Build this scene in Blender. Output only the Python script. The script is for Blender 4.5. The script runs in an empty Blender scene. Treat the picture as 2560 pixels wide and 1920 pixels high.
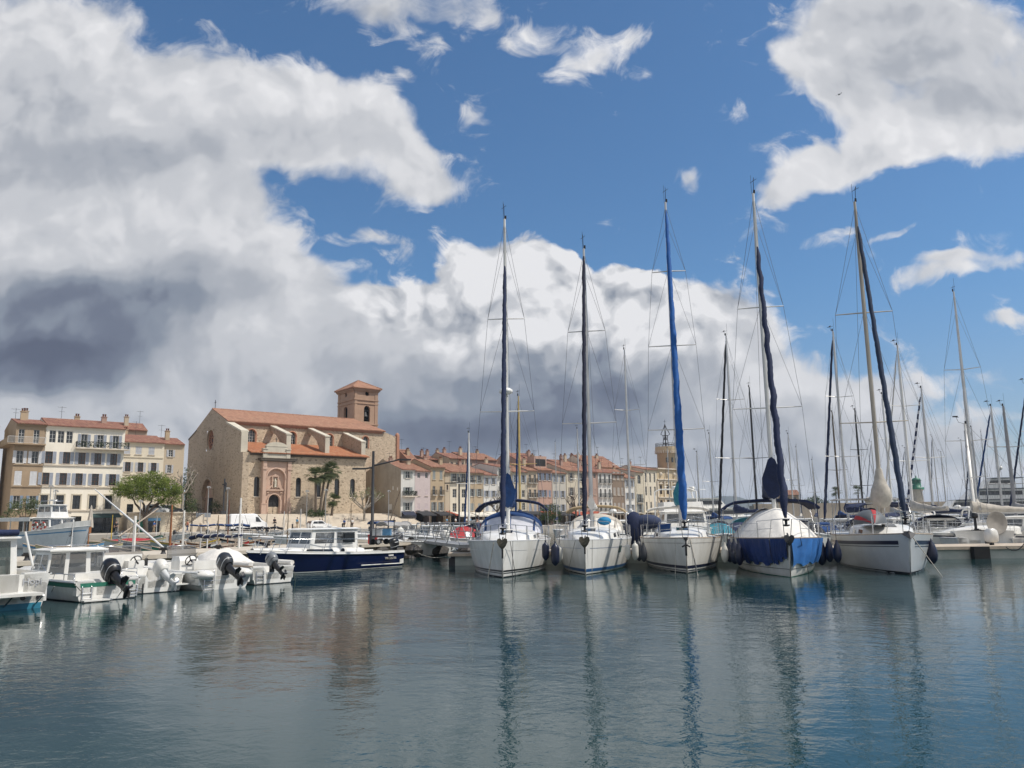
import bpy, math, random
from mathutils import Matrix, Vector
R = math.radians
random.seed(7)
SC = bpy.context.scene
COL = SC.collection
# ---------------------------------------------------------------- camera
EYE = Vector((0, 0, 2.2))
FPX = 2000.0                      # focal length in pixels of a 2560 px wide picture
PIT = math.atan(340/2000.0); ROL = 0.0134
_F = Vector((0, math.cos(PIT), math.sin(PIT))); _R0 = Vector((1, 0, 0)); _U0 = Vector((0, -math.sin(PIT), math.cos(PIT)))
_R = _R0*math.cos(ROL) - _U0*math.sin(ROL); _U = _U0*math.cos(ROL) + _R0*math.sin(ROL)
cam = bpy.data.objects.new('camera', bpy.data.cameras.new('camera'))
cam.data.sensor_width = 36; cam.data.lens = 36*FPX/2560
cam.data.clip_start = .1; cam.data.clip_end = 30000
m = Matrix.Identity(4)
for i in range(3):
    m[i][0] = _R[i]; m[i][1] = _U[i]; m[i][2] = -_F[i]; m[i][3] = EYE[i]
cam.matrix_world = m
COL.objects.link(cam); SC.camera = cam
def ray(x, y): return _F + (x-1280)/FPX*_R - (y-960)/FPX*_U
def at(x, y, Y=None, z=None):     # a point seen in the photograph at a known depth or height
    d = ray(x, y); t = Y/d.y if Y is not None else (z-EYE.z)/d.z
    return EYE + d*t
# ---------------------------------------------------------------- light
SUN = Vector((math.cos(R(56))*math.cos(R(-10)), math.cos(R(56))*math.sin(R(-10)), math.sin(R(56))))
sl = bpy.data.lights.new('sun', 'SUN'); sl.energy = 4.3; sl.angle = R(.53); sl.color = (1, .94, .85)
so = bpy.data.objects.new('sun', sl); so.rotation_euler = (-SUN).to_track_quat('-Z', 'Y').to_euler(); COL.objects.link(so)
SC.view_settings.view_transform = 'Standard'; SC.view_settings.look = 'None'
SC.view_settings.exposure = 0; SC.view_settings.gamma = 1
SC.cycles.max_bounces = 7; SC.cycles.transparent_max_bounces = 12
SC.cycles.caustics_reflective = False; SC.cycles.caustics_refractive = False
# node helpers
class NT:
    def __init__(s, nt): s.nt = nt; s.L = nt.links; s.n = nt.nodes
    def add(s, t, ins={}, **kw):
        n = s.n.new(t)
        for k, v in kw.items(): setattr(n, k, v)
        for k, v in ins.items():
            i = n.inputs[k]
            if isinstance(v, bpy.types.NodeSocket): s.L.new(v, i)
            else: i.default_value = v
        return n
    def math(s, op, a, b=0.0, c=0.0, clamp=False):
        return s.add('ShaderNodeMath', {0: a, 1: b, 2: c}, operation=op, use_clamp=clamp).outputs[0]
    def vm(s, op, a, b=(0, 0, 0)):
        n = s.add('ShaderNodeVectorMath', {0: a, 1: b}, operation=op)
        return n.outputs['Value'] if op in ('LENGTH', 'DOT_PRODUCT') else n.outputs[0]
    def noise(s, vec, scale, detail=4, rough=.5, dist=0, **kw):
        return s.add('ShaderNodeTexNoise', {'Vector': vec, 'Scale': scale, 'Detail': detail, 'Roughness': rough, 'Distortion': dist}, **kw).outputs['Fac']
    def mix(s, f, a, b, t='RGBA', blend='MIX'):
        n = s.n.new('ShaderNodeMix'); n.data_type = t
        if t == 'RGBA': n.blend_type = blend
        k = {'RGBA': (0, 6, 7, 2), 'FLOAT': (0, 2, 3, 0)}[t]
        for i, v in zip(k, (f, a, b)):
            if isinstance(v, bpy.types.NodeSocket): s.L.new(v, n.inputs[i])
            else: n.inputs[i].default_value = (tuple(v)+(1,) if t == 'RGBA' and i != 0 and len(v) == 3 else v)
        return n.outputs[k[3]]
    def sstep(s, v, a, b):
        return s.add('ShaderNodeMapRange', {'Value': v, 'From Min': a, 'From Max': b, 'To Min': 0, 'To Max': 1}, interpolation_type='SMOOTHSTEP').outputs[0]
# ---------------------------------------------------------------- sky with clouds (by direction)
W = bpy.data.worlds.new('World'); SC.world = W; W.use_nodes = True
W.cycles.sampling_method = 'MANUAL'; W.cycles.sample_map_resolution = 512
w = NT(W.node_tree)
for n in list(w.n): w.n.remove(n)
sky = w.add('ShaderNodeTexSky', sky_type='NISHITA', sun_disc=False, sun_elevation=R(56), sun_rotation=R(90+10), altitude=10, air_density=1.0, dust_density=.6, ozone_density=2.0)
gen = w.add('ShaderNodeTexCoord').outputs['Generated']
sx = w.add('ShaderNodeSeparateXYZ', {0: gen})
tint = w.mix(w.sstep(sx.outputs[2], .0, .30), (.86, .90, 1.02), (.66, 1.0, 1.22))
bg0 = w.add('ShaderNodeBackground', {'Color': w.mix(1.0, sky.outputs[0], tint, blend='MULTIPLY'), 'Strength': .095})
yy = w.math('MAXIMUM', w.math('ABSOLUTE', sx.outputs[1]), .12)
uv = w.add('ShaderNodeCombineXYZ', {0: w.math('DIVIDE', sx.outputs[0], yy), 1: w.math('DIVIDE', sx.outputs[2], yy), 2: w.math('MULTIPLY', sx.outputs[1], .5)}).outputs[0]
def blob_field(g, vec, blobs):
    tot = None
    for (cx, cy, rx, ry, rot, wt) in blobs:
        d = ray(cx*1.1573, cy*1.1573); u, v = d.x/d.y, d.z/d.y
        s = 1.1573/FPX*1.04
        mp = g.add('ShaderNodeMapping', {'Vector': vec, 'Location': (u, v, 0), 'Rotation': (0, 0, R(-rot)), 'Scale': (rx*s, ry*s, 1e4)}, vector_type='TEXTURE')
        ln = g.vm('LENGTH', mp.outputs[0])
        val = g.math('MULTIPLY', g.sstep(ln, 1.35, .35), wt)
        tot = val if tot is None else g.math('ADD', tot, val)
    return tot
# cloud masses: centre, radii (in pixels of a 2212 px wide view), tilt, weight
MASS = [(150,640,480,330,0,.45),(500,900,700,170,0,.4),(60,140,330,230,20,1.0),(300,230,330,170,8,.9),(560,240,330,120,8,.9),(770,300,230,130,20,.95),(905,370,110,75,35,.8),(120,470,420,260,0,1.0),
  (480,560,260,170,10,.85),(260,760,480,230,0,1.0),(700,830,420,230,0,1.0),(650,600,140,80,20,.5),(330,400,300,110,0,.6),(250,30,130,60,0,.5),
  (1000,750,220,190,0,1.0),(1095,600,130,105,0,1.1),(1200,670,180,140,0,.95),(1340,640,130,95,0,.9),(1490,700,190,120,5,.9),(1300,830,350,190,0,1.0),(1610,820,190,160,10,.7),
  (900,700,90,70,-20,.8),(820,660,70,40,10,.5),
  (880,10,260,70,4,.85),(850,75,70,50,20,.5),(930,95,60,40,0,.4),(1140,75,80,40,-10,.62),(1240,110,70,60,50,.66),(1340,90,90,46,-30,.62),(1370,150,55,30,0,.5),
  (1900,40,290,150,-14,.95),(2080,150,360,170,0,1.0),(1760,170,90,70,20,.6),(1830,235,130,60,0,.55),(2100,275,330,80,-10,.9),(1860,320,230,55,-22,.9),(1730,385,120,45,-28,.6),(1680,110,50,40,0,.4),
  (1505,385,38,42,50,.55),(1495,370,20,22,0,.3),(1525,18,50,26,20,.45),(1490,97,28,16,-30,.35),(1830,488,60,14,-14,.55),(1940,502,70,13,-16,.5),(1760,525,70,16,-14,.36),(1710,495,38,28,0,.3),
  (2130,512,130,28,-5,.48),(2110,577,190,40,-10,.8),(2050,560,90,16,0,.4),(2195,690,70,26,-10,.5),(1040,230,30,46,15,.38),(880,180,40,18,20,.4),(1080,250,24,14,0,.3),
  (850,540,70,40,15,.36),(760,505,80,26,10,.45),(1690,640,40,24,0,.25),
  (1760,960,330,130,0,.75),(2050,990,330,110,0,.5),(2000,850,260,26,-3,.42),(1850,900,130,70,0,.5),(2180,900,120,14,0,.3),(1500,1000,500,140,0,.7),(2150,1060,400,60,0,.55),
  (400,1010,700,170,0,1.0),(1000,1000,400,150,0,1.0),(-500,500,600,700,0,1.1),(2800,250,420,260,0,1.0),(-100,-500,500,230,0,.8),(2500,-500,400,160,0,.7),(2900,900,500,110,0,.6),(900,-900,500,160,0,.7)]
DARK = [(120,700,330,120,0,.62),(20,790,260,60,0,.30),(420,610,200,70,10,.30),(330,850,520,100,0,.15),(620,960,620,70,0,.12),(150,360,280,80,0,.22),(520,310,330,60,-4,.20),(640,400,230,44,4,.22),(60,220,200,110,0,.16),
  (1030,880,300,110,0,.32),(1260,850,200,120,0,.33),(1420,830,190,90,10,.26),(1540,770,90,70,0,.16),(1250,960,420,60,0,.26),(780,760,160,70,0,.14),(940,950,170,60,0,.20),
  (1960,150,200,70,-20,.16),(2120,220,160,60,0,.18),(1930,50,160,60,0,.12),(900,40,200,40,0,.14),(1720,930,170,60,0,.18),(2060,960,240,50,0,.14),(1600,1010,300,40,0,.2)]
wn = w.add('ShaderNodeTexNoise', {'Vector': uv, 'Scale': 5.0, 'Detail': 4, 'Roughness': .55}, noise_dimensions='2D')
wc = w.vm('SUBTRACT', wn.outputs['Color'], (.5, .5, .5))
pv = w.vm('ADD', uv, w.vm('MULTIPLY', wc, (.085, .085, .085)))
mass = blob_field(w, pv, MASS)
def puffs(v):
    f = w.noise(w.vm('MULTIPLY', v, (1, 1.25, 1)), 7.5, 7, .60, noise_dimensions='2D')
    vo = w.add('ShaderNodeTexVoronoi', {'Vector': v, 'Scale': 17.0, 'Detail': 2.0, 'Roughness': .55, 'Smoothness': .5}, feature='SMOOTH_F1', voronoi_dimensions='2D').outputs['Distance']
    return f, w.math('SUBTRACT', .62, vo)
f0, p0 = puffs(pv); f1, p1 = puffs(w.vm('ADD', pv, (.016, .026, 0)))
fw = w.noise(w.vm('MULTIPLY', w.vm('ADD', uv, w.vm('MULTIPLY', wc, (.05, .05, 0))), (1, 1.3, 1)), 15.0, 6, .62, .6, noise_dimensions='2D')
crisp = blob_field(w, uv, [(1220, 640, 420, 190, 6, 1.0), (840, 660, 90, 50, 0, .6)])
thin = w.math('SUBTRACT', 1.0, w.sstep(mass, .30, .95))
den = w.math('ADD', mass, w.math('MULTIPLY', w.math('SUBTRACT', f0, .5), 1.5))
den = w.math('ADD', den, w.math('MULTIPLY', p0, w.math('ADD', .16, w.math('MULTIPLY', crisp, .34))))
den = w.math('ADD', den, w.math('MULTIPLY', w.math('SUBTRACT', fw, .52), w.math('ADD', .35, w.math('MULTIPLY', thin, 1.5))))
hi = w.math('SUBTRACT', 1.0, w.math('MULTIPLY', crisp, .46))
alpha = w.add('ShaderNodeMapRange', {'Value': den, 'From Min': .24, 'From Max': hi, 'To Min': 0, 'To Max': 1}, interpolation_type='SMOOTHSTEP').outputs[0]
relief = w.math('ADD', w.math('MULTIPLY', w.math('SUBTRACT', f0, f1), .62), w.math('MULTIPLY', w.math('SUBTRACT', p0, p1), .36))
relief = w.math('MULTIPLY', relief, w.math('ADD', .34, w.math('MULTIPLY', crisp, 1.5)))
dark = w.math('ADD', blob_field(w, w.vm('ADD', uv, w.vm('MULTIPLY', wc, (.10, .07, 0))), DARK), w.math('MULTIPLY', w.math('SUBTRACT', w.noise(uv, 2.6, 4, .52, noise_dimensions='2D'), .5), .30))
lit = w.math('ADD', w.math('SUBTRACT', w.math('ADD', .87, w.math('MULTIPLY', crisp, .10)), dark), relief)
lit = w.math('ADD', lit, w.math('MULTIPLY', w.math('SUBTRACT', 1.0, alpha), .06))
back = w.math('MULTIPLY', w.sstep(sx.outputs[1], .05, -.35), w.math('ADD', .55, w.math('MULTIPLY', f0, .6)), clamp=True)  # unseen bright cloud behind the camera, added as fill for shaded faces
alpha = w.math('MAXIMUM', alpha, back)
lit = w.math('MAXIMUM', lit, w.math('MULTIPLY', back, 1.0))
rp = w.add('ShaderNodeValToRGB', {0: lit})
cr = rp.color_ramp; cr.interpolation = 'EASE'
cr.elements[0].position = 0.0; cr.elements[0].color = (.100, .118, .175, 1)
cr.elements[1].position = 1.0; cr.elements[1].color = (.83, .83, .85, 1)
for p, c in ((.20, (.155, .180, .245, 1)), (.38, (.245, .280, .345, 1)), (.58, (.41, .435, .485, 1)), (.78, (.58, .595, .63, 1)), (.92, (.73, .735, .76, 1))):
    e = cr.elements.new(p); e.color = c
bg1 = w.add('ShaderNodeBackground', {'Color': rp.outputs[0], 'Strength': 1.0})
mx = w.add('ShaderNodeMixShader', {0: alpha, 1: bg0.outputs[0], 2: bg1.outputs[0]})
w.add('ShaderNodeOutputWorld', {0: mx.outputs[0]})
# ---------------------------------------------------------------- materials
MATS = {}
def M(name, col, rough=.6, var=.12, vs=2.0, bump=0, bs=20, metal=0, spec=.5, col2=None, streak=0):
    if name in MATS: return MATS[name]
    mt = bpy.data.materials.new(name); mt.use_nodes = True; MATS[name] = mt
    t = NT(mt.node_tree); b = t.n['Principled BSDF']
    b.inputs['Roughness'].default_value = rough; b.inputs['Metallic'].default_value = metal; b.inputs['Specular IOR Level'].default_value = spec
    oc = t.add('ShaderNodeTexCoord').outputs['Object']
    if var or col2:
        v = oc
        if streak: v = t.vm('MULTIPLY', oc, (1, 1, streak))
        f = t.noise(v, vs, 5, .62)
        f = t.sstep(f, .28, .72)
        c2 = col2 or tuple(c*(1-var*2) for c in col)
        t.L.new(t.mix(f, c2, tuple(min(1, c*(1+var*.5)) for c in col) if not col2 else col), b.inputs['Base Color'])
    else: b.inputs['Base Color'].default_value = (*col, 1)
    if bump:
        n = t.noise(oc, bs, 4, .6)
        t.L.new(t.add('ShaderNodeBump', {'Height': n, 'Strength': .8, 'Distance': bump}).outputs[0], b.inputs['Normal'])
    return mt
def wallmat(name, col, patch=.22, seam=0):       # painted render with weathering
    if name in MATS: return MATS[name]
    mt = bpy.data.materials.new(name); mt.use_nodes = True; MATS[name] = mt
    t = NT(mt.node_tree); b = t.n['Principled BSDF']; b.inputs['Roughness'].default_value = .9; b.inputs['Specular IOR Level'].default_value = .15
    oc = t.add('ShaderNodeTexCoord').outputs['Object']
    big = t.sstep(t.noise(oc, .35, 6, .65), .35, .7)
    st = t.sstep(t.noise(t.vm('MULTIPLY', oc, (1, 1, .12)), 2.2, 5, .6), .45, .8)
    c = t.mix(t.math('MULTIPLY', big, patch*1.6), col, tuple(x*.72 for x in col))
    c = t.mix(t.math('MULTIPLY', st, patch), c, tuple(x*.62 for x in (col[0]*1.02, col[1]*.98, col[2]*.92)))
    t.L.new(c, b.inputs['Base Color'])
    t.L.new(t.add('ShaderNodeBump', {'Height': t.noise(oc, 9, 5, .6), 'Strength': .6, 'Distance': .03}).outputs[0], b.inputs['Normal'])
    return mt
def rubble(name, c1, c2, c3, scale=2.6):     # rough coursed stone
    if name in MATS: return MATS[name]
    mt = bpy.data.materials.new(name); mt.use_nodes = True; MATS[name] = mt
    t = NT(mt.node_tree); b = t.n['Principled BSDF']; b.inputs['Roughness'].default_value = .92; b.inputs['Specular IOR Level'].default_value = .1
    oc = t.add('ShaderNodeTexCoord').outputs['Object']
    v = t.vm('MULTIPLY', oc, (1, 1, 1.6))
    vo = t.add('ShaderNodeTexVoronoi', {'Vector': v, 'Scale': scale, 'Randomness': .9})
    ed = t.add('ShaderNodeTexVoronoi', {'Vector': v, 'Scale': scale, 'Randomness': .9}, feature='DISTANCE_TO_EDGE').outputs['Distance']
    sp = t.add('ShaderNodeSeparateColor', {0: vo.outputs['Color']})
    c = t.mix(sp.outputs[0], c1, c2)
    c = t.mix(t.sstep(sp.outputs[1], .82, .95), c, c3)
    c = t.mix(t.math('MULTIPLY', t.sstep(ed, .10, .02), .45), c, tuple(x*1.1 for x in c1))
    c = t.mix(t.math('MULTIPLY', t.sstep(t.noise(t.vm('MULTIPLY', oc, (1, 1, .5)), .22, 6, .65), .42, .75), .42), c, tuple(x*.62 for x in c2))
    t.L.new(c, b.inputs['Base Color'])
    h = t.math('ADD', t.sstep(ed, .0, .16), t.noise(oc, 8, 4, .6))
    t.L.new(t.add('ShaderNodeBump', {'Height': h, 'Strength': .9, 'Distance': .05}).outputs[0], b.inputs['Normal'])
    return mt
def tiles(name, ca, cb, pitch=.34):   # canal tiles: rows run down the slope, local x across them
    if name in MATS: return MATS[name]
    mt = bpy.data.materials.new(name); mt.use_nodes = True; MATS[name] = mt
    t = NT(mt.node_tree); b = t.n['Principled BSDF']; b.inputs['Roughness'].default_value = .85; b.inputs['Specular IOR Level'].default_value = .2
    oc = t.add('ShaderNodeTexCoord').outputs['Object']
    s = t.add('ShaderNodeSeparateXYZ', {0: oc})
    wv = t.math('ABSOLUTE', t.math('SINE', t.math('MULTIPLY', s.outputs[0], math.pi/pitch)))
    cell = t.add('ShaderNodeTexVoronoi', {'Vector': t.vm('MULTIPLY', oc, (1/pitch, 1/.45, .6)), 'Scale': 1.0, 'Randomness': .35})
    sp = t.add('ShaderNodeSeparateColor', {0: cell.outputs['Color']})
    c = t.mix(sp.outputs[0], ca, cb)
    c = t.mix(t.math('MULTIPLY', t.sstep(sp.outputs[2], .8, .95), .5), c, (.42, .27, .17))
    c = t.mix(t.math('MULTIPLY', t.sstep(t.noise(oc, .5, 6, .7), .48, .78), .6), c, (.14, .085, .06))
    t.L.new(c, b.inputs['Base Color'])
    t.L.new(t.add('ShaderNodeBump', {'Height': wv, 'Strength': 1.0, 'Distance': .09}).outputs[0], b.inputs['Normal'])
    return mt
def glassmat(name, col, alpha=1.0, rough=.04):
    if name in MATS: return MATS[name]
    mt = M(name, col, rough, 0); b = mt.node_tree.nodes['Principled BSDF']; b.inputs['Alpha'].default_value = alpha
    b.inputs['Specular IOR Level'].default_value = .8
    return mt
GEL = M('white_gelcoat', (.80, .79, .76), .22, .05, 2.2, spec=.5, col2=(.66, .645, .60), streak=.22)
GEL2 = M('aged_white_gelcoat', (.76, .75, .71), .35, .07, 1.7, col2=(.60, .58, .53), streak=.3)
GRYH = M('pale_grey_gelcoat', (.60, .61, .61), .3, .05, 1.5)
DECK = M('cream_deck', (.74, .72, .66), .6, .06, 3, bump=.003, bs=60)
ALU = M('mast_aluminium', (.58, .57, .55), .38, .08, 1.2, metal=.65)
WMAST = M('white_painted_mast', (.74, .73, .70), .4, .05, 1)
STEEL = M('stainless_steel', (.62, .62, .62), .22, .05, 3, metal=.9)
GALV = M('galvanised_steel', (.42, .42, .41), .5, .12, 4, metal=.55)
BLACK = M('black_plastic', (.012, .012, .014), .35, .1, 3)
RUB = M('black_rubber', (.02, .02, .02), .75, .1, 3)
NAVY = M('navy_canvas', (.010, .020, .066), .85, .14, 3, bump=.02, bs=9)
BLUEC = M('bright_blue_canvas', (.008, .10, .36), .8, .14, 2.5, bump=.02, bs=8)
MIDB = M('mid_blue_canvas', (.010, .050, .17), .85, .14, 3, bump=.02, bs=8)
TARP = M('blue_tarpaulin', (.045, .20, .56), .62, .16, 1.3, bump=.03, bs=5)
TEAL = M('teal_canvas', (.03, .20, .27), .85, .15, 3, bump=.02, bs=8)
BEIGE = M('beige_canvas', (.50, .46, .40), .9, .12, 3, bump=.025, bs=7)
SAND = M('sand_canvas', (.50, .38, .23), .9, .1, 3, bump=.02, bs=8)
CREAMC = M('off_white_canvas', (.72, .69, .64), .85, .07, 3, bump=.03, bs=6)
CLEARV = M('clear_vinyl', (.62, .62, .66), .16, .12, 2, bump=.02, bs=4)
GREYC = M('grey_acrylic_fabric', (.34, .33, .32), .8, .12, 3, bump=.02, bs=9)
REDC = M('red_canvas', (.38, .03, .035), .8, .12, 3, bump=.02, bs=7)
ROPE = M('rope', (.46, .43, .37), .9, .2, 12)
ROPED = M('dark_rope', (.05, .05, .055), .9, .2, 12)
WIRE = M('rigging_wire', (.16, .16, .17), .4, .05, 2, metal=.4)
STRIPEN = M('navy_stripe', (.012, .016, .045), .3, .05, 2)
STRIPEB = M('blue_stripe', (.02, .09, .24), .3, .08, 2)
STRIPEK = M('black_stripe', (.015, .015, .017), .3, .05, 2)
ANTIF = M('dark_antifouling', (.010, .013, .018), .6, .2, 3)
GLASS = glassmat('dark_window_glass', (.018, .022, .026))
SCREEN = glassmat('tinted_windscreen', (.09, .10, .11), .62)
PERSPEX = glassmat('smoked_perspex', (.20, .19, .18), .55)
FENDB = M('navy_fender', (.007, .012, .038), .4, .08, 4)
FENDW = M('weathered_white_fender', (.62, .60, .54), .5, .1, 4)
WOOD = M('varnished_wood', (.34, .13, .045), .4, .15, 5)
TEAK = M('weathered_teak', (.38, .31, .24), .8, .12, 6)
YELP = M('yellow_paint', (.62, .42, .06), .5, .1, 4)
YELC = M('cream_yellow_paint', (.60, .52, .28), .5, .1, 4)
GREENP = M('green_paint', (.03, .18, .12), .5, .1, 4)
REDP = M('red_paint', (.42, .035, .03), .45, .1, 4)
TURQ = M('turquoise_bottom_paint', (.03, .20, .30), .5, .12, 3)
LBLUE = M('light_blue_paint', (.13, .33, .55), .5, .1, 2)
IRON = M('dark_iron', (.035, .036, .04), .6, .15, 6)
ANCH = M('rusty_galvanised_anchor', (.095, .085, .06), .7, .25, 6)
CONC = M('concrete', (.48, .45, .40), .9, .14, 1.0, bump=.02, bs=12, col2=(.34, .31, .27))
PALE = M('pale_limestone', (.66, .585, .485), .9, .1, .8, bump=.02, bs=9, col2=(.57, .50, .41))
SHUTG = M('grey_blue_shutter', (.36, .39, .45), .7, .08, 3)
WINW = M('white_window_frame', (.66, .65, .62), .6, .05, 3)
WINBR = M('brown_window_frame', (.13, .055, .03), .6, .1, 3)
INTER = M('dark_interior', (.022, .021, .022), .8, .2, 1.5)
# ---------------------------------------------------------------- mesh building
class MB:
    def __init__(s): s.v = []; s.f = []; s.mi = []; s.s = []; s.xf = None; s.k = 0; s.sm = False
    def add(s, vs, fs, sm=None):
        o = len(s.v)
        s.v += [tuple(s.xf @ Vector(p)) for p in vs] if s.xf else [tuple(p) for p in vs]
        s.f += [tuple(o+i for i in f) for f in fs]
        s.mi += [s.k]*len(fs); s.s += [s.sm if sm is None else sm]*len(fs); return s
    def box(s, c, d, rz=0, rx=0, ry=0, tp=1.0):
        a, b, e = d[0]/2, d[1]/2, d[2]/2
        m = Matrix.Translation(c) @ Matrix.Rotation(rz, 4, 'Z') @ Matrix.Rotation(ry, 4, 'Y') @ Matrix.Rotation(rx, 4, 'X')
        vs = [m @ Vector((x*(tp if z > 0 else 1), y*(tp if z > 0 else 1), z)) for z in (-e, e) for y in (-b, b) for x in (-a, a)]
        return s.add(vs, [(0, 2, 3, 1), (4, 5, 7, 6), (0, 1, 5, 4), (2, 6, 7, 3), (0, 4, 6, 2), (1, 3, 7, 5)], False)
    def loft(s, rings, cap=True, closed=True, sm=True):
        n = len(rings[0]); vs = [p for r in rings for p in r]; fs = []
        for i in range(len(rings)-1):
            for j in range(n if closed else n-1):
                k = (j+1) % n; fs.append((i*n+j, i*n+k, (i+1)*n+k, (i+1)*n+j))
        s.add(vs, fs, sm)
        if cap and closed:
            s.add(rings[0], [tuple(range(n))], False); s.add(rings[-1], [tuple(range(n))], False)
        return s
    def tube(s, pts, r, n=6, cap=True, sm=True):
        pts = [Vector(p) for p in pts]; rings = []
        rs = r if isinstance(r, (list, tuple)) else [r]*len(pts)
        up = None
        for i, p in enumerate(pts):
            d = (pts[min(i+1, len(pts)-1)]-pts[max(i-1, 0)])
            if d.length < 1e-9: d = Vector((0, 0, 1))
            d.normalize()
            if up is None: up = Vector((0, 0, 1)) if abs(d.z) < .9 else Vector((1, 0, 0))
            a = d.cross(up).normalized(); b = a.cross(d).normalized(); up = b
            rings.append([p+(a*math.cos(t)+b*math.sin(t))*rs[i] for t in [2*math.pi*j/n for j in range(n)]])
        return s.loft(rings, cap, True, sm)
    def lathe(s, prof, c=(0, 0, 0), n=12, ax='z', cap=True):
        c = Vector(c); rings = []
        for r, h in prof:
            ring = []
            for j in range(n):
                t = 2*math.pi*j/n; x, y = r*math.cos(t), r*math.sin(t)
                ring.append(c+Vector((x, y, h) if ax == 'z' else (h, x, y) if ax == 'x' else (x, h, y)))
            rings.append(ring)
        return s.loft(rings, cap)
    def prism(s, poly, a, b, ax='z'):
        def q(p, h): return (p[0], p[1], h) if ax == 'z' else (h, p[0], p[1]) if ax == 'x' else (p[0], h, p[1])
        n = len(poly); A = [q(p, a) for p in poly]; B = [q(p, b) for p in poly]
        s.add(A+B, [tuple(range(n)), tuple(range(n, 2*n))]+[(i, (i+1) % n, n+(i+1) % n, n+i) for i in range(n)], False); return s
    def grid(s, rows, sm=True): return s.loft(rows, False, False, sm)
    def ball(s, c, r, n=10):
        r = r if isinstance(r, tuple) else (r, r, r); rings = []
        for i in range(n//2+1):
            ph = -math.pi/2+math.pi*i/(n//2); cc = max(math.cos(ph), .02)
            rings.append([(c[0]+r[0]*cc*math.cos(2*math.pi*j/n), c[1]+r[1]*cc*math.sin(2*math.pi*j/n), c[2]+r[2]*math.sin(ph)) for j in range(n)])
        return s.loft(rings)
    def build(s, name, mat, par=None, loc=None):
        me = bpy.data.meshes.new(name); me.from_pydata(s.v, [], s.f)
        for q in (mat if isinstance(mat, (list, tuple)) else [mat]): me.materials.append(q)
        me.polygons.foreach_set('material_index', s.mi); me.polygons.foreach_set('use_smooth', s.s); me.update()
        o = bpy.data.objects.new(name, me); COL.objects.link(o)
        if par: o.parent = par
        if loc: o.location = loc
        return o
def tag(o, label=None, cat=None, group=None, kind=None):
    for k, v in (('label', label), ('category', cat), ('group', group), ('kind', kind)):
        if v: o[k] = v
    return o
def thing(name, label, cat, loc=(0, 0, 0), rz=0, group=None):
    o = bpy.data.objects.new(name, None); o.empty_display_size = .3; COL.objects.link(o)
    o.location = loc; o.rotation_euler = (0, 0, rz); return tag(o, label, cat, group)
def dup(root, loc, rz=0, label=None, group=None, scale=None):
    kids = {}
    for o in COL.objects:
        if o.parent: kids.setdefault(o.parent.name, []).append(o)
    def cp(o, par):
        c = o.copy(); COL.objects.link(c)
        if par: c.parent = par
        for ch in kids.get(o.name, []): cp(ch, c)
        return c
    r = cp(root, None); r.location = loc; r.rotation_euler = (0, 0, rz)
    if label: r['label'] = label
    if group: r['group'] = group
    if scale: r.scale = scale
    return r
def lerp(a, b, t): return a+(b-a)*t
def V3(*a): return Vector(a)
# ---------------------------------------------------------------- the town frame: x along the quay, y inland
TO = Vector((-47.25, 140.0, 0)); TD = Vector((.776, .6307, 0)); TN = Vector((-.6307, .776, 0)); TA = math.atan2(.6307, .776)
def T(x, y, z=0): return TO+TD*x+TN*y+Vector((0, 0, z))
def onT(px_, py_, lx=None, ly=None):      # a point of the photograph on a plane of the town frame
    d = ray(px_, py_); o = EYE-TO; o.z = 0
    a = (ly-o.dot(TN))/d.dot(TN) if ly is not None else (lx-o.dot(TD))/d.dot(TD)
    p = EYE+d*a; q = p-TO; return Vector((q.dot(TD), q.dot(TN), p.z))
def XF(y0, flip=None): return None
# ---- water
def water():
    mt = bpy.data.materials.new('harbour_water'); mt.use_nodes = True; t = NT(mt.node_tree); b = t.n['Principled BSDF']
    b.inputs['Base Color'].default_value = (.011, .040, .043, 1); b.inputs['Roughness'].default_value = .035; b.inputs['IOR'].default_value = 1.34
    oc = t.add('ShaderNodeTexCoord').outputs['Object']
    rot = t.add('ShaderNodeMapping', {'Vector': oc, 'Rotation': (0, 0, R(24))}).outputs[0]
    st = t.vm('MULTIPLY', rot, (1, 1.25, 1))
    a = t.math('MULTIPLY', t.noise(st, .45, 2, .5, .4), .020)
    c = t.math('MULTIPLY', t.noise(st, 1.7, 3, .6, .6), .014)
    d = t.math('MULTIPLY', t.noise(t.vm('MULTIPLY', oc, (1, 1.1, 1)), 6.5, 3, .6, .4), .0058)
    calm = t.math('ADD', .34, t.math('MULTIPLY', t.sstep(t.noise(oc, .075, 3, .5), .36, .66), .85))
    h = t.math('ADD', a, t.math('MULTIPLY', t.math('ADD', c, d), calm))
    t.L.new(t.add('ShaderNodeBump', {'Height': h, 'Strength': 1.0, 'Distance': 1.0}).outputs[0], b.inputs['Normal'])
    mb = MB(); S = 9000
    mb.add([(-S, -200, 0), (S, -200, 0), (S, S, 0), (-S, S, 0)], [(0, 1, 2, 3)])
    tag(mb.build('water', mt), kind='structure')
water()
# ---- ground
PAVE = M('quay_paving', (.50, .45, .385), .9, .1, .5, bump=.01, bs=14, col2=(.40, .355, .30))
mb = MB()
EDGE = [(-120, -23), (16, -23), (112, -22), (130, -22), (130, 200), (-120, 200)]
mb.prism([T(*p).xy for p in EDGE], -1.5, 1.05)
tag(mb.build('quay', PAVE), kind='structure')
mb = MB(); mb.prism([T(*p).xy for p in [(-9.35, -6.0), (-9.35, -2.6), (27.8, -2.6), (27.8, 90), (-110, 90), (-110, 11), (-19.4, 11), (-19.4, -6.0)]], 1.02, 3.8)
tag(mb.build('church_square', PAVE), kind='structure')
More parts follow.
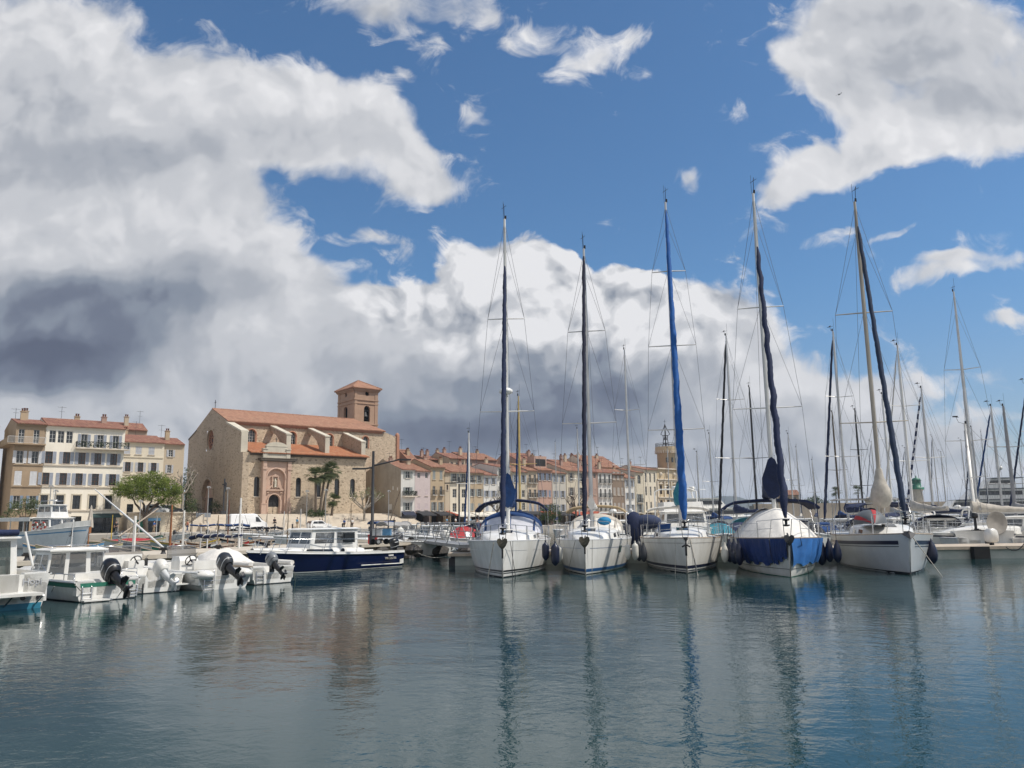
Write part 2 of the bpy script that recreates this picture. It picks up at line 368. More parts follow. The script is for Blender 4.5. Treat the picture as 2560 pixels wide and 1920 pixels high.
# ---- wall with openings, front face towards -y of the local frame
def wallgrid(mb, x0, x1, z0, z1, holes, y=0, rev=.18):
    xs = sorted({x0, x1, *[h[0] for h in holes], *[h[1] for h in holes]}); zs = sorted({z0, z1, *[h[2] for h in holes], *[h[3] for h in holes]})
    for i in range(len(xs)-1):
        for j in range(len(zs)-1):
            cx, cz = (xs[i]+xs[i+1])/2, (zs[j]+zs[j+1])/2
            if any(h[0] < cx < h[1] and h[2] < cz < h[3] for h in holes): continue
            mb.add([(xs[i], y, zs[j]), (xs[i+1], y, zs[j]), (xs[i+1], y, zs[j+1]), (xs[i], y, zs[j+1])], [(0, 1, 2, 3)], False)
    for h in holes:
        a, b, c, d = h[:4]; ty = h[4] if len(h) > 4 else 'r'
        if ty == 'r': out = [(a, c), (b, c), (b, d), (a, d)]
        elif ty == 'a':
            r = (b-a)/2; zc = d-r
            arc = [((a+b)/2+r*math.cos(t), zc+r*math.sin(t)) for t in [math.pi*k/10 for k in range(11)]]
            out = [(a, c), (b, c)]+arc
            for k in range(10):
                p, q = arc[k], arc[k+1]
                mb.add([(p[0], y, p[1]), (p[0], y, d), (q[0], y, d), (q[0], y, q[1])], [(0, 1, 2, 3)], False)
        else:
            r = (b-a)/2; mx_, mz = (a+b)/2, (c+d)/2; N = 20
            out = [(mx_+r*math.cos(2*math.pi*k/N), mz+r*math.sin(2*math.pi*k/N)) for k in range(N)]
            def sq(t):
                x, z = math.cos(t), math.sin(t); k = 1/max(abs(x), abs(z)); return (mx_+r*x*k, mz+r*z*k)
            for k in range(N):
                t0, t1 = 2*math.pi*k/N, 2*math.pi*(k+1)/N; p, q = out[k], out[(k+1) % N]; P2, Q2 = sq(t0), sq(t1)
                mb.add([(p[0], y, p[1]), (P2[0], y, P2[1]), (Q2[0], y, Q2[1]), (q[0], y, q[1])], [(0, 1, 2, 3)], False)
        n = len(out)
        for k in range(n):
            p, q = out[k], out[(k+1) % n]
            mb.add([(p[0], y, p[1]), (q[0], y, q[1]), (q[0], y+rev, q[1]), (p[0], y+rev, p[1])], [(0, 1, 2, 3)], False)
def window(par, a, b, c, d, y, ty='r', frame=WINW, glass=GLASS, bars=1, cross=2, fw=.055, name='window'):
    m = MB(); m.k = 0
    if ty == 'r': m.add([(a, y, c), (b, y, c), (b, y, d), (a, y, d)], [(0, 1, 2, 3)])
    else:
        r = (b-a)/2; zc = d-r; arc = [((a+b)/2+r*math.cos(t), y, zc+r*math.sin(t)) for t in [math.pi*k/10 for k in range(11)]]
        m.add([(a, y, c), (b, y, c)]+arc, [tuple(range(13))])
    m.k = 1; yf = y-.03
    top = d if ty == 'r' else d-(b-a)*.12
    for x in (a+fw/2, b-fw/2): m.box((x, yf, (c+top)/2), (fw, .05, top-c))
    m.box(((a+b)/2, yf, c+fw/2), (b-a, .056, fw))
    if ty == 'r': m.box(((a+b)/2, yf, d-fw/2), (b-a, .056, fw))
    for k in range(bars): m.box((lerp(a, b, (k+1)/(bars+1)), yf, (c+top)/2), (fw*.8, .044, top-c))
    for k in range(cross): m.box(((a+b)/2, yf, lerp(c, top, (k+1)/(cross+1))), (b-a, .04, fw*.5))
    return m.build(name, [glass, frame], par)
def shutter(par, x0, x1, z0, z1, y, mat, hx=None, op=0):
    m = MB(); n = max(4, int((z1-z0)/.14))
    m.box(((x0+x1)/2, y-.03, (z0+z1)/2), (x1-x0, .035, z1-z0))
    for x in (x0+.04, x1-.04): m.box((x, y-.055, (z0+z1)/2), (.07, .02, z1-z0-.01))
    for z in (z0+.05, z1-.05, (z0+z1)/2): m.box(((x0+x1)/2, y-.057, z), (x1-x0-.01, .018, .08))
    for k in range(n): m.box(((x0+x1)/2, y-.052, lerp(z0, z1, (k+.5)/n)), (x1-x0-.12, .012, .05), rx=.5)
    return m.build('shutter', mat, par)
def balcony(par, x0, x1, z, dep, mat=IRON, slab=None, h=.95, step=.14, plants=0, y0=0):
    m = MB(); m.box(((x0+x1)/2, y0-dep/2, z-.08), (x1-x0, dep, .16)); s = m.build('balcony', slab or CONC, par)
    m = MB()
    for a, b in (((x0+.03, y0-dep+.04), (x1-.03, y0-dep+.04)), ((x0+.03, y0-.02), (x0+.03, y0-dep+.04)), ((x1-.03, y0-.02), (x1-.03, y0-dep+.04))):
        L = math.hypot(b[0]-a[0], b[1]-a[1]); n = max(2, int(L/step))
        m.tube([(a[0], a[1], z+h), (b[0], b[1], z+h)], .025, 4); m.tube([(a[0], a[1], z+.1), (b[0], b[1], z+.1)], .018, 4)
        for k in range(n+1): m.box((lerp(a[0], b[0], k/n), lerp(a[1], b[1], k/n), z+h/2+.05), (.022, .022, h-.05))
    m.build('railing', mat, s)
    if plants:
        f = MB(); rn = random.Random(int(x0*100))
        for k in range(plants*26):
            x = rn.uniform(x0+.1, x1-.1); q = V3(x, y0-dep+.15+rn.uniform(-.1, .15), z+.5+rn.uniform(-.3, .5))
            leaf(f, q, .16, rn)
        f.build('balcony_plants', LEAFD, s)
    return s
def leaf(mb, c, r, rn):
    a = Vector((rn.gauss(0, 1), rn.gauss(0, 1), rn.gauss(0, 1))).normalized(); b = a.cross(Vector((rn.gauss(0, 1), rn.gauss(0, 1), rn.gauss(0, 1)))).normalized()
    c = Vector(c); mb.add([c-a*r, c-b*r*.45, c+a*r, c+b*r*.45], [(0, 1, 2, 3)], False)
def leafmat(name, c1, c2, tr=.25):
    mt = bpy.data.materials.new(name); mt.use_nodes = True; t = NT(mt.node_tree); b = t.n['Principled BSDF']; b.inputs['Roughness'].default_value = .6; b.inputs['Specular IOR Level'].default_value = .25
    oc = t.add('ShaderNodeTexCoord').outputs['Object']
    c = t.mix(t.sstep(t.noise(oc, 1.1, 4, .7), .32, .68), c1, c2)
    t.L.new(c, b.inputs['Base Color'])
    tr_ = t.add('ShaderNodeBsdfTranslucent', {'Color': c})
    ms = t.add('ShaderNodeMixShader', {0: tr, 1: b.outputs[0], 2: tr_.outputs[0]})
    t.L.new(ms.outputs[0], t.n['Material Output'].inputs[0]); MATS[name] = mt; return mt
LEAFD = leafmat('dark_green_leaves', (.028, .05, .018), (.07, .11, .03))
LEAFP = leafmat('pine_green_needles', (.075, .12, .022), (.25, .30, .06), .32)
LEAFPALM = leafmat('palm_fronds', (.05, .07, .025), (.12, .14, .055))
LEAFO = leafmat('olive_leaves', (.07, .095, .045), (.14, .17, .075))
LEAFY = leafmat('sparse_spring_leaves', (.09, .12, .04), (.2, .24, .08))
BARK = M('bark', (.11, .085, .065), .95, .25, 6, bump=.03, bs=10)
BARKP = M('pale_plane_bark', (.34, .30, .25), .9, .25, 3, bump=.02, bs=8)
PALMT = M('palm_trunk_bark', (.15, .115, .085), .95, .2, 9, bump=.04, bs=14)
ROOF1 = tiles('aged_canal_tiles', (.30, .15, .105), (.215, .10, .075))
ROOF2 = tiles('orange_canal_tiles', (.315, .165, .11), (.24, .12, .083))
ROOF3 = tiles('church_roof_tiles', (.40, .22, .145), (.32, .165, .11))
ROOF4 = tiles('aisle_roof_tiles', (.43, .185, .095), (.34, .135, .07))
def roof_gable(par, w, d0, d1, he, hr, mat, over=.35, th=.16, name='roof', ridge=None, x0=0, ends=0.0):
    m = MB(); yr = (d0+d1)/2 if ridge is None else ridge
    s0 = (hr-he)/(yr-d0); s1 = (hr-he)/(d1-yr)
    poly = [(d0-over, he-over*s0+th), (yr, hr+th), (d1+over, he-over*s1+th), (d1+over, he-over*s1), (yr, hr), (d0-over, he-over*s0)]
    m.prism(poly, x0-ends, x0+w+ends, 'x')
    n = int(w/.34)                          # the tile ends along the eave
    for k in range(n):
        x = x0+(k+.5)*w/n; m.box((x, d0-over-.01, he-over*s0+th*.6), (.2, .1, th*1.1))
    return m.build(name, mat, par)
def chimney(par, x, y, z0, h, mat=None, w=.7):
    m = MB(); m.box((x, y, z0+h/2), (w, .55, h)); m.box((x, y, z0+h+.05), (w+.16, .7, .1))
    c = m.build('chimney', mat or MATS['wall_ochre'], par)
    m = MB()
    for k in (-1, 1): m.lathe([(.13, 0), (.11, .35), (.15, .36), (.15, .42)], (x+k*w*.22, y, z0+h+.1), 8)
    m.build('chimney_pot', ROOF1, c); return c
def aerial(par, x, y, z, h):
    m = MB(); m.tube([(x, y, z), (x, y, z+h)], .025, 4); m.tube([(x-.6, y, z+h-.15), (x+.6, y, z+h-.15)], .015, 4)
    for k in range(6): m.tube([(x-.55+.2*k, y-.35, z+h-.15), (x-.55+.2*k, y+.35, z+h-.15)], .01, 4)
    m.tube([(x-.4, y, z+h*.6), (x+.4, y, z+h*.6)], .015, 4)
    return m.build('roof_aerial', IRON, par)
def house(label, x0, x1, yf, dep, z0, he, mat, rows, hr=2.4, roof=None, group='quayside townhouses', shop=None, name='townhouse', rev=.2, chim=1, shut=SHUTG, corn=True, ridge=.5, cat='house'):
    """one terraced house; rows: (z, height, width, count, style, shutter material)"""
    w = x1-x0; o = thing(name, label, cat, T(x0, yf, z0), TA, group); rn = random.Random(int(x0*10))
    holes = []; wins = []
    for (z, h, ww, n, st, *ex) in rows:
        sm = ex[0] if ex else shut; fr = ex[1] if len(ex) > 1 else WINW; xs = ex[2] if len(ex) > 2 and ex[2] else [w*(k+.5)/n for k in range(n)]
        for x in xs: holes.append((x-ww/2, x+ww/2, z, z+h, 'a' if 'a' in st else 'r')); wins.append((x, z, h, ww, st, sm, fr))
    if shop: holes.append((.25, w-.25, .06, shop[0]))
    m = MB(); wallgrid(m, 0, w, 0, he, holes, 0, rev)
    yr = dep*ridge
    m.add([(0, 0, 0), (0, dep, 0), (0, dep, he), (0, yr, he+hr), (0, 0, he)], [(0, 1, 2, 3, 4)], False)
    m.add([(w, 0, 0), (w, dep, 0), (w, dep, he), (w, yr, he+hr), (w, 0, he)], [(0, 1, 2, 3, 4)], False)
    m.add([(0, dep, 0), (w, dep, 0), (w, dep, he), (0, dep, he)], [(0, 1, 2, 3)], False)
    m.build('wall', mat, o)
    r = roof_gable(o, w-.012, 0, dep, he, he+hr, roof or ROOF1, .38, .15, x0=.006, ridge=yr)
    if corn:
        m = MB(); m.box((w/2, -.12, he-.12), (w-.02, .25, .16)); m.box((w/2, -.06, he-.27), (w-.02, .14, .14)); m.build('cornice', mat, o)
    for k in range(chim): chimney(r, rn.uniform(.6, w-.6), yr*rn.uniform(.5, 1.3), he+hr*.55, rn.uniform(1.2, 1.9), rn.choice([MATS['wall_ochre'], MATS['wall_rose'], MATS['wall_beige']]))
    if rn.random() < .8: aerial(r, rn.uniform(.5, w-.5), yr, he+hr, rn.uniform(1.5, 3.2))
    for (x, z, h, ww, st, sm, fr) in wins:
        closed = 'c' in st or ('m' in st and rn.random() < .3)
        if closed:
            wo = window(o, x-ww/2, x+ww/2, z, z+h, rev-.02, 'r', fr)
            shutter(wo, x-ww/2+.01, x-.005, z+.02, z+h-.02, .06, sm); shutter(wo, x+.005, x+ww/2-.01, z+.02, z+h-.02, .06, sm)
        else:
            wo = window(o, x-ww/2, x+ww/2, z, z+h, rev-.02, 'a' if 'a' in st else 'r', fr, bars=1, cross=rn.choice([1, 2, 2]))
            if 's' in st or 'm' in st:
                shutter(wo, x-ww-.0, x-ww/2-.02, z+.01, z+h-.01, 0, sm); shutter(wo, x+ww/2+.02, x+ww, z+.01, z+h-.01, 0, sm)
        if 'b' in st: balcony(o, x-ww*.85, x+ww*.85, z, .45, step=.13)
        elif 'e' not in st:
            m = MB(); m.box((x, -.05, z-.05), (ww+.24, .16, .09)); m.build('sill', PALE, wo)
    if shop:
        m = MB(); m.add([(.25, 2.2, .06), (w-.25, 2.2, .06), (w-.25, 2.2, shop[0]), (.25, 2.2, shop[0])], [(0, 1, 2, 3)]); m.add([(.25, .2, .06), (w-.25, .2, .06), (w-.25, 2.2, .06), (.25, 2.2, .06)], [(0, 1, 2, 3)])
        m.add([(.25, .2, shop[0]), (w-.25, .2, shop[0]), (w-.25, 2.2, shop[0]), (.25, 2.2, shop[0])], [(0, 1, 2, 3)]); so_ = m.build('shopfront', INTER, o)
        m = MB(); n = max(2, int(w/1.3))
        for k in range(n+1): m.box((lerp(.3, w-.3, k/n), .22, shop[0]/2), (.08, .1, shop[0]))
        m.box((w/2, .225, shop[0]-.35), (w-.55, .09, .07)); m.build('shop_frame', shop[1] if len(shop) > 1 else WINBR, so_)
        if len(shop) > 2 and shop[2]:
            m = MB(); dd = shop[3] if len(shop) > 3 else 2.2
            m.prism([(-.02, shop[0]+.35), (-dd, shop[0]-.35), (-dd, shop[0]-.6), (-dd+.03, shop[0]-.6), (-dd+.03, shop[0]-.40), (-.02, shop[0]+.27)], .15, w-.15, 'x'); m.build('awning', shop[2], o)
    return o
for nm, c in dict(wall_ochre=(.46, .36, .245), wall_rose=(.42, .29, .235), wall_beige=(.50, .415, .31), wall_cream=(.58, .52, .41), wall_white=(.66, .64, .60), wall_pink=(.58, .49, .475), wall_tan=(.40, .30, .205), wall_peach=(.54, .44, .33), wall_salmon=(.48, .32, .255), wall_greycream=(.52, .49, .43), wall_brown=(.25, .19, .145), wall_stone=(.57, .46, .31), wall_pale=(.68, .61, .49), wall_warmwhite=(.85, .785, .67)).items(): wallmat(nm, c, .38 if nm in ('wall_tan',) else .2)
# ---------------------------------------------------------------- the church
RUBB = rubble('church_rubble_stone', (.64, .525, .39), (.50, .40, .29), (.31, .24, .175), 2.7)
RUBW = rubble('weathered_west_front_stone', (.54, .445, .335), (.45, .36, .27), (.31, .245, .185), 3.0)
PINK = wallmat('pink_portal_stone', (.55, .39, .305), .3)
BRICK = M('orange_brick_trim', (.46, .235, .15), .9, .15, 2, col2=(.36, .18, .12))
ASHL = wallmat('tower_ashlar_stone', (.42, .285, .205), .34)
COPE = wallmat('pale_coping_stone', (.60, .55, .45), .35)
CORN = wallmat('dark_cornice_stone', (.16, .135, .11), .4)  # one dark stone tone for the cornices and the far coping
SG = Matrix(((0, 1, 0, 0), (1, 0, 0, 0), (0, 0, 1, 0), (0, 0, 0, 1)))   # swaps x and y: a wall that faces -x
def church():
    o = thing('stone_church', 'big rubble stone church with orange tiled roofs, buttresses and a square bell tower', 'church', T(0, 0, 0), TA)
    # west front
    m = MB(); m.xf = SG
    wallgrid(m, 0, 30.5, 3.7, 14.6, [(14.3, 20.3, 3.7, 10.6, 'a')], 0, .6)
    wallgrid(m, 13, 22, 14.6, 20.6, [(15.5, 19.5, 16.1, 20.1, 'c')], 0, .55)
    for p in ([(22, 14.6), (30.5, 14.6), (30.5, 19.2), (25.6, 20.7), (25.6, 21.05), (22, 22.4), (22, 20.6)], [(13, 20.6), (22, 20.6), (22, 22.4), (17.3, 24.15), (13, 22.55)],
              [(1.2, 14.6), (13, 14.6), (13, 22.55), (9, 21.05), (9, 20.6), (1.2, 18.25)]): m.add([(q[0], 0, q[1]) for q in p], [tuple(range(len(p)))])
    out = [(0, 3.7), (0, 14.6), (1.2, 14.6), (1.2, 18.25), (9, 20.6), (9, 21.05), (17.3, 24.15), (25.6, 21.05), (25.6, 20.7), (30.5, 19.2), (30.5, 3.7)]
    for a, b in zip(out, out[1:]): m.add([(a[0], 0, a[1]), (b[0], 0, b[1]), (b[0], 1.15, b[1]), (a[0], 1.15, a[1])], [(0, 1, 2, 3)])
    ww = m.build('west_front', RUBW, o)
    m = MB(); m.prism([(1.05, 18.2), (9.0, 20.6), (9.0, 20.9), (1.05, 18.5)], -.12, 1.3, 'x'); m.build('buttress_coping', COPE, o)
    m = MB(); m.prism([(30.6, 19.2), (25.6, 20.72), (25.6, 20.95), (30.6, 19.45)], -.1, 1.2, 'x'); m.build('buttress_coping', CORN, o)
    m = MB()                                             # rose window tracery
    m.k = 0; m.add([(.55, 17.5+2*math.cos(2*math.pi*k/20), 18.1+2*math.sin(2*math.pi*k/20)) for k in range(20)], [tuple(range(20))]); m.k = 1
    for r in (1.92, .62): m.tube([(.46, 17.5+r*math.cos(2*math.pi*k/24), 18.1+r*math.sin(2*math.pi*k/24)) for k in range(25)], .09, 6)
    for k in range(10):
        a = 2*math.pi*k/10; m.tube([(.46, 17.5+.62*math.cos(a), 18.1+.62*math.sin(a)), (.46, 17.5+1.45*math.cos(a), 18.1+1.45*math.sin(a))], .05, 5)
        m.tube([(.46, 17.5+1.45*math.cos(a)+.36*math.cos(b), 18.1+1.45*math.sin(a)+.36*math.sin(b)) for b in [2*math.pi*q/10 for q in range(11)]], .05, 5)
    m.build('rose_window', [GLASS, BRICK], o)
    m = MB(); m.xf = SG; m.add([(14.3, .6, 3.7), (20.3, .6, 3.7), (20.3, .6, 10.6), (14.3, .6, 10.6)], [(0, 1, 2, 3)]); m.box((17.3, .5, 7.3), (5.9, .2, .3)); m.build('west_tympanum', PINK, o)
    m = MB(); m.box((.5, 16.6, 5.4), (.16, 2.4, 3.4)); m.build('west_door', INTER, o)
    m = MB(); arc = [(-.12, 17.3+3.15*math.cos(a), 7.6+3.15*math.sin(a)) for a in [math.pi*k/14 for k in range(15)]]; m.tube(arc, .22, 5); m.build('west_arch_moulding', RUBW, o)
    # aisle
    m = MB(); WX = [(2.2, 3.2), (9.98, 10.97), (13.9, 14.9), (17.65, 18.64), (20.9, 21.9)]
    wallgrid(m, 1.15, 24.2, 3.7, 14.5, [(a, b, 6.86, 10.36, 'a') for a, b in WX], .002, .35)
    m.add([(24.2, 0, 3.7), (24.2, 9, 3.7), (24.2, 9, 17), (24.2, 0, 14.5)], [(0, 1, 2, 3)])
    m.box((12.6, -.06, 4.4), (23, .12, 1.3)); m.build('aisle_wall', RUBB, o)
    m = MB(); m.box((12.7, -.22, 14.36), (23, .46, .18)); m.box((12.7, -.1, 14.2), (23, .24, .16)); m.build('aisle_cornice', CORN, o)
    for a, b in WX:
        wo = window(o, a, b, 6.86, 10.36, .3, 'a', IRON, bars=2, cross=7, fw=.04, name='aisle_window')
        m = MB(); m.box(((a+b)/2, -.04, 6.8), (b-a+.3, .14, .14)); m.build('sill', PALE, wo)
    m = MB(); m.prism([(-.8, 14.45), (9, 17.15), (9, 17.33), (-.8, 14.63)], 1.16, 24.5, 'x')
    for k in range(68): m.box((1.3+k*.342, -.81, 14.55), (.2, .1, .18))
    m.build('aisle_roof', ROOF4, o)
    # nave
    m = MB(); NX = [(4.15, 5.55), (12.2, 13.6), (20.2, 21.5), (28.3, 29.5)]
    wallgrid(m, 1.15, 33.2, 13.5, 20.75, [(a, b, 17.25, 19.6, 'a') for a, b in NX], 9.0, .4)
    m.add([(33.2, 9, 3), (33.2, 9, 20.9), (36.3, 9, 19.95), (36.3, 9, 3)], [(0, 1, 2, 3)]); m.add([(24.2, 8.99, 3), (33.2, 8.99, 3), (33.2, 9, 13.5), (24.2, 9, 13.5)], [(0, 1, 2, 3)])
    m.box((33.5, 17.3, 11.8), (5.8, 16.4, 16.4)); m.build('nave_wall', RUBB, o)
    m = MB(); m.box((16.9, 8.82, 20.78), (31.6, .42, .3)); m.box((16.9, 8.9, 20.55), (31.6, .26, .2)); m.build('nave_cornice', BRICK, o)
    for a, b in NX:
        wo = window(o, a, b, 17.25, 19.6, 9.34, 'a', WINW, bars=2, cross=3, fw=.06, name='nave_window')
        m = MB(); r = (b-a)/2+.14; arc = [((a+b)/2+r*math.cos(t), 8.97, 19.6-(b-a)/2+r*math.sin(t)) for t in [math.pi*k/12 for k in range(13)]]
        for p, q in zip(arc, arc[1:]): m.tube([p, q], .16, 4, sm=False)
        for x in (a-.14, b+.14): m.box((x, 8.97, 18.1), (.28, .12, 1.7))
        m.build('brick_surround', BRICK, wo)
    m = MB()                                              # gabled roof with a hipped east end
    for q in (0, .2):
        m.add([(.05, 8.5, 20.85+q), (33.4, 8.5, 20.85+q), (30.6, 17.3, 24.1+q), (.05, 17.3, 24.1+q)], [(0, 1, 2, 3)]); m.add([(.05, 26.1, 20.85+q), (33.4, 26.1, 20.85+q), (30.6, 17.3, 24.1+q), (.05, 17.3, 24.1+q)], [(0, 1, 2, 3)])
        m.add([(33.4, 8.5, 20.85+q), (33.4, 26.1, 20.85+q), (30.6, 17.3, 24.1+q)], [(0, 1, 2)])
    for p in ([(.05, 8.5), (33.4, 8.5)], [(33.4, 8.5), (33.4, 26.1)]): m.add([(*p[0], 20.85), (*p[1], 20.85), (*p[1], 21.05), (*p[0], 21.05)], [(0, 1, 2, 3)])
    m.add([(.05, 8.5, 20.85), (.05, 8.5, 21.05), (.05, 17.3, 24.3), (.05, 17.3, 24.1)], [(0, 1, 2, 3)]); m.add([(.05, 26.1, 20.85), (.05, 26.1, 21.05), (.05, 17.3, 24.3), (.05, 17.3, 24.1)], [(0, 1, 2, 3)])
    for k in range(96): m.box((.3+k*.344, 8.5, 20.96), (.2, .1, .2))
    m.tube([(.05, 17.3, 24.27), (30.6, 17.3, 24.27)], .14, 6)
    m.build('nave_roof', ROOF3, o)
    m = MB(); m.box((36.6, 9.2, 11.9), (.62, .9, 16.9)); m.lathe([(.45, 0), (.4, .25), (.15, .5)], (36.6, 9.2, 20.35), 8); m.build('brick_pier', BRICK, o)
    # flying buttresses
    arch = [(1.2, 14.4), (1.2, 18.2), (9, 20.5), (9, 19.5), (8.2, 19.35), (6.4, 18.7), (4.9, 17.7), (3.9, 16.5), (3.45, 15.4), (3.4, 14.4)]
    for x, p, zt in ((8.4, arch, 20.5), (16.1, arch, 20.5), (23.75, [(1.2, 14.4), (1.2, 17.55), (9, 20.0), (9, 14.4)], 20.0)):
        m = MB(); m.prism(p, x, x+.84, 'x'); b = m.build('buttress', RUBW, o)
        m = MB(); z1 = p[1][1]; m.prism([(1.0, z1-.02), (9, zt), (9, zt+.24), (1.0, z1+.22)], x-.14, x+.98, 'x'); m.build('coping', COPE, b)
        m = MB(); m.box((x+.42, 1.15, (14.5+z1)/2), (.88, .14, z1-14.5)); m.build('pier_face', COPE, b)
    m = MB(); m.box((.57, 1.1, 16.4), (1.2, .2, 3.6)); m.build('pier_face', COPE, o)
    # bell tower
    X0, Y0, X1, Y1 = 30.7, 17.6, 36.5, 25.2
    m = MB(); mx_ = (X0+X1)/2+.25; my = (Y0+Y1)/2+.2
    wallgrid(m, X0, X1, 14, 31.2, [(mx_-.75, mx_+.75, 24.0, 27.5, 'a'), (mx_-.5, mx_+.5, 29.7, 30.7, 'c')], Y0, .5)
    m.xf = SG; wallgrid(m, Y0, Y1, 14, 31.2, [(my-.85, my+.85, 23.9, 27.5, 'a'), (my-.55, my+.55, 29.6, 30.7, 'c')], X0, .5); m.xf = None
    m.add([(X1, Y0, 14), (X1, Y1, 14), (X1, Y1, 31.2), (X1, Y0, 31.2)], [(0, 1, 2, 3)]); m.add([(X0, Y1, 14), (X1, Y1, 14), (X1, Y1, 31.2), (X0, Y1, 31.2)], [(0, 1, 2, 3)])
    tw = m.build('bell_tower', ASHL, o)
    m = MB(); e = .22
    for z, h, ee in ((31.05, .35, .42), (30.75, .2, .25), (28.75, .2, .2), (27.95, .2, .16), (23.4, .25, .2)):
        for a, b, c, d in ((X0-ee, X1+ee, Y0-ee, Y0+.02), (X0-ee, X0+.02, Y0-ee+.001, Y1+ee), (X1-.02, X1+ee, Y0-ee+.001, Y1+ee)): m.box(((a+b)/2, (c+d)/2, z), (b-a, d-c, h))
    for x, y in ((X0+.3, Y0), (X1-.35, Y0), (X0, Y0+.35), (X0, Y1-.4)): m.box((x, y, 26.8), (.75, .2, 8) if y == Y0 else (.2, .9, 8))
    m.build('stone_bands', ASHL, tw)
    m = MB(); ax_, ay = (X0+X1)/2, (Y0+Y1)/2; q = .7
    c4 = [(X0-q, Y0-q, 31.2), (X1+q, Y0-q, 31.2), (X1+q, Y1+q, 31.2), (X0-q, Y1+q, 31.2)]; ap = (ax_, ay, 33.7)
    m.add(c4+[(p[0], p[1], 31.4) for p in c4]+[ap], [(0, 1, 2, 3)]+[(i, (i+1) % 4, 4+(i+1) % 4, 4+i) for i in range(4)]+[(4+i, 4+(i+1) % 4, 8) for i in range(4)])
    for p in c4: m.tube([(p[0], p[1], 31.42), ap], .12, 5)
    m.build('tower_roof', ROOF3, tw)
    m = MB(); m.lathe([(.05, 1.1), (.3, 1.0), (.42, .5), (.62, .05), (.66, 0)], (mx_, Y0+.9, 25.2), 14); m.box((mx_, Y0+.9, 26.5), (1.6, .2, .25)); m.build('bell', IRON, tw)
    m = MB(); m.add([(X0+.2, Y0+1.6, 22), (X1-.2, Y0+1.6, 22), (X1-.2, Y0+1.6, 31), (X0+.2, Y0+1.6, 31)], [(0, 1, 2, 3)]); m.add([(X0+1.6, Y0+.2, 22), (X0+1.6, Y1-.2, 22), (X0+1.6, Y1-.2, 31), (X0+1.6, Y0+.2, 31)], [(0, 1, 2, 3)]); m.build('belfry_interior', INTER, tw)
    # portal
    m = MB(); y = -.85
    wallgrid(m, 3.35, 8.5, 3.7, 13.1, [(4.1, 7.5, 3.7, 11.75, 'a')], y, .45)
    for x in (3.35, 8.5): m.add([(x, y, 3.7), (x, 0, 3.7), (x, 0, 13.1), (x, y, 13.1)], [(0, 1, 2, 3)])
    wallgrid(m, 4.1, 7.5, 3.7, 11.75, [(4.75, 6.75, 3.7, 7.2, 'a')], y+.44, .33)
    for x in (3.62, 8.2):
        m.box((x, y-.14, 8.5), (.56, .26, 7.2)); m.box((x, y-.2, 4.6), (.86, .4, 1.9)); m.box((x, y-.22, 5.6), (.98, .5, .16)); m.box((x, y-.2, 11.85), (.8, .4, .5)); m.box((x, y-.2, 12.6), (.66, .34, .9))
    m.tube([(5.8+1.78*math.cos(t), y-.05, 10.05+1.78*math.sin(t)) for t in [math.pi*k/16 for k in range(17)]], .16, 6)
    m.tube([(5.75+1.12*math.cos(t), y+.36, 6.2+1.12*math.sin(t)) for t in [math.pi*k/16 for k in range(17)]], .12, 6)
    for x in (4.5, 7.0): m.box((x, y+.34, 5.0), (.3, .22, 2.6)); m.box((x, y+.34, 7.55), (.42, .3, .2))
    m.box((5.75, y+.3, 8.0), (3.3, .34, .26)); m.prism([(4.2, 8.13), (5.25, 8.95), (5.25, 8.7), (4.75, 8.13)], y+.15, y+.44, 'y'); m.prism([(7.35, 8.13), (6.3, 8.95), (6.3, 8.7), (6.8, 8.13)], y+.15, y+.44, 'y')
    for x in (5.28, 6.3): m.box((x, y+.3, 9.35), (.2, .3, 1.9))
    m.prism([(5.0, 10.35), (6.6, 10.35), (5.8, 10.85)], y+.15, y+.43, 'y')
    pt = m.build('portal', PINK, o)
    m = MB(); m.box((6.1, -.75, 13.36), (6.7, 1.5, .3)); m.box((6.1, -.7, 13.12), (6.1, 1.2, .2)); m.box((6.1, -.75, 13.56), (6.9, 1.7, .12)); m.build('portal_cornice', CORN, pt)
    m = MB(); m.box((5.9, -.3, 14.7), (3.9, .7, 2.2)); m.box((3.75, -.35, 14.4), (.75, .8, 1.6)); m.box((8.05, -.35, 14.4), (.75, .8, 1.6))
    m.prism([(4.1, 15.8)]+[(5.9+1.9*math.cos(t), 15.8+.75*math.sin(t)) for t in [math.pi-math.pi*k/10 for k in range(11)]]+[(7.7, 15.8)], -.62, .0, 'y'); m.box((5.9, -.3, 15.8), (4.2, .8, .16))
    for x in (3.75, 8.05): m.box((x, -.35, 15.28), (.95, 1.0, .16))
    m.build('portal_attic', COPE, pt)
    m = MB(); m.box((5.9, -.3, 16.95), (.09, .09, .9)); m.box((5.9, -.3, 17.1), (.5, .09, .09)); m.build('portal_cross', IRON, pt)
    m = MB(); m.add([(4.6, y+.80, 3.7), (6.9, y+.80, 3.7), (6.9, y+.80, 7.3), (4.6, y+.80, 7.3)], [(0, 1, 2, 3)]); m.box((5.75, y+.76, 6.1), (2.0, .06, .08)); m.box((5.75, y+.74, 4.9), (.08, .06, 2.4)); m.build('church_door', INTER, pt)
    m = MB(); m.box((5.8, y+.42, 9.3), (.85, .06, 1.7)); m.build('niche', RUBW, pt)
    m = MB(); m.lathe([(.25, 0), (.2, .1), (.22, .5), (.19, .9), (.24, 1.15), (.1, 1.3), (.12, 1.42), (.03, 1.56)], (5.8, y+.2, 8.5), 10); m.build('statue', COPE, pt)
    m = MB(); m.tube([(.6, 17.3, 24.2), (.6, 17.3, 26.0)], .06, 5); m.tube([(.6, 16.85, 25.5), (.6, 17.75, 25.5)], .06, 5); m.build('gable_cross', IRON, o)
church()
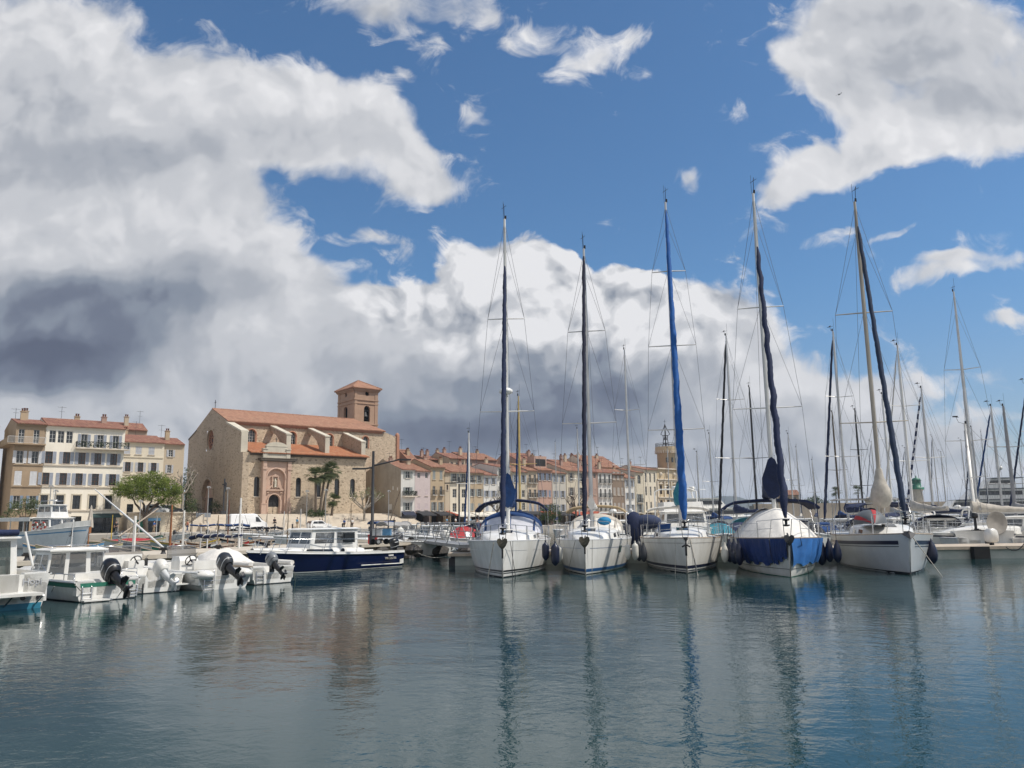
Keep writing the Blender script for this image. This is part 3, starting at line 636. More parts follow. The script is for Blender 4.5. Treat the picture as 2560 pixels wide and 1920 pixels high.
# ---------------------------------------------------------------- steps, retaining wall
m = MB()
for k in range(15):
    z = 3.8-k*.18
    m.prism([T(*p).xy for p in [(-9.2, -2.6-k*.62-(.02)), (31, -2.6-k*.62-.02), (31, -2.6-(k+1)*.62), (-9.2, -2.6-(k+1)*.62)]], .9, z-.05)
tag(m.build('church_steps', PALE), 'broad pale stone steps rising from the quay to the church portal', 'steps')
o = thing('retaining_wall', 'pale stone retaining wall below the church square with small shop openings', 'wall', T(0, 0, 0), TA)
m = MB(); RW = rubble('pale_rubble_wall', (.62, .54, .42), (.52, .45, .35), (.38, .32, .25), 1.6)
wallgrid(m, -19.6, -9.3, 1.0, 3.95, [(-18.6, -17.3, 1.06, 3.0), (-16.7, -14.9, 1.06, 3.2)], -6.35, .3); m.add([(-9.3, -6.35, 1), (-9.3, -2.6, 1), (-9.3, -2.6, 3.95), (-9.3, -6.35, 3.95)], [(0, 1, 2, 3)]); m.build('wall', RW, o)
m = MB(); m.box((-14.5, -6.3, 4.05), (10.4, .5, .2)); m.build('coping', PALE, o)
m = MB(); m.box((-17.95, -6.1, 2.0), (1.3, .06, 2.0)); m.build('door', GREENP, o)
m = MB(); m.box((-15.8, -6.1, 2.1), (1.8, .06, 2.2)); m.build('shop_window', GLASS, o)
m = MB(); m.box((-15.8, -6.45, 3.0), (1.8, .3, .4)); m.build('awning', LBLUE, o)
m = MB(); m.box((-16.9, -6.37, 2.2), (4.6, .02, 2.4)); 
wallgrid(m, -19.2, -14.2, 1.02, 3.5, [(-18.6, -17.3, 1.05, 3.0), (-16.7, -14.9, 1.05, 3.2)], -6.365, .01); m.v = m.v[8:]; m.f = [tuple(i-8 for i in f) for f in m.f[6:]]; m.mi = m.mi[6:]; m.s = m.s[6:]; m.build('painted_shopfront', MATS['wall_cream'], o)
o = thing('side_staircase', 'narrow stone stair with iron handrail climbing along the retaining wall', 'steps', T(0, 0, 0), TA)
m = MB()
for k in range(16): m.box((-12.6+k*.26, -6.95, 1.0+(k+1)*.175/2), (.26, 1.1, (k+1)*.175))
m.build('stair_flight', PALE, o)
m = MB(); m.tube([(-12.8, -7.5, 2.0), (-8.7, -7.5, 4.75)], .03, 5)
for k in range(9): m.tube([(-12.8+k*.51, -7.5, 1.1+k*.34), (-12.8+k*.51, -7.5, 2.0+k*.343)], .02, 4)
m.build('handrail', IRON, o)
# ---------------------------------------------------------------- buildings on the left
wl = lambda zx: -31.13+(zx-540)*.0118
WB = -31.13
def rel(l): return [wl(z)-WB for z in l]
o = house('white four storey building with grey blue shutters, red tiled roof and plant filled balcony', WB, -20.45, -5, 11, 1.05, 15.75, MATS['wall_warmwhite'],
  [(10.2, 1.75, .95, 5, 's', SHUTG, WINBR, rel([590, 785, 958, 1142, 1328])), (7.1, 1.75, .95, 5, 's', SHUTG, WINBR, rel([572, 765, 942, 1128, 1330])),
   (3.6, 2.0, 1.0, 5, 'p', SHUTG, BLACK, rel([548+25, 748, 932, 1118, 1302])), (13.25, 1.8, .85, 3, 'pe', SHUTG, WINW, rel([612, 705, 800])), (12.72, 2.0, .85, 3, 'se', SHUTG, WINW, rel([968, 1155, 1338])),
   (.05, 2.5, 1.4, 2, 'pe', SHUTG, BLACK, rel([705, 945])), (.05, 2.7, 3.3, 1, 'pe', SHUTG, BLACK, rel([1265]))],
  hr=1.6, roof=ROOF1, group='town buildings left of the church', name='apartment_building', chim=2, cat='apartment building', rev=.22)
for z in (9.97, 6.85, 3.42): m = MB(); m.box((5.34, -.06, z), (10.6, .2, .16)); m.build('string_course', PALE, o)
m = MB()
for x in rel([573, 748, 932, 1118, 1302]):
    for s in (-.62, .62): m.box((x+s, -.03, 4.6), (.16, .08, 2.25))
    m.box((x, -.03, 5.74), (1.4, .08, .18))
m.build('window_surround', MATS['wall_cream'], o)
balcony(o, rel([875])[0], 11.2, 12.62, 1.0, IRON, PALE, .95, .13, 9)
m = MB(); m.prism([(0, 2.95), (-1.6, 2.5), (-1.6, 2.3), (0, 2.75)], rel([1105])[0], 10.6, 'x'); m.build('awning', M('dark_green_awning', (.02, .05, .05), .8, .1, 3), o)
def text(body, size, mat, par, loc, rot=(R(90), 0, 0), name='lettering', ext=.01, sx=1.0):
    c = bpy.data.curves.new(name, 'FONT'); c.body = body; c.size = size; c.extrude = ext; c.align_x = 'CENTER'; c.resolution_u = 3
    t_ = bpy.data.objects.new(name, c); me = bpy.data.meshes.new_from_object(t_); bpy.data.objects.remove(t_)
    me.materials.clear(); me.materials.append(mat); q = bpy.data.objects.new(name, me); COL.objects.link(q); q.parent = par; q.location = loc; q.rotation_euler = rot; q.scale = (sx, 1, 1); return q
text('MAISON', .30, BLACK, o, (rel([838])[0], -.015, 2.92), name='wall_lettering')
o2 = house('tan weathered corner building with long balcony and white closed shutters', -34.95, WB, -5, 12, 1.05, 15.8, MATS['wall_tan'],
  [(13.0, 2.0, .75, 2, 'pe', SHUTG, WINW, [.72, 2.6]), (10.1, 1.8, .85, 2, 's', M('white_shutter', (.66, .66, .67), .6, .05, 3), WINW, [.75, 2.65]), (7.0, 2.0, .9, 2, 'c', MATS['white_shutter'], WINW, [.75, 2.65]), (3.6, 1.9, .8, 2, 's', M('blue_shutter', (.25, .32, .42), .7, .1, 3), WINW, [.8, 2.8]), (.05, 2.5, 1.3, 1, 'pe', SHUTG, BLACK, [2.0])],
  hr=1.2, roof=ROOF1, group='town buildings left of the church', name='apartment_building', cat='apartment building', chim=2)
b = balcony(o2, -1.0, 3.75, 12.9, 1.0, WINW, MATS['wall_tan'], .95, .13)
m = MB(); m.box((-.5, 4, 12.82), (1.0, 9, .16)); m.box((-.95, 4, 13.3), (.1, 9, .9)); m.build('side_balcony', MATS['wall_tan'], o2)
for z in (9.9, 6.8): m = MB(); m.box((1.9, -.05, z), (3.7, .16, .14)); m.build('string_course', MATS['wall_tan'], o2)
house('low pale building at the far left edge behind the tan building', -46, -36.2, 2, 10, 1.05, 15.9, MATS['wall_cream'], [(12.5, 1.6, .9, 4, 's'), (9, 1.6, .9, 4, 's'), (5.5, 1.8, .9, 4, 's')], hr=1.0, group='town buildings left of the church', name='apartment_building', cat='apartment building')
o = house('cream building with closed grey shutters behind the pine tree', -18.0, -11.5, 6, 10, 1.05, 14.95, MATS['wall_pale'],
  [(12.9, 1.3, .95, 3, 'c', M('light_grey_shutter', (.48, .49, .52), .7, .06, 3), WINW, [.6, 2.4, 4.45]), (9.95, 1.6, .85, 3, 's', MATS['light_grey_shutter'], WINBR, [.85, 2.85, 4.95]), (6.0, 1.6, .9, 3, 's', MATS['light_grey_shutter'], WINBR), (2.8, 1.8, 1.0, 2, 'p', SHUTG, BLACK)], hr=1.6, roof=ROOF1, group='town buildings left of the church', name='apartment_building', cat='apartment building')
for z in (12.4, 9.5): m = MB(); m.box((3.2, -.04, z), (6.4, .14, .14)); m.build('string_course', MATS['wall_cream'], o)
house('narrow cream building with two small shuttered windows left of the church', -11.48, -8.1, 6.2, 9, 1.05, 14.9, MATS['wall_beige'], [(12.7, 1.2, .7, 1, 's', MATS['light_grey_shutter'], WINW, [1.15]), (9.9, 1.4, .65, 1, 's', MATS['light_grey_shutter'], WINW, [1.05]), (6.2, 1.5, .65, 1, 's', MATS['light_grey_shutter'], WINW, [1.05])], hr=1.4, roof=ROOF1, group='town buildings left of the church', name='apartment_building', cat='apartment building')
house('ruined looking house top with broken tiles behind the cream building', -17.5, -11.6, 17, 7, 1.05, 18.2, MATS['wall_beige'], [(15.4, 1.5, 1.7, 1, 'pe', SHUTG, BLACK)], hr=1.5, roof=ROOF1, group='town buildings left of the church', name='apartment_building', cat='apartment building')
house('distant red roofed house in the gap left of the church', -8.0, -2, 34, 8, 1.05, 14.5, MATS['wall_white'], [(12, 1.3, .8, 3, 's'), (8.6, 1.3, .8, 3, 's')], roof=ROOF1, group='town buildings left of the church', name='apartment_building', cat='apartment building')
# ---------------------------------------------------------------- row of townhouses along the quay
def vx(x, y): p = onT(900+x/5.027, 1080+y/5.027, ly=-6); return p.x, p.z
def tx(x, y): p = onT(1300+x/4.809, 1060+y/4.809, ly=-6); return p.x, p.z
def row(f, a, b, ye, mat, label, n, zs, style, wd=.9, hh=1.55, shut=SHUTG, shop=(2.9, WINBR, None), dep=11, hr=2.2, roof=None, dy=0, corn=True):
    x0, z = f(a, ye); x1, _ = f(b, ye)
    rows = [(zz, hh*(k and 1 or 1.05), wd, n, s, shut) for k, (zz, s) in enumerate(zip(zs, style))]
    return house(label, x0+.02, x1-.02, -6+dy, dep, 1.05, z-1.05, mat, rows, hr*.78, roof or ROOF2, shop=shop, corn=corn)
W_ = MATS
RAWN = M('rust_red_awning', (.33, .075, .04), .85, .12, 3); NAWN = M('dark_navy_awning', (.02, .025, .05), .85, .1, 3); CAWN = M('cream_awning', (.66, .62, .54), .85, .06, 3); BAWN = M('charcoal_awning', (.03, .03, .034), .85, .1, 3)
GRSH = M('grey_green_shutter', (.30, .32, .31), .7, .08, 3); DKSH = M('dark_brown_shutter', (.07, .05, .04), .7, .1, 3); BLSH = M('slate_blue_shutter', (.22, .27, .36), .7, .08, 3)
h = row(vx, 515, 690, 470, W_['wall_white'], 'white end house with plant filled balcony and bare beige side wall', 1, [9.3, 6.1, 3.2], ['s', 's', 's'], 1.0, 1.5, GRSH, (2.7, BLACK, NAWN, 1.0), 14, 2.6)
m = MB(); m.xf = SG; wallgrid(m, 0, 14, 0, 11.0, [(2.6, 3.1, 7.2, 7.9), (1.0, 1.4, 7.0, 7.6), (9.6, 10.3, 6.6, 7.6), (3.2, 4.4, 3.4, 4.5), (2.2, 4.6, .1, 2.0)], -.03, .2); m.add([(0, -.03, 11), (14, -.03, 11), (7, -.03, 13.4)], [(0, 1, 2)]); m.build('side_wall', wallmat('streaked_beige_render', (.40, .345, .275), .5), h)
m = MB(); m.xf = SG
for a, b, c, d in [(2.6, 3.1, 7.2, 7.9), (1.0, 1.4, 7.0, 7.6), (9.6, 10.3, 6.6, 7.6), (3.2, 4.4, 3.4, 4.5), (2.2, 4.6, .1, 2.0)]: m.box(((a+b)/2, .12, (c+d)/2), (b-a, .06, d-c))
m.build('side_window', GLASS, h); balcony(h, .3, 3.2, 5.9, .9, IRON, PALE, .9, .1, 5)
row(vx, 690, 885, 490, W_['wall_pink'], 'pale pink house with mismatched small windows', 2, [9.4, 6.0, 3.3], ['e', 'c', 'c'], .6, 1.2, M('pale_pink_shutter', (.62, .52, .52), .7, .05, 3), (2.7, BLACK, BAWN, 2.6), 12, 2.3)
row(vx, 885, 1065, 440, W_['wall_tan'] if 0 else W_['wall_ochre'], 'tall narrow ochre house with a small balcony', 2, [9.2, 6.2, 3.1], ['c', 'be', 's'], .62, 1.7, GRSH, (2.7, WINBR, BAWN, 3.2), 12, 2.4)
row(vx, 1068, 1128, 505, W_['wall_brown'] if 0 else W_['wall_beige'], 'very narrow shadowed brown house sliver beside the tall ochre house', 1, [7.2], ['c'], .4, 1.0, DKSH, (2.7, WINBR, RAWN, 3.4), 12, 2.0)
row(vx, 1130, 1360, 500, W_['wall_pale'], 'cream house with dark open windows and a small top balcony', 2, [8.9, 5.7, 2.9], ['bs', 'e', 'e'], .95, 1.7, GRSH, (2.5, WINBR, CAWN, 3.0), 12, 2.6)
row(vx, 1360, 1548, 510, W_['wall_ochre'], 'ochre house with grey shutters right of the cream house with dark windows', 2, [8.7, 6.0, 3.1], ['s', 's', 'c'], .8, 1.5, GRSH, (2.5, WINBR, CAWN, 3.2), 12, 2.5)
row(vx, 1550, 1720, 540, W_['wall_white'], 'small white house with grey shutters and dark eaves', 2, [8.5, 5.9, 3.0], ['s', 's', 'c'], .75, 1.3, SHUTG, (2.5, WINBR, CAWN, 3.0), 12, 2.0, ROOF1)
row(vx, 1722, 1888, 440, W_['wall_white'], 'tall slim white house behind the mast with stacked iron balconies', 2, [10.2, 7.1, 4.0], ['be', 'be', 'be'], .7, 1.9, SHUTG, (2.9, WINBR, None), 12, 1.4, ROOF1)
row(vx, 1905, 2098, 500, W_['wall_cream'], 'pale yellow house with grey shutters behind the yellow mast', 2, [9.0, 5.9, 3.2], ['s', 'e', 'e'], .8, 1.5, SHUTG, (2.7, WINBR, BAWN, 3.0), 12, 2.4)
row(tx, 85, 208, 560, W_['wall_peach'], 'slim peach house with small iron balconies', 2, [9.0, 5.9, 2.9], ['be', 'be', 'c'], .7, 1.7, SHUTG, (2.6, WINBR, BAWN, 2.8), 12, 2.4)
h = row(tx, 210, 380, 552, W_['wall_salmon'], 'salmon pink house with blue grey shutters and a roof loggia', 3, [9.6, 6.0, 2.9], ['s', 'm', 's'], .62, 1.5, BLSH, (2.6, WINBR, RAWN, 2.8), 12, 2.6)
m = MB(); m.box((2.1, 2.6, 13.6), (3.6, 2.4, 2.8)); m.build('roof_loggia', W_['wall_salmon'], h)
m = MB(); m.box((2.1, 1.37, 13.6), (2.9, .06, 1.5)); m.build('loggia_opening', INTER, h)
row(tx, 385, 550, 590, W_['wall_greycream'], 'grey cream house with pale grey shutters right of the salmon house', 2, [9.3, 5.9, 2.9], ['s', 's', 'm'], .75, 1.5, SHUTG, (2.5, WINBR, BAWN, 2.6), 12, 1.8)
row(tx, 555, 788, 560, W_['wall_cream'], 'wide cream house with taupe shutters left of the dusty rose house', 2, [9.6, 6.4, 2.9], ['s', 's', 's'], .95, 1.8, M('taupe_shutter', (.33, .29, .25), .7, .1, 3), (2.5, WINBR, RAWN, 3.0), 12, 2.4)
row(tx, 790, 930, 575, W_['wall_rose'], 'dusty rose house with two small round topped attic windows', 2, [10.4, 6.6, 3.2], ['ae', 'c', 'c'], .7, 1.4, M('rose_shutter', (.42, .30, .25), .7, .1, 3), (2.5, WINBR, RAWN, 3.0), 12, 2.2, ROOF1)
row(tx, 935, 1100, 582, W_['wall_white'], 'white house with three columns of arched windows and iron balconies', 3, [9.3, 6.0, 2.9], ['abe', 'abe', 'abe'], .66, 2.0, SHUTG, (2.4, PALE, None), 12, 2.2, ROOF1)
row(tx, 1105, 1250, 602, W_['wall_brown'], 'dark brown house with pale shutters', 3, [10.2, 6.6, 3.0], ['c', 'c', 'c'], .75, 1.8, M('pale_taupe_shutter', (.44, .40, .36), .7, .08, 3), (2.4, PALE, None), 12, 2.0, ROOF1)
row(tx, 1255, 1373, 647, W_['wall_white'], 'low narrow white house with grey shutters beside the brown house', 2, [8.6, 5.7, 2.9], ['s', 'm', 'm'], .62, 1.5, SHUTG, (2.4, PALE, None), 12, 3.0)
row(tx, 1378, 1478, 580, W_['wall_cream'], 'pale yellow house with one round topped window over a green balcony', 1, [9.4, 4.9, 2.5], ['ae', 'bs', 's'], 1.15, 2.0, GRSH, (2.2, PALE, None), 12, 1.5)
row(tx, 1480, 1640, 548, W_['wall_pale'], 'pale beige house with narrow tall windows left of the town hall', 3, [9.8, 6.6, 2.9], ['e', 'e', 'e'], .62, 2.2, SHUTG, (2.5, PALE, None), 12, 1.6)
# higher houses seen above the row
def back(f, a, b, ye, mat, label, y=10, hr=1.6, roof=ROOF1, n=3, dep=9):
    def g(x, yy): q = onT(900+x/5.027, 1080+yy/5.027, ly=y) if f is vx else onT(1300+x/4.809, 1060+yy/4.809, ly=y); return q.x, q.z
    x0, z = g(a, ye); x1, _ = g(b, ye)
    house(label, x0, x1, y, dep, 1.05, z-1.05, mat, [(z-3.2, 1.3, .7, n, 'e')], hr, roof, group='houses behind the quayside row', chim=2, corn=False, ridge=.6)
back(vx, 395, 640, 352, W_['wall_tan'], 'dark roofed house just behind the white end house by the church', 12, 2.2)
back(vx, 640, 770, 400, W_['wall_rose'], 'rose walled gable house rising behind the pale pink house', 8, 3.4, ROOF2)
back(vx, 840, 1100, 345, W_['wall_brown'], 'brown house with dark tiles behind the tall ochre house', 14, 1.2)
back(vx, 1120, 1320, 330, W_['wall_beige'], 'beige walled house with red roof behind the cream house', 10, 1.6)
back(vx, 1325, 1725, 340, wallmat('wall_mauve', (.42, .31, .26), .3), 'broad mauve pink house with red roof above the ochre house', 11, 1.9, ROOF2)
back(tx, -30, 110, 440, W_['wall_rose'], 'rose walled house with red roof above the slim peach house', 9, 2.2)
back(tx, 115, 275, 440, W_['wall_salmon'], 'tall salmon gable with chimney above the salmon house', 14, 2.2)
back(tx, 300, 480, 470, W_['wall_tan'], 'low tan house with dark roof above the grey cream house', 10, 1.0)
back(tx, 500, 760, 490, W_['wall_mauve'], 'wide mauve house with orange roof above the wide cream house', 9, 1.6, ROOF2)
back(tx, 690, 860, 470, W_['wall_brown'], 'brown attic house above the dusty rose house', 15, 1.4)
back(tx, 870, 1080, 478, W_['wall_rose'], 'rose penthouse with red roof above the white arched house', 12, .8)
h_ = house('broad house with big orange hipped looking roof left of the round tower', 90.5, 101.5, 6, 12, 1.05, 14.2, W_['wall_pale'], [(11, 1.4, .9, 5, 'e')], 3.2, ROOF2, group='houses behind the quayside row', chim=3)
# ---------------------------------------------------------------- town hall with round tower
STONE = W_['wall_stone']
o = house('ornate ochre stone town hall with arched ground floor beside the round tower', 101.95, 109.75, -6, 14, 1.05, 13.4, STONE,
  [(7.0, 2.2, .95, 3, 'e', SHUTG, WINBR), (2.6, 3.0, 1.1, 3, 'ae', SHUTG, WINBR), (.05, 2.2, 1.1, 3, 'ae', SHUTG, WINBR)], .6, ROOF2, group='town hall buildings', name='town_hall', cat='town hall', chim=0)
m = MB()
for z, h, e in ((13.3, .3, .5), (10.6, .25, .4), (10.2, .2, .22), (6.2, .25, .35), (5.8, .15, .2), (2.35, .2, .2)): m.box((3.9, -e/2, z), (7.9, e, h))
for k in range(4): m.box((k*2.6+.02, -.14, 8.2), (.36, .28, 4.0)); m.box((k*2.6+.02, -.14, 4.0), (.4, .26, 3.4))
for k in range(3): m.prism([(k*2.6+.6, 9.5), (k*2.6+2.0, 9.5), (k*2.6+1.3, 10.0)], -.25, 0, 'y'); m.lathe([(.05, 0), (.42, .2), (.5, .7), (.3, 1.0)], (k*2.6+1.3, -.05, 11.4), 8)
m.build('stone_mouldings', PALE, o)
o = thing('clock_tower', 'round crenellated ochre stone tower topped with an iron bell cage', 'tower', T(onT(1666, 1150, ly=-1.8).x, -1.8, 0), TA)
m = MB(); r = 2.35
m.lathe([(r, 1), (r, 18.6), (r+.15, 18.7), (r+.42, 19.4), (r+.42, 20.4)], (0, 0, 0), 28); m.build('tower_wall', STONE, o)
m = MB()
for k in range(28): a = 2*math.pi*k/28; m.box(((r+.25)*math.cos(a), (r+.35)*math.sin(a), 19.05), (.5, .25, .7), rz=a)
m.build('corbels', PALE, o)
for a in (-100, -60, -135, -25):
    m = MB(); m.box((r*math.cos(R(a)), r*math.sin(R(a)), 16.9), (.12, .6, 1.2), rz=R(a)); m.build('window', GLASS, o)
m = MB()
for k in range(24): a = 2*math.pi*k/24; m.tube([((r+.3)*math.cos(a), (r+.3)*math.sin(a), 20.4), ((r+.3)*math.cos(a), (r+.3)*math.sin(a), 21.3)], .04, 4)
for z in (20.8, 21.3): m.tube([((r+.3)*math.cos(2*math.pi*k/24), (r+.3)*math.sin(2*math.pi*k/24), z) for k in range(25)], .05, 4)
m.build('parapet_railing', IRON, o)
m = MB()
for k in range(4):
    a = math.pi/4+math.pi*k/2; c, s = math.cos(a), math.sin(a)
    m.tube([(.8*c, .8*s, 20.4), (.5*c, .5*s, 22.5), (.6*c, .6*s, 23.4), (1.15*c, 1.15*s, 23.8), (.75*c, .75*s, 24.6), (.25*c, .25*s, 25.6), (0, 0, 26.4)], .10, 5)
for z, q in ((22.4, .52), (23.4, .6), (21.3, .68)): m.tube([(q*math.cos(2*math.pi*k/16), q*math.sin(2*math.pi*k/16), z) for k in range(17)], .07, 4)
m.tube([(0, 0, 26.3), (0, 0, 27.6)], .05, 4); m.tube([(-.4, 0, 27.1), (.4, 0, 27.1)], .04, 4); m.build('bell_cage', IRON, o)
m = MB(); m.lathe([(.05, .7), (.22, .62), (.3, .3), (.42, .04), (.44, 0)], (0, 0, 22.6), 12); m.build('bell', IRON, o)
# ---------------------------------------------------------------- sailing yachts: x runs aft from the stem, y across
def shape(t, tm=.60, p=2.1, st=.20):
    return 1-(1-t/tm)**p if t < tm else 1-st*((t-tm)/(1-tm))**2
TS = [0, .012, .03, .06, .1, .16, .23, .31, .4, .5, .6, .7, .8, .9, 1]
class Hull:
    def __init__(s, L, B, fb, ov=.3, spring=.14, wl=.86, tm=.60, st=.2, p=2.1): s.L, s.B, s.fb, s.ov, s.sp, s.wl, s.tm, s.st, s.p = L, B, fb, ov, spring, wl, tm, st, p
    def zs(s, t): return s.fb*(1+s.sp*(1-t)**2-.04*math.sin(math.pi*min(1, t)))
    def bd(s, t): return max(.025, s.B/2*shape(t, s.tm, s.p, s.st))
    def bw(s, t): return max(.02, s.B/2*s.wl*shape(max(0, t-.015), s.tm+.05, s.p-.2, s.st+.15))
    def pt(s, t, h, sd, off=0):
        zs = s.zs(t); x = t*s.L-s.ov*max(h, 0)*(1-t)**3+.25*min(0, h)*-(1-t)
        if h >= 0: b = s.bw(t)+(s.bd(t)-s.bw(t))*h**.75; z = h*zs
        else: b = s.bw(t)*(1+.75*h); z = h*.5
        n = off*(1 if t < .985 else 0)
        return (x-(off*1.2*(1-t)**6), sd*(b+n), z)
    def build(s, par, mat, stripes=(), hs=(-1, -.4, 0, .08, .2, .4, .6, .8, .92, 1), name='hull'):
        m = MB()
        for sd in (-1, 1): m.grid([[s.pt(t, h, sd) for h in hs] for t in TS])
        m.add([s.pt(1, h, -1) for h in hs]+[s.pt(1, h, 1) for h in reversed(hs)], [tuple(range(2*len(hs)))], False)
        m.add([s.pt(0, h, -1) for h in hs]+[s.pt(0, h, 1) for h in reversed(hs)], [tuple(range(2*len(hs)))], False)
        hull = m.build(name, mat, par)
        for (nm, h0, h1, mt, *ex) in stripes:
            t0, t1 = ex if ex else (0, 1); ts = [lerp(t0, t1, k/22) for k in range(23)] if t0 > 0 else TS
            m = MB()
            for sd in (-1, 1): m.grid([[s.pt(t, lerp(h0, h1, k/2), sd, .006) for k in range(3)] for t in ts])
            m.build(nm, mt, hull)
        return hull
    def deck(s, par, mat, rail=ALU, camber=.06):
        m = MB(); rows = []
        for t in TS:
            b = s.bd(t); z = s.zs(t)-.012; x = t*s.L-s.ov*(1-t)**3
            rows.append([(x, b*q, z+camber*(1-q*q)*min(1, b)) for q in (-1, -.75, -.5, -.25, 0, .25, .5, .75, 1)])
        m.grid(rows); d = m.build('deck', mat, par)
        if rail:
            m = MB()
            for sd in (-1, 1): m.tube([(p[0], p[1]-.02*sd, p[2]+.02) for p in [s.pt(t, 1, sd) for t in TS]], .028, 5)
            m.build('toe_rail', rail, d)
        return d
    def top(s, x, q=1): t = max(0, min(1, x/s.L)); return V3(x, q*s.bd(t), s.zs(t))
def coachroof(h, par, x0, x1, ht, wf=.58, mat=GEL, win=True):
    m = MB(); rows = []
    for k in range(9):
        u = k/8; x = lerp(x0, x1, u); t = x/h.L; w = h.bd(t)*wf*(.75+.25*min(1, u*3)); H = ht*(math.sin(min(1, u*1.7)*math.pi/2)**.8 if u < 1 else 1)
        z = h.zs(t)-.02; rows.append([(x, -w, z), (x, -w*.94, z+H*.72), (x, -w*.8, z+H*.95), (x, -w*.4, z+H*1.08), (x, 0, z+H*1.12), (x, w*.4, z+H*1.08), (x, w*.8, z+H*.95), (x, w*.94, z+H*.72), (x, w, z)])
    m.grid(rows); m.add(rows[-1], [tuple(range(9))], False); c = m.build('coachroof', mat, par)
    if win:
        m = MB()
        for sd in (0, 8):
            for a in (3, 5):
                p, q, r_, s_ = Vector(rows[a][sd]), Vector(rows[a+1][sd]), Vector(rows[a+1][1 if sd == 0 else 7]), Vector(rows[a][1 if sd == 0 else 7])
                o = Vector((0, -.008 if sd == 0 else .008, 0)); m = MB(); m.add([lerp(p, s_, .35)+o, lerp(q, r_, .35)+o, lerp(q, r_, .85)+o, lerp(p, s_, .85)+o], [(0, 1, 2, 3)], False); m.build('cabin_window', GLASS, c)
        m = MB(); m.box((lerp(x0, x1, .3), 0, h.zs(.3)+ht*.8), (.5, .5, .05), ry=-.2); m.build('deck_hatch', GLASS, c)
    return c
def anchor(par, c, s=1.0, mat=None):
    m = MB(); out = [(0, -.30), (-.16, -.12), (-.24, .06), (-.22, .2), (-.10, .24), (0, .12), (.10, .24), (.22, .2), (.24, .06), (.16, -.12)]
    vs = [(-.02+abs(y)*-.35, y*s, z*s) for y, z in out]+[(.06+abs(y)*-.35, y*s, z*s) for y, z in out]; n = len(out)
    m.add([tuple(Vector(c)+Vector(v)) for v in vs], [tuple(range(n)), tuple(range(n, 2*n))]+[(i, (i+1) % n, n+(i+1) % n, n+i) for i in range(n)], False)
    m.tube([tuple(Vector(c)+Vector((.02, 0, .1))), tuple(Vector(c)+Vector((.5, 0, .22)))], .03, 5)
    return m.build('anchor', mat or ANCH, par)
def pulpit(h, par, hgt=.62, L0=1.5, x0=-.1):
    m = MB(); a, b = h.top(L0, 1), h.top(L0, -1); f = V3(x0-h.ov*.6, 0, h.zs(0)); U = V3(0, 0, hgt)
    top = [a*1+U, lerp(a, f, .6)+V3(0, .12, hgt+.03), f+V3(.05, .16, hgt+.05), f+V3(.05, -.16, hgt+.05), lerp(b, f, .6)+V3(0, -.12, hgt+.03), b+U]
    m.tube(top, .014, 6)
    mid = [p-V3(0, 0, hgt*.48) for p in (top[0], top[1])]; m.tube(mid, .011, 5); mid = [p-V3(0, 0, hgt*.48) for p in (top[5], top[4])]; m.tube(mid, .011, 5)
    for p, q in ((top[0], a), (top[1], h.top(L0*.55, 1)), (top[2], h.top(.18, .8)), (top[3], h.top(.18, -.8)), (top[4], h.top(L0*.55, -1)), (top[5], b)): m.tube([p, q], .014, 5)
    return m.build('pulpit', STEEL, par)
def lifelines(h, par, x0, x1, n=5, hgt=.6, one=False):
    w = MB()
    for sd in (-1, 1):
        pts = [h.top(lerp(x0, x1, k/(n-1)), sd*.97) for k in range(n)]
        for p in pts:
            m = w if one else MB(); m.tube([p, p+V3(0, 0, hgt)], .012, 5)
            if not one: m.build('stanchion', STEEL, par)
        w.tube([p+V3(0, 0, hgt-.02) for p in pts], .006, 4); w.tube([p+V3(0, 0, hgt*.5) for p in pts], .005, 4)
    return w.build('guard_rail' if one else 'lifeline', STEEL if one else WIRE, par)
def furl(par, a, b, r0, r1, mat, wob=.0, name='furled_genoa', seed=1, n=46):
    a, b = Vector(a), Vector(b); m = MB(); rn = random.Random(seed); n *= 2; d = (b-a).normalized(); e1 = d.cross(V3(0, 1, 0)).normalized(); e2 = d.cross(e1); rings = []
    for k in range(n+1):
        u = k/n; tw = 2*math.pi*u*9; r_ = lerp(r0, r1, u)*(1+rn.uniform(-.04, .04)+.04*math.sin(u*23+seed)); r_ *= .35+.65*min(1, u*22, (1-u)*22)
        c = lerp(a, b, u)+V3(math.cos(tw)*wob, math.sin(tw)*wob, 0); ph = u*2*math.pi*13
        rings.append([c+(e1*math.cos(t)+e2*math.sin(t))*r_*(1+.09*math.cos(t-ph)+.06*math.cos(3*(t-ph))) for t in [2*math.pi*j/12 for j in range(12)]])
    m.loft(rings); g = m.build(name, mat, par)
    m = MB(); d = (b-a).normalized(); m.lathe([(.05, -.32), (.13, -.3), (.13, -.25), (.05, -.24), (.05, -.12), (.13, -.1), (.13, -.05), (.05, -.04)], a, 10); m.build('furler_drum', BLACK, g); return g
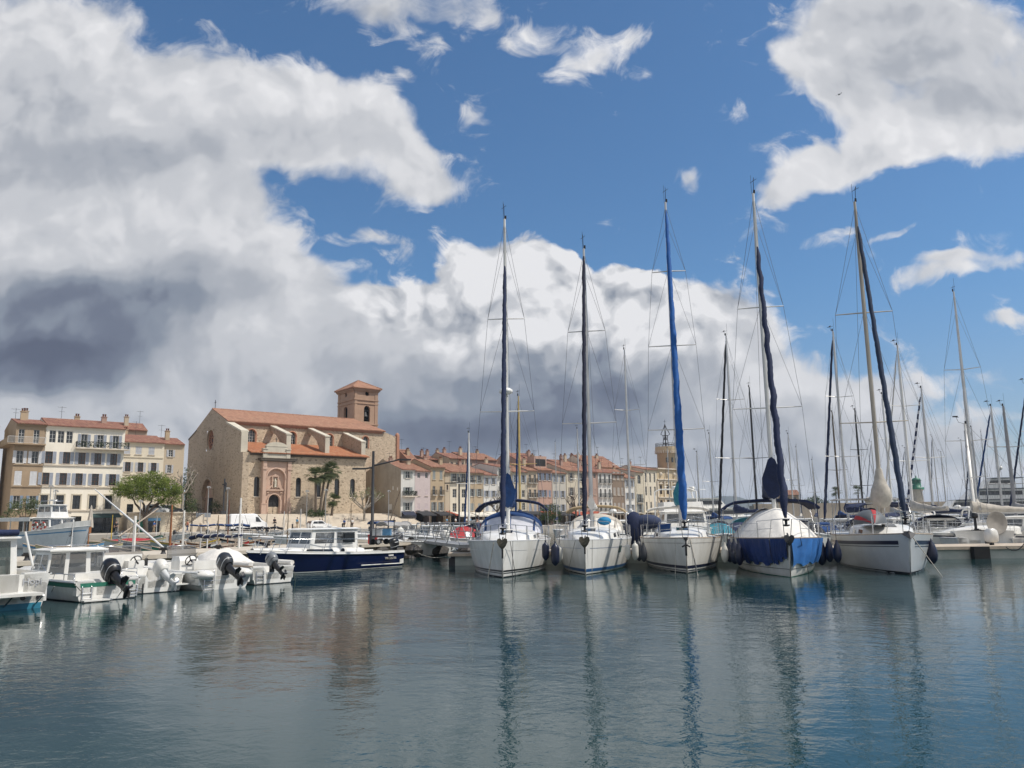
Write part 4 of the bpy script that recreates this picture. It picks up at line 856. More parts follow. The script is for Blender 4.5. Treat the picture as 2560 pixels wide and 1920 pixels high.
def rig(h, par, xm, top, zb, spr, mat=ALU, r=.085, vane=True, chain=1.0, back=True, fore=None, lean=0):
    """mast with spreaders (height, half width), shrouds, stays"""
    m = MB(); N = 10; rings = []
    for z, q in ((zb, 1), (zb+(top-zb)*.75, 1), (top-1.6, .85), (top, .62)):
        rings.append([(xm+lean*(z-zb)+1.35*r*q*math.cos(2*math.pi*k/N), r*q*math.sin(2*math.pi*k/N), z) for k in range(N)])
    m.loft(rings); mast = m.build('mast', mat, par)
    X = lambda z: xm+lean*(z-zb)
    w = MB(); hb = h.bd(xm/h.L)*.96; zc = h.zs(xm/h.L)
    for sd in (-1, 1):
        tip = [V3(xm+.12, sd*hb*chain, zc)]
        for (z, hw) in spr:
            m = MB(); m.tube([(X(z), sd*.05, z), (X(z)+.22, sd*hw, z+.04)], [.032, .022], 6); m.build('spreader', mat, mast); tip.append(V3(X(z)+.22, sd*hw, z+.04))
        tip.append(V3(X(top), sd*.04, top-.35)); w.tube(tip, .0075, 4, sm=False)
        prev = V3(xm+.02, sd*hb*.8*chain, zc)
        for i, (z, hw) in enumerate(spr):
            w.tube([prev, V3(X(z), sd*.06, z-.08)], .0065, 4); prev = tip[i+1]
        w.tube([prev, V3(X(top), sd*.05, top-.9-(top-spr[-1][0])*.12)], .0065, 4)
    if back: w.tube([(X(top)+.1, 0, top-.05), (h.L-.15, 0, h.zs(1)+.2)], .0075, 4)
    for k in range(3): w.tube([(X(zb)-.1, -.1+.1*k, zb+1.2), (X(top)-.08, -.05+.05*k, top-.4)], .006, 3)
    w.build('rigging', WIRE, mast)
    if vane:
        m = MB(); m.tube([(X(top), 0, top), (X(top)-.35, 0, top+.12), (X(top)-.45, 0, top+.45)], .012, 4); m.tube([(X(top)-.65, -.12, top+.42), (X(top)-.25, .12, top+.42)], .012, 4); m.box((X(top)-.5, 0, top+.46), (.3, .015, .08))
        m.tube([(X(top)+.05, .06, top), (X(top)+.05, .06, top+.9)], .007, 4); m.box((X(top)+.02, -.05, top+.09), (.08, .08, .16)); m.build('masthead_gear', BLACK, mast)
    return mast
def boom(h, par, xm, z, L, cover, rr=(.20, .12), bag=.0, mast_up=1.2):
    m = MB(); m.tube([(xm+.1, 0, z), (xm+L, 0, z+.05)], .06, 8); b = m.build('boom', ALU, par)
    if cover:
        rows = []; rn = random.Random(int(xm*100))
        for k in range(17):
            u = k/16; x = lerp(xm-.12, xm+L-.1, u); hh = lerp(rr[0]*2.2+bag*mast_up, rr[1]*2, min(1, u*1.4)**.7)+rn.uniform(-.03, .03); ww = lerp(rr[0]*(1+bag*.45), rr[1], u)
            rows.append([(x, ww*math.cos(a)*(1 if math.sin(a) < .3 else .7), z+.05+hh*.5+hh*.55*math.sin(a)) for a in [2*math.pi*q/12 for q in range(12)]])
        m = MB(); m.loft(rows); m.build('sail_cover', cover, b)
    return b
def sprayhood(h, par, x0, x1, w, z0, ht, top, pane):
    rows = []
    for k in range(5):
        u = k/4; x = lerp(x0, x1, u); H = ht*(.12+.88*math.sin(min(1, u*1.25)*math.pi/2))
        rows.append([(x, w*math.cos(a)*(1+.06*u), z0+H*max(0, math.sin(a))**.7) for a in [math.pi*q/14 for q in range(15)]])
    m = MB(); m.grid(rows[:3]); f = m.build('sprayhood', pane, par)
    m = MB(); m.grid([[(p[0], p[1]*1.01, p[2]+.012) for p in r_] for r_ in rows[2:]]); m.grid([[(lerp(p[0], q[0], .75), lerp(p[1], q[1], .75)*1.012, lerp(p[2], q[2], .75)+.012) for p, q in zip(rows[1], rows[2])], [(p[0], p[1]*1.012, p[2]+.013) for p in rows[2]]])
    for a in (3, 7, 11):
        st = [Vector(r_[a]) for r_ in rows[:3]]; m.tube([p+V3(-.01, 0, .012) for p in st], .05, 4)
    m.build('canopy', top, f); return f
def bimini(par, x0, x1, w, z, mat, legs=None, sag=.22, drop=.28):
    rows = []
    for k in range(7):
        u = k/6; x = lerp(x0, x1, u)
        rows.append([(x, w*q, z-sag*q*q-drop*max(0, abs(q)-.82)*4-.05*math.sin(u*math.pi*3)**2) for q in [-1+.125*j for j in range(17)]])
    m = MB(); m.grid(rows); m.grid([[(p[0], p[1], p[2]-.03) for p in r_] for r_ in rows]); m.loft([[(x0, w*q, z-sag*q*q-drop*max(0, abs(q)-.82)*4), ] for q in [-1+.125*j for j in range(17)]], False, False) if 0 else None
    for x in (x0, x1): m.tube([(x, w*q, z-.015-sag*q*q-drop*max(0, abs(q)-.82)*4) for q in [-1+.125*j for j in range(17)]], .06, 6)
    b = m.build('bimini', mat, par)
    if legs is not None:
        m = MB()
        for sd in (-1, 1):
            for x in (x0, x1): m.tube([(x, sd*w, z-sag-drop*.7), ((x0+x1)/2+(x-(x0+x1)/2)*.3, sd*w*1.02, legs)], .014, 5)
        m.build('bimini_frame', STEEL, b)
    return b
def fender(c, ln, r, mat, label, lean=0, ball=False, hang=None):
    o = thing('fender', label, 'fender', c, 0, 'fenders hanging from the yachts'); m = MB()
    prof = [(.03, -.06), (r*.45, -.02), (r*.85, .05), (r, .14*ln+.06), (r, ln*.8), (r*.85, ln*.93), (r*.45, ln), (.035, ln+.05), (.03, ln+.12)] if not ball else [(.04, -.05), (r*.5, 0), (r*.85, ln*.14), (r, ln*.36), (r*.92, ln*.6), (r*.6, ln*.86), (.05, ln), (.04, ln+.1)]
    m.lathe(prof, (0, 0, -ln/2), 12); m.build('body', mat, o)
    m = MB(); m.tube([(0, 0, ln/2+.08), hang or (0, .02, ln/2+.6)], .012, 4); m.build('lanyard', ROPED, o)
    o.rotation_euler = (0, lean, 0); return o
def line(pts, label, mat=ROPE, r=.012, group='mooring lines', sag=0):
    if sag:
        a, b = Vector(pts[0]), Vector(pts[1]); pts = [lerp(a, b, k/14)-V3(0, 0, sag*4*(k/14)*(1-k/14)) for k in range(15)]
    m = MB(); m.tube(pts, r, 5); return tag(m.build('mooring_line', mat), label, 'rope', group)
def place(bx, by, aft):
    p = at(bx, by, z=0); a = math.atan2(1, aft); return (p.x, p.y, 0), a
def world(o, p): return Matrix.Translation(o.location) @ Matrix.Rotation(o.rotation_euler[2], 4, 'Z') @ Vector(p)
def mastz(o, xm, px_, py_): return at(px_, py_, Y=world(o, (xm, 0, 0)).y).z
GY = 'big yachts moored bow out'
# ---- yacht 1
loc, rz = place(1257, 1445, .045)
y1 = o = thing('sailing_yacht', 'white sailing yacht with navy furled genoa, blue sprayhood and radar dome on the mast', 'sailboat', loc, rz, GY)
h = Hull(10.3, 3.75, 1.36, .06, .02, .84, .58, .16, 2.35)
h.build(o, GEL, (('boot_stripe', .155, .20, STRIPEK), ('boot_stripe', .105, .13, STRIPEK), ('antifouling', -.4, .03, ANTIF), ('cove_line', .735, .745, GRYH, .03, .16), ('cove_line', .735, .745, GRYH, .2, .95)))
d = h.deck(o, GEL, GRYH); coachroof(h, o, 1.7, 6.6, .46, .72); XM = 4.55
tp = mastz(o, XM, 1259, 548); rig(h, o, XM, tp, 1.5, [(mastz(o, XM, 1262, 1029), 1.24), (mastz(o, XM, 1262, 797), .86)], WMAST)
furl(o, (.30, 0, 1.95), (XM-.25, 0, tp-2.4), .115, .082, NAVY, .004, seed=3)
m = MB(); m.lathe([(.20, 0), (.31, .05), (.31, .17), (.2, .26), (.03, .29)], (XM-.5, 0, mastz(o, XM-.5, 1270, 985)), 14); m.box((XM-.3, 0, mastz(o, XM, 1270, 990)), (.5, .12, .06)); m.build('radar_dome', GEL, o)
m = MB(); m.tube([(.62, 0, mastz(o, XM-2, 1259, 893)), (.9, 0, mastz(o, XM-2, 1259, 893)+.01)], .01, 4)
boom(h, o, XM, 2.75, 4.4, MIDB, (.26, .14), .75, 1.1)
sprayhood(h, o, 5.6, 7.4, 1.42, 1.55, 1.08, BLUEC if 0 else MIDB, CLEARV); bimini(o, 7.6, 9.8, 1.75, 3.18, NAVY, 1.4, .3, .32)
pulpit(h, o, .6, 1.5, .05); lifelines(h, o, 1.5, 9.8, 6); anchor(o, (-.12, 0, 1.31), .85)
m = MB(); m.box((-.045, 0, .95), (.05, .07, .42)); m.build('stem_plate', BLACK, o)
m = MB(); m.box((8.4, 1.35, 1.75), (.12, .5, .6)); m.build('life_raft', REDC, o)
# ---- yacht 2
loc, rz = place(1464, 1437, .165)
y2 = o = thing('sailing_yacht', 'white sailing yacht with blue waterline stripe, open steel pulpit and dark navy furled genoa', 'sailboat', loc, rz, GY)
h = Hull(10.3, 3.5, 1.33, .04, .02, .83, .58, .16, 2.3)
h.build(o, GEL, (('boot_stripe', .07, .16, STRIPEB), ('antifouling', -.4, .02, ANTIF), ('cove_line', .755, .765, STRIPEB, .03, .95)))
h.deck(o, GEL, GRYH); coachroof(h, o, 1.6, 6.6, .52, .7)
tp = mastz(o, XM, 1459, 622); rig(h, o, XM, tp, 1.5, [(mastz(o, XM, 1462, 1058), 1.27), (mastz(o, XM, 1462, 828), .9)], ALU)
furl(o, (.22, 0, 2.0), (XM-.22, 0, tp-.45), .10, .075, M('dark_navy_canvas', (.009, .012, .035), .85, .14, 3, bump=.02, bs=9), .006, seed=5)
boom(h, o, XM, 2.6, 4.2, CREAMC, (.16, .10), .2); pulpit(h, o, .74, 1.7, -.05); lifelines(h, o, 1.7, 9.8, 6); anchor(o, (-.1, 0, 1.3), .9)
m = MB(); m.box((-.03, 0, 1.0), (.05, .07, .36)); m.build('stem_plate', BLACK, o)
m = MB(); m.ball((5.1, -.55, 2.1), (.35, .34, .2), 10); m.build('stowed_bag', M('turquoise_canvas', (.01, .20, .42), .8, .1, 3), o)
p = [h.pt(.27, q, -1, .008) for q in (.58, .80)]; p2 = [h.pt(.305, q, -1, .008) for q in (.58, .80)]
m = MB(); m.add([p[0], p2[0], p2[1], p[1]], [(0, 1, 2, 3)]); m.build('hull_window', glassmat('teal_glass', (.05, .12, .12)), o)
bimini(o, 7.4, 9.6, 1.45, 2.85, SAND, 1.4, .16, .2); sprayhood(h, o, 6.2, 7.6, 1.25, 1.6, .85, BEIGE, CREAMC)
# ---- yacht 3
loc, rz = place(1718, 1434, .17)
y3 = o = thing('sailing_yacht', 'white sailing yacht with thick bright blue furled genoa and three pairs of spreaders', 'sailboat', loc, rz, GY)
h = Hull(10.3, 3.8, 1.34, .10, .03, .82, .58, .18, 2.25)
h.build(o, GEL2, (('boot_stripe', .13, .215, STRIPEN), ('boot_stripe', .06, .085, STRIPEN), ('antifouling', -.4, .03, ANTIF), ('cove_line', .86, .868, STRIPEK, .01, .97)))
h.deck(o, GEL2, TEAK); coachroof(h, o, 1.8, 6.6, .48, .66)
tp = mastz(o, XM, 1661, 506); rig(h, o, XM, tp, 1.5, [(mastz(o, XM, 1690, 1074), 1.3), (mastz(o, XM, 1680, 864), 1.12), (mastz(o, XM, 1668, 678), .8)], ALU)
furl(o, (.25, 0, 2.1), (XM-.25, 0, tp-.5), .175, .075, BLUEC, .005, seed=8)
boom(h, o, XM, 2.75, 4.3, TEAL, (.24, .13), .5, 1.0); pulpit(h, o, .68, 1.7, 0); lifelines(h, o, 1.7, 9.8, 6)
m = MB(); m.tube([(-.12, 0, 1.36), (-.2, 0, 1.15), (-.18, .16, 1.05)], .035, 6); m.tube([(-.2, 0, 1.15), (-.18, -.16, 1.05)], .035, 6); m.box((.05, 0, 1.38), (.5, .16, .1)); m.build('anchor', IRON, o)
m = MB(); m.box((-.06, 0, .95), (.05, .08, .5)); m.build('stem_plate', BLACK, o)
bimini(o, 7.6, 9.6, 1.5, 2.75, CREAMC, 1.4, .1, .1); m = MB(); m.tube([(2.4, 1.05, 1.75), (2.4, .5, 1.8)], .17, 8); m.build('rolled_cover', MIDB, o)
# ---- yacht 4
loc, rz = place(1977, 1444, .225)
y4 = o = thing('sailing_yacht', 'sailing yacht with bow wrapped in blue tarpaulin under a white deck tent', 'sailboat', loc, rz, GY)
h = Hull(10.3, 3.7, 1.36, .22, .03, .80, .58, .18, 2.35)
h.build(o, GEL2, (('antifouling', -.4, .015, GREENP), ('boot_stripe', .20, .215, STRIPEK)))
h.deck(o, GEL2, TEAK)
rn = random.Random(4)                                   # tarpaulins laced over both bows
for sd, t0, t1 in ((1, .085, .34), (1, -.0, .078), (-1, .004, .40)):
    rows = []
    for k in range(27):
        t = max(0, lerp(t0, t1, k/26)); fold = .05*math.sin(k*1.5)+.025*math.sin(k*3.7+1); hb = .30+.05*math.sin(k*.8+sd)+(.26*(1-k/26) if sd > 0 and t0 <= 0 else 0)
        rows.append([tuple(Vector(h.pt(t, lerp(hb, 1.0, q/6), sd, .03+(.05+fold)*(1-abs(q/6-.35))))) for q in range(7)])
    m = MB(); m.grid(rows); m.build('bow_tarpaulin', TARP if sd < 0 else M('shade_painted_tarpaulin', (.018, .05, .20), .65, .16, 1.3, bump=.03, bs=5), o)  # same cloth both sides: shade on the left is put into the darker colour
rows = []                                                # white tent over the whole deck
for k in range(13):
    u = k/12; x = lerp(.9, 9.6, u); t = x/h.L; b = h.bd(t)*.93; z = h.zs(t)-.01; ht = (.30+.95*math.sin(min(1, u*2.2)*math.pi/2)) if u > .02 else .06
    rows.append([(x, b*q, z+ht*(1-abs(q)**1.7)+.035*math.sin(q*9+u*7)*(1-abs(q))) for q in [-1+.125*j for j in range(17)]])
m = MB(); m.grid(rows); m.add(rows[-1], [tuple(range(17))], False); m.build('deck_tent', CREAMC, o)
tp = mastz(o, XM, 1876, 484); rig(h, o, XM, tp, 1.5, [(mastz(o, XM, 1915, 1020), 1.45), (mastz(o, XM, 1895, 768), .98)], WMAST)
furl(o, (.30, 0, 2.15), (XM-.24, 0, tp-2.6), .145, .085, NAVY, .026, seed=12, n=60)
boom(h, o, XM, 2.95, 4.3, NAVY, (.30, .16), 1.0, .95); pulpit(h, o, .66, 1.6, -.05); lifelines(h, o, 1.6, 9.8, 6); anchor(o, (-.3, 0, 1.36), .75, IRON)
bimini(o, 6.2, 9.4, 2.05, 2.95, NAVY, 1.4, .16, .32)
# ---- yacht 5
loc, rz = place(2277, 1437, .27)
y5 = o = thing('sailing_yacht', 'grey white sailing yacht with navy hull band, cream sail bag and slanting navy genoa', 'sailboat', loc, rz, GY)
h = Hull(10.6, 3.85, 1.36, .42, .10, .80, .58, .22, 2.2)
h.build(o, GRYH, (('hull_band', .74, .84, STRIPEN, .045, 1), ('hull_line', .68, .70, STRIPEN, .045, 1), ('antifouling', -.4, .05, ANTIF), ('boot_stripe', .065, .075, GEL)))
h.deck(o, GEL2, TEAK); coachroof(h, o, 2.0, 7.0, .46, .6)
XM5 = 4.75; tp = mastz(o, XM5, 2130, 505); rig(h, o, XM5, tp, 1.5, [(mastz(o, XM5, 2168, 1056), 1.42), (mastz(o, XM5, 2155, 782), 1.2)], M('weathered_cream_mast', (.52, .46, .38), .5, .2, 1.5, streak=.2))
furl(o, (.05, 0, 2.15), (XM5-.3, 0, tp-1.3), .115, .08, M('slate_navy_canvas', (.018, .034, .075), .85, .16, 3, bump=.02, bs=9), .006, seed=21)
boom(h, o, XM5, 2.75, 4.0, BEIGE, (.16, .12), .1)
m = MB(); m.loft([[(XM5-.05+r_*math.cos(t)*(1+.10*math.sin(3*t+z*5)), r_*1.05*math.sin(t)*(1+.10*math.cos(4*t+z*3)), 2.5+z) for t in [2*math.pi*k/18 for k in range(18)]] for z, r_ in ((0, .10), (.1, .27), (.3, .36), (.55, .39), (.8, .36), (1.05, .27), (1.35, .18), (1.6, .14), (1.7, .115))]); m.build('mast_bag', BEIGE, o)
pulpit(h, o, .78, 1.6, -.1); lifelines(h, o, 1.6, 10, 7); m = MB(); m.add([(-.62, 0, 1.30), (-.30, -.26, 1.50), (-.30, .26, 1.50), (-.36, 0, 1.62), (.1, 0, 1.56)], [(0, 1, 3), (0, 3, 2), (0, 1, 4), (0, 4, 2), (1, 3, 4), (2, 4, 3)]); m.box((-.05, 0, 1.55), (.7, .1, .08)); m.build('anchor', IRON, o)
t_ = thing('dinghy', 'upturned grey inflatable dinghy with red stripe lying on the foredeck of the grey yacht', 'dinghy', world(o, (3.3, .75, 2.05)), rz)
m = MB(); rows = [[(lerp(-1.2, 1.2, k/10), (.6*(1-abs(k/5-1)**3)+.03)*math.cos(a), (.55*(1-abs(k/5-1)**3.5)+.03)*math.sin(a)-.2) for a in [math.pi*q/10 for q in range(11)]] for k in range(11)]
m.grid(rows); m.build('inflated_hull', M('dark_grey_hypalon', (.11, .12, .13), .6, .1, 3), t_); m = MB(); m.grid([[(p[0], p[1]*1.02, p[2]*1.02+.006) for p in r_[5:7]] for r_ in rows]); m.grid([[(p[0], p[1]*1.02, p[2]*1.02+.006) for p in r_[1:2]]+[(r_[2][0], r_[2][1]*1.02, r_[2][2]*1.02)] for r_ in rows]); m.build('red_band', REDC, t_)
m = MB()
for sd in (-1, 1): m.tube([h.top(9.2, sd*.9), (9.3, sd*1.5, 2.9), (7.4, sd*1.5, 2.9), h.top(7.3, sd*.95)], .02, 6)
m.box((8.4, 0, 2.95), (2.6, 3.1, .05)); m.build('stern_arch', STEEL, o)
# ---- fenders, found beside the hulls they protect
for (fx, fy, Y, ln, r, mt, lb, bl) in (
  (1364, 1378, 33.2, .62, .15, FENDB, 'navy fender hung on the right bow of the yacht with the blue sprayhood', 0), (1388, 1386, 33.0, .78, .17, FENDB, 'navy fender with white tip between the first two yachts', 0), (1399, 1384, 33.4, .55, .13, FENDW, 'short white fender with black cap between the first two yachts', 0),
  (1569, 1379, 34.0, .55, .12, FENDW, 'slim white fender on the right side of the yacht with blue waterline stripe', 0), (1588, 1378, 34.2, .62, .14, FENDW, 'bigger white fender on the right side of the yacht with blue waterline stripe', 0), (1597, 1377, 34.8, .74, .14, M('charcoal_fender', (.03, .033, .04), .5, .1, 4), 'charcoal fender just left of the yacht with bright blue genoa', 0),
  (1609, 1382, 33.2, .62, .15, MATS['charcoal_fender'], 'dark teardrop fender on the left bow of the yacht with bright blue genoa', 1), (1812, 1382, 33.2, .66, .16, FENDW, 'white teardrop fender on the right bow of the yacht with bright blue genoa', 1),
  (1824, 1378, 33.6, .8, .19, FENDB, 'leftmost navy ball fender on the tarpaulin wrapped yacht', 1), (1836, 1380, 33.0, .85, .2, FENDB, 'second navy ball fender on the tarpaulin wrapped yacht', 1), (1848, 1384, 32.6, .8, .18, FENDB, 'third navy ball fender close against the blue tarpaulin side painted in shade', 1),
  (2053, 1380, 33.4, .95, .21, FENDB, 'large navy fender right of the bright blue tarpaulin', 1), (2073, 1377, 33.2, .8, .18, FENDB, 'middle navy fender on the left side of the grey white yacht', 1), (2093, 1380, 32.6, .74, .17, FENDB, 'third navy fender on the left side of the grey white yacht', 1), (2329, 1380, 32.4, .85, .22, FENDB, 'large navy ball fender on the right side of the grey white yacht', 1)):
    c = at(fx, fy, Y=Y); fender(c, ln, r, mt, lb, 0, bool(bl))
# ---- bow lines running down into the water
def bl(o, a, px_, py_, label, mat=ROPE, r=.012): line([world(o, a), at(px_, py_, z=-.15)], label, mat, r)
bl(y1, (.2, 0.35, 1.36), 1218, 1455, 'pale bow line slanting left into the water from the yacht with the blue sprayhood', ROPE, .02); bl(y1, (.2, -0.4, 1.38), 1281, 1462, 'thin dark bow line dropping from the yacht with the blue sprayhood', ROPED); bl(y1, (.1, -0.3, 1.38), 1290, 1450, 'second dark bow line right of the stem of the yacht with the blue sprayhood', ROPED)
bl(y2, (.3, 0.4, 1.36), 1418, 1438, 'thin bow line left of the stem of the yacht with blue waterline stripe'); bl(y2, (.1, -0.3, 1.38), 1480, 1445, 'thin bow line right of the stem of the yacht with blue waterline stripe')
bl(y3, (.3, 0.4, 1.36), 1688, 1444, 'bow line left of the stem of the yacht with bright blue genoa'); bl(y3, (.1, -0.2, 1.38), 1747, 1450, 'bow line right of the stem of the yacht with bright blue genoa', ROPE, .016); bl(y3, (.15, -0.2, 1.38), 1742, 1440, 'second thin bow line right of the stem of the yacht with bright blue genoa', ROPED)
bl(y4, (.2, -0.45, 1.4), 2024, 1444, 'dark bow line crossing the bright blue tarpaulin', ROPED); bl(y5, (.6, 0.45, 1.4), 2230, 1440, 'dark bow line across the grey hull with the navy band', ROPED); bl(y5, (-.2, -0.1, 1.45), 2364, 1453, 'long pale bow line slanting right into open water', ROPE, .016)
# ---------------------------------------------------------------- stone pier with small motor boats moored to it
PA = at(-60, 1409, z=.9); PB = at(1064, 1354, z=.9); PDR = (PB-PA).normalized(); PNR = V3(-PDR.y, PDR.x, 0)
o = thing('stone_pier', 'low pale stone pier running diagonally behind the small motor boats', 'pier', (PA.x, PA.y, 0), math.atan2(PDR.y, PDR.x))
LP = (PB-PA).length
PIERF = M('pier_stone_face', (.36, .285, .185), .95, .2, 1.6, bump=.05, bs=5, col2=(.19, .15, .10)); PIERT = M('pier_paving', (.56, .50, .41), .9, .12, 1.1, bump=.01, bs=14, col2=(.47, .41, .33))
m = MB(); m.box((LP/2-6, 2.6, -.1), (LP+12, 5.1, 1.66)); m.build('pier_body', PIERF, o)
m = MB(); m.box((LP/2-6, 2.55, .82), (LP+12.1, 5.3, .17)); m.build('pier_top', PIERT, o)
m = MB()
for k in range(9): m.lathe([(.14, 0), (.09, .08), (.08, .2), (.15, .24), (.14, .3)], (2+k*(LP-3)/8, .4, .9), 8)
for k in range(0): pass
bo = m
for k in range(9):
    q = world(o, (2+k*(LP-3)/8, .4, .905)); mm = MB(); mm.lathe([(.14, 0), (.09, .08), (.08, .2), (.15, .24), (.14, .3)], (0, 0, 0), 8); mm.tube([(-.2, 0, .2), (.2, 0, .2)], .05, 6)
    tag(mm.build('mooring_bollard', IRON, None, q), 'small black iron bollard standing on the front edge of the stone pier', 'bollard', 'bollards along the stone pier')
# rocks under the pier end
rn = random.Random(9)
for k in range(34):
    a = rn.uniform(LP*.80, LP+5.5); q = world(o, (a, rn.uniform(-1.3, 1.6), 0)); mm = MB(); s = rn.uniform(.35, .75)
    rows = []
    for i in range(6):
        ph = -math.pi/2+math.pi*i/5; rows.append([(s*max(.03, math.cos(ph))*math.cos(t)*rn.uniform(.8, 1.2), s*max(.03, math.cos(ph))*math.sin(t)*rn.uniform(.8, 1.2), s*.7*math.sin(ph)*rn.uniform(.85, 1.1)) for t in [2*math.pi*j/8 for j in range(8)]])
    mm.loft(rows, sm=False); tag(mm.build('boulder', M('wet_dark_rock', (.05, .042, .034), .6, .3, 3, bump=.05, bs=6), None, (q.x, q.y, rn.uniform(-.1, .45))), 'dark wet boulder at the foot of the pier end under the gangway', 'rock', 'boulders under the pier end')
class Motor:
    """x forward from the transom, y to port"""
    def __init__(s, L, B, fb, rise=.4, tm=.52, flare=.84): s.L, s.B, s.fb, s.rise, s.tm, s.fl = L, B, fb, rise, tm, flare
    def bd(s, t): return max(.03, s.B/2*(.93+.07*min(1, t/.3) if t < s.tm else 1-((t-s.tm)/(1-s.tm))**2.2))
    def zs(s, t): return s.fb*(1+s.rise*max(0, t-.1)**1.7)
    def pt(s, t, h, sd, off=0):
        x = t*s.L-(1-h)*.55*max(0, t-.55)**1.2*2; b = s.bd(t); k = s.fl+(1-s.fl)*max(0, h)**.8
        if h < 0: k = s.fl*(1+.8*h)
        if t > s.tm: k *= 1-.25*(1-max(0, h))*((t-s.tm)/(1-s.tm))
        return (x, sd*(b*k+off), h*s.zs(t) if h >= 0 else h*.4)
    TT = [0, .08, .18, .3, .42, .52, .62, .72, .82, .9, .95, .98, 1]
    def build(s, par, mat, stripes=(), liner=GEL, sole=.18, fwd=.6, inset=.14, cut=.35, seat=True, rail=True):
        HS = (-1, 0, .06, .2, .45, .7, .88, 1); m = MB()
        for sd in (-1, 1): m.grid([[s.pt(t, h, sd) for h in HS] for t in s.TT])
        zc = s.fb*(1-cut)
        b0 = s.bd(0); m.add([s.pt(0, h, 1) for h in HS]+[(0, b0*.42, s.fb), (0, b0*.30, zc), (0, -b0*.30, zc), (0, -b0*.42, s.fb)]+[s.pt(0, h, -1) for h in reversed(HS)], [tuple(range(20))], False)
        hull = m.build('hull', mat, par)
        for nm, h0, h1, mt in stripes:
            m = MB()
            for sd in (-1, 1): m.grid([[s.pt(t, lerp(h0, h1, k/2), sd, .005) for k in range(3)] for t in s.TT[:-1]])
            m.add([(-.005, s.bd(0)*s.fl*q, lerp(h0, h1, e)*s.fb) for q, e in ((1, 0), (1.02, 1), (-1.02, 1), (-1, 0))], [(0, 1, 2, 3)]); m.build(nm, mt, hull)
        m = MB(); tt = [t for t in s.TT if t <= fwd]
        for sd in (-1, 1): m.grid([[(t*s.L, sd*s.bd(t), s.zs(t)+.004), (t*s.L, sd*s.bd(t), s.zs(t)+.03), (t*s.L, sd*(s.bd(t)-inset), s.zs(t)+.035), (t*s.L, sd*(s.bd(t)-inset-.03), sole)] for t in tt], False)
        m.grid([[(t*s.L, q*(s.bd(t)-inset), sole) for q in (-1, 0, 1)] for t in tt], False)
        t = tt[-1]; m.add([(t*s.L, -(s.bd(t)-inset), sole), (t*s.L, (s.bd(t)-inset), sole), (t*s.L, (s.bd(t)-inset), s.zs(t)+.1), (t*s.L, -(s.bd(t)-inset), s.zs(t)+.1)], [(0, 1, 2, 3)], False)
        rows = []
        for t in [x for x in s.TT if x >= fwd-.001]: rows.append([(t*s.L, q*s.bd(t), s.zs(t)+.02+.12*(1-q*q)*min(1, s.bd(t)*1.5)) for q in (-1, -.8, -.5, 0, .5, .8, 1)])
        m.grid(rows)
        for sd in (-1, 1):
            m.box((.12, sd*b0*.70, lerp(sole, s.fb, .5)+.02), (.24, b0*.50, s.fb-sole+.04)); m.box((.3, sd*b0*.68, lerp(sole, s.fb, .38)), (.44, b0*.46, (s.fb-sole)*.75))
        m.box((.1, 0, (sole+zc)/2), (.2, b0*.7, zc-sole+.01)); d = m.build('deck_liner', liner, par)
        if rail:
            m = MB()
            for sd in (-1, 1): m.tube([(t*s.L+.002, sd*(s.bd(t)+.012), s.zs(t)-.01) for t in s.TT], .028, 5)
            m.build('rub_rail', GRYH, hull)
        return hull
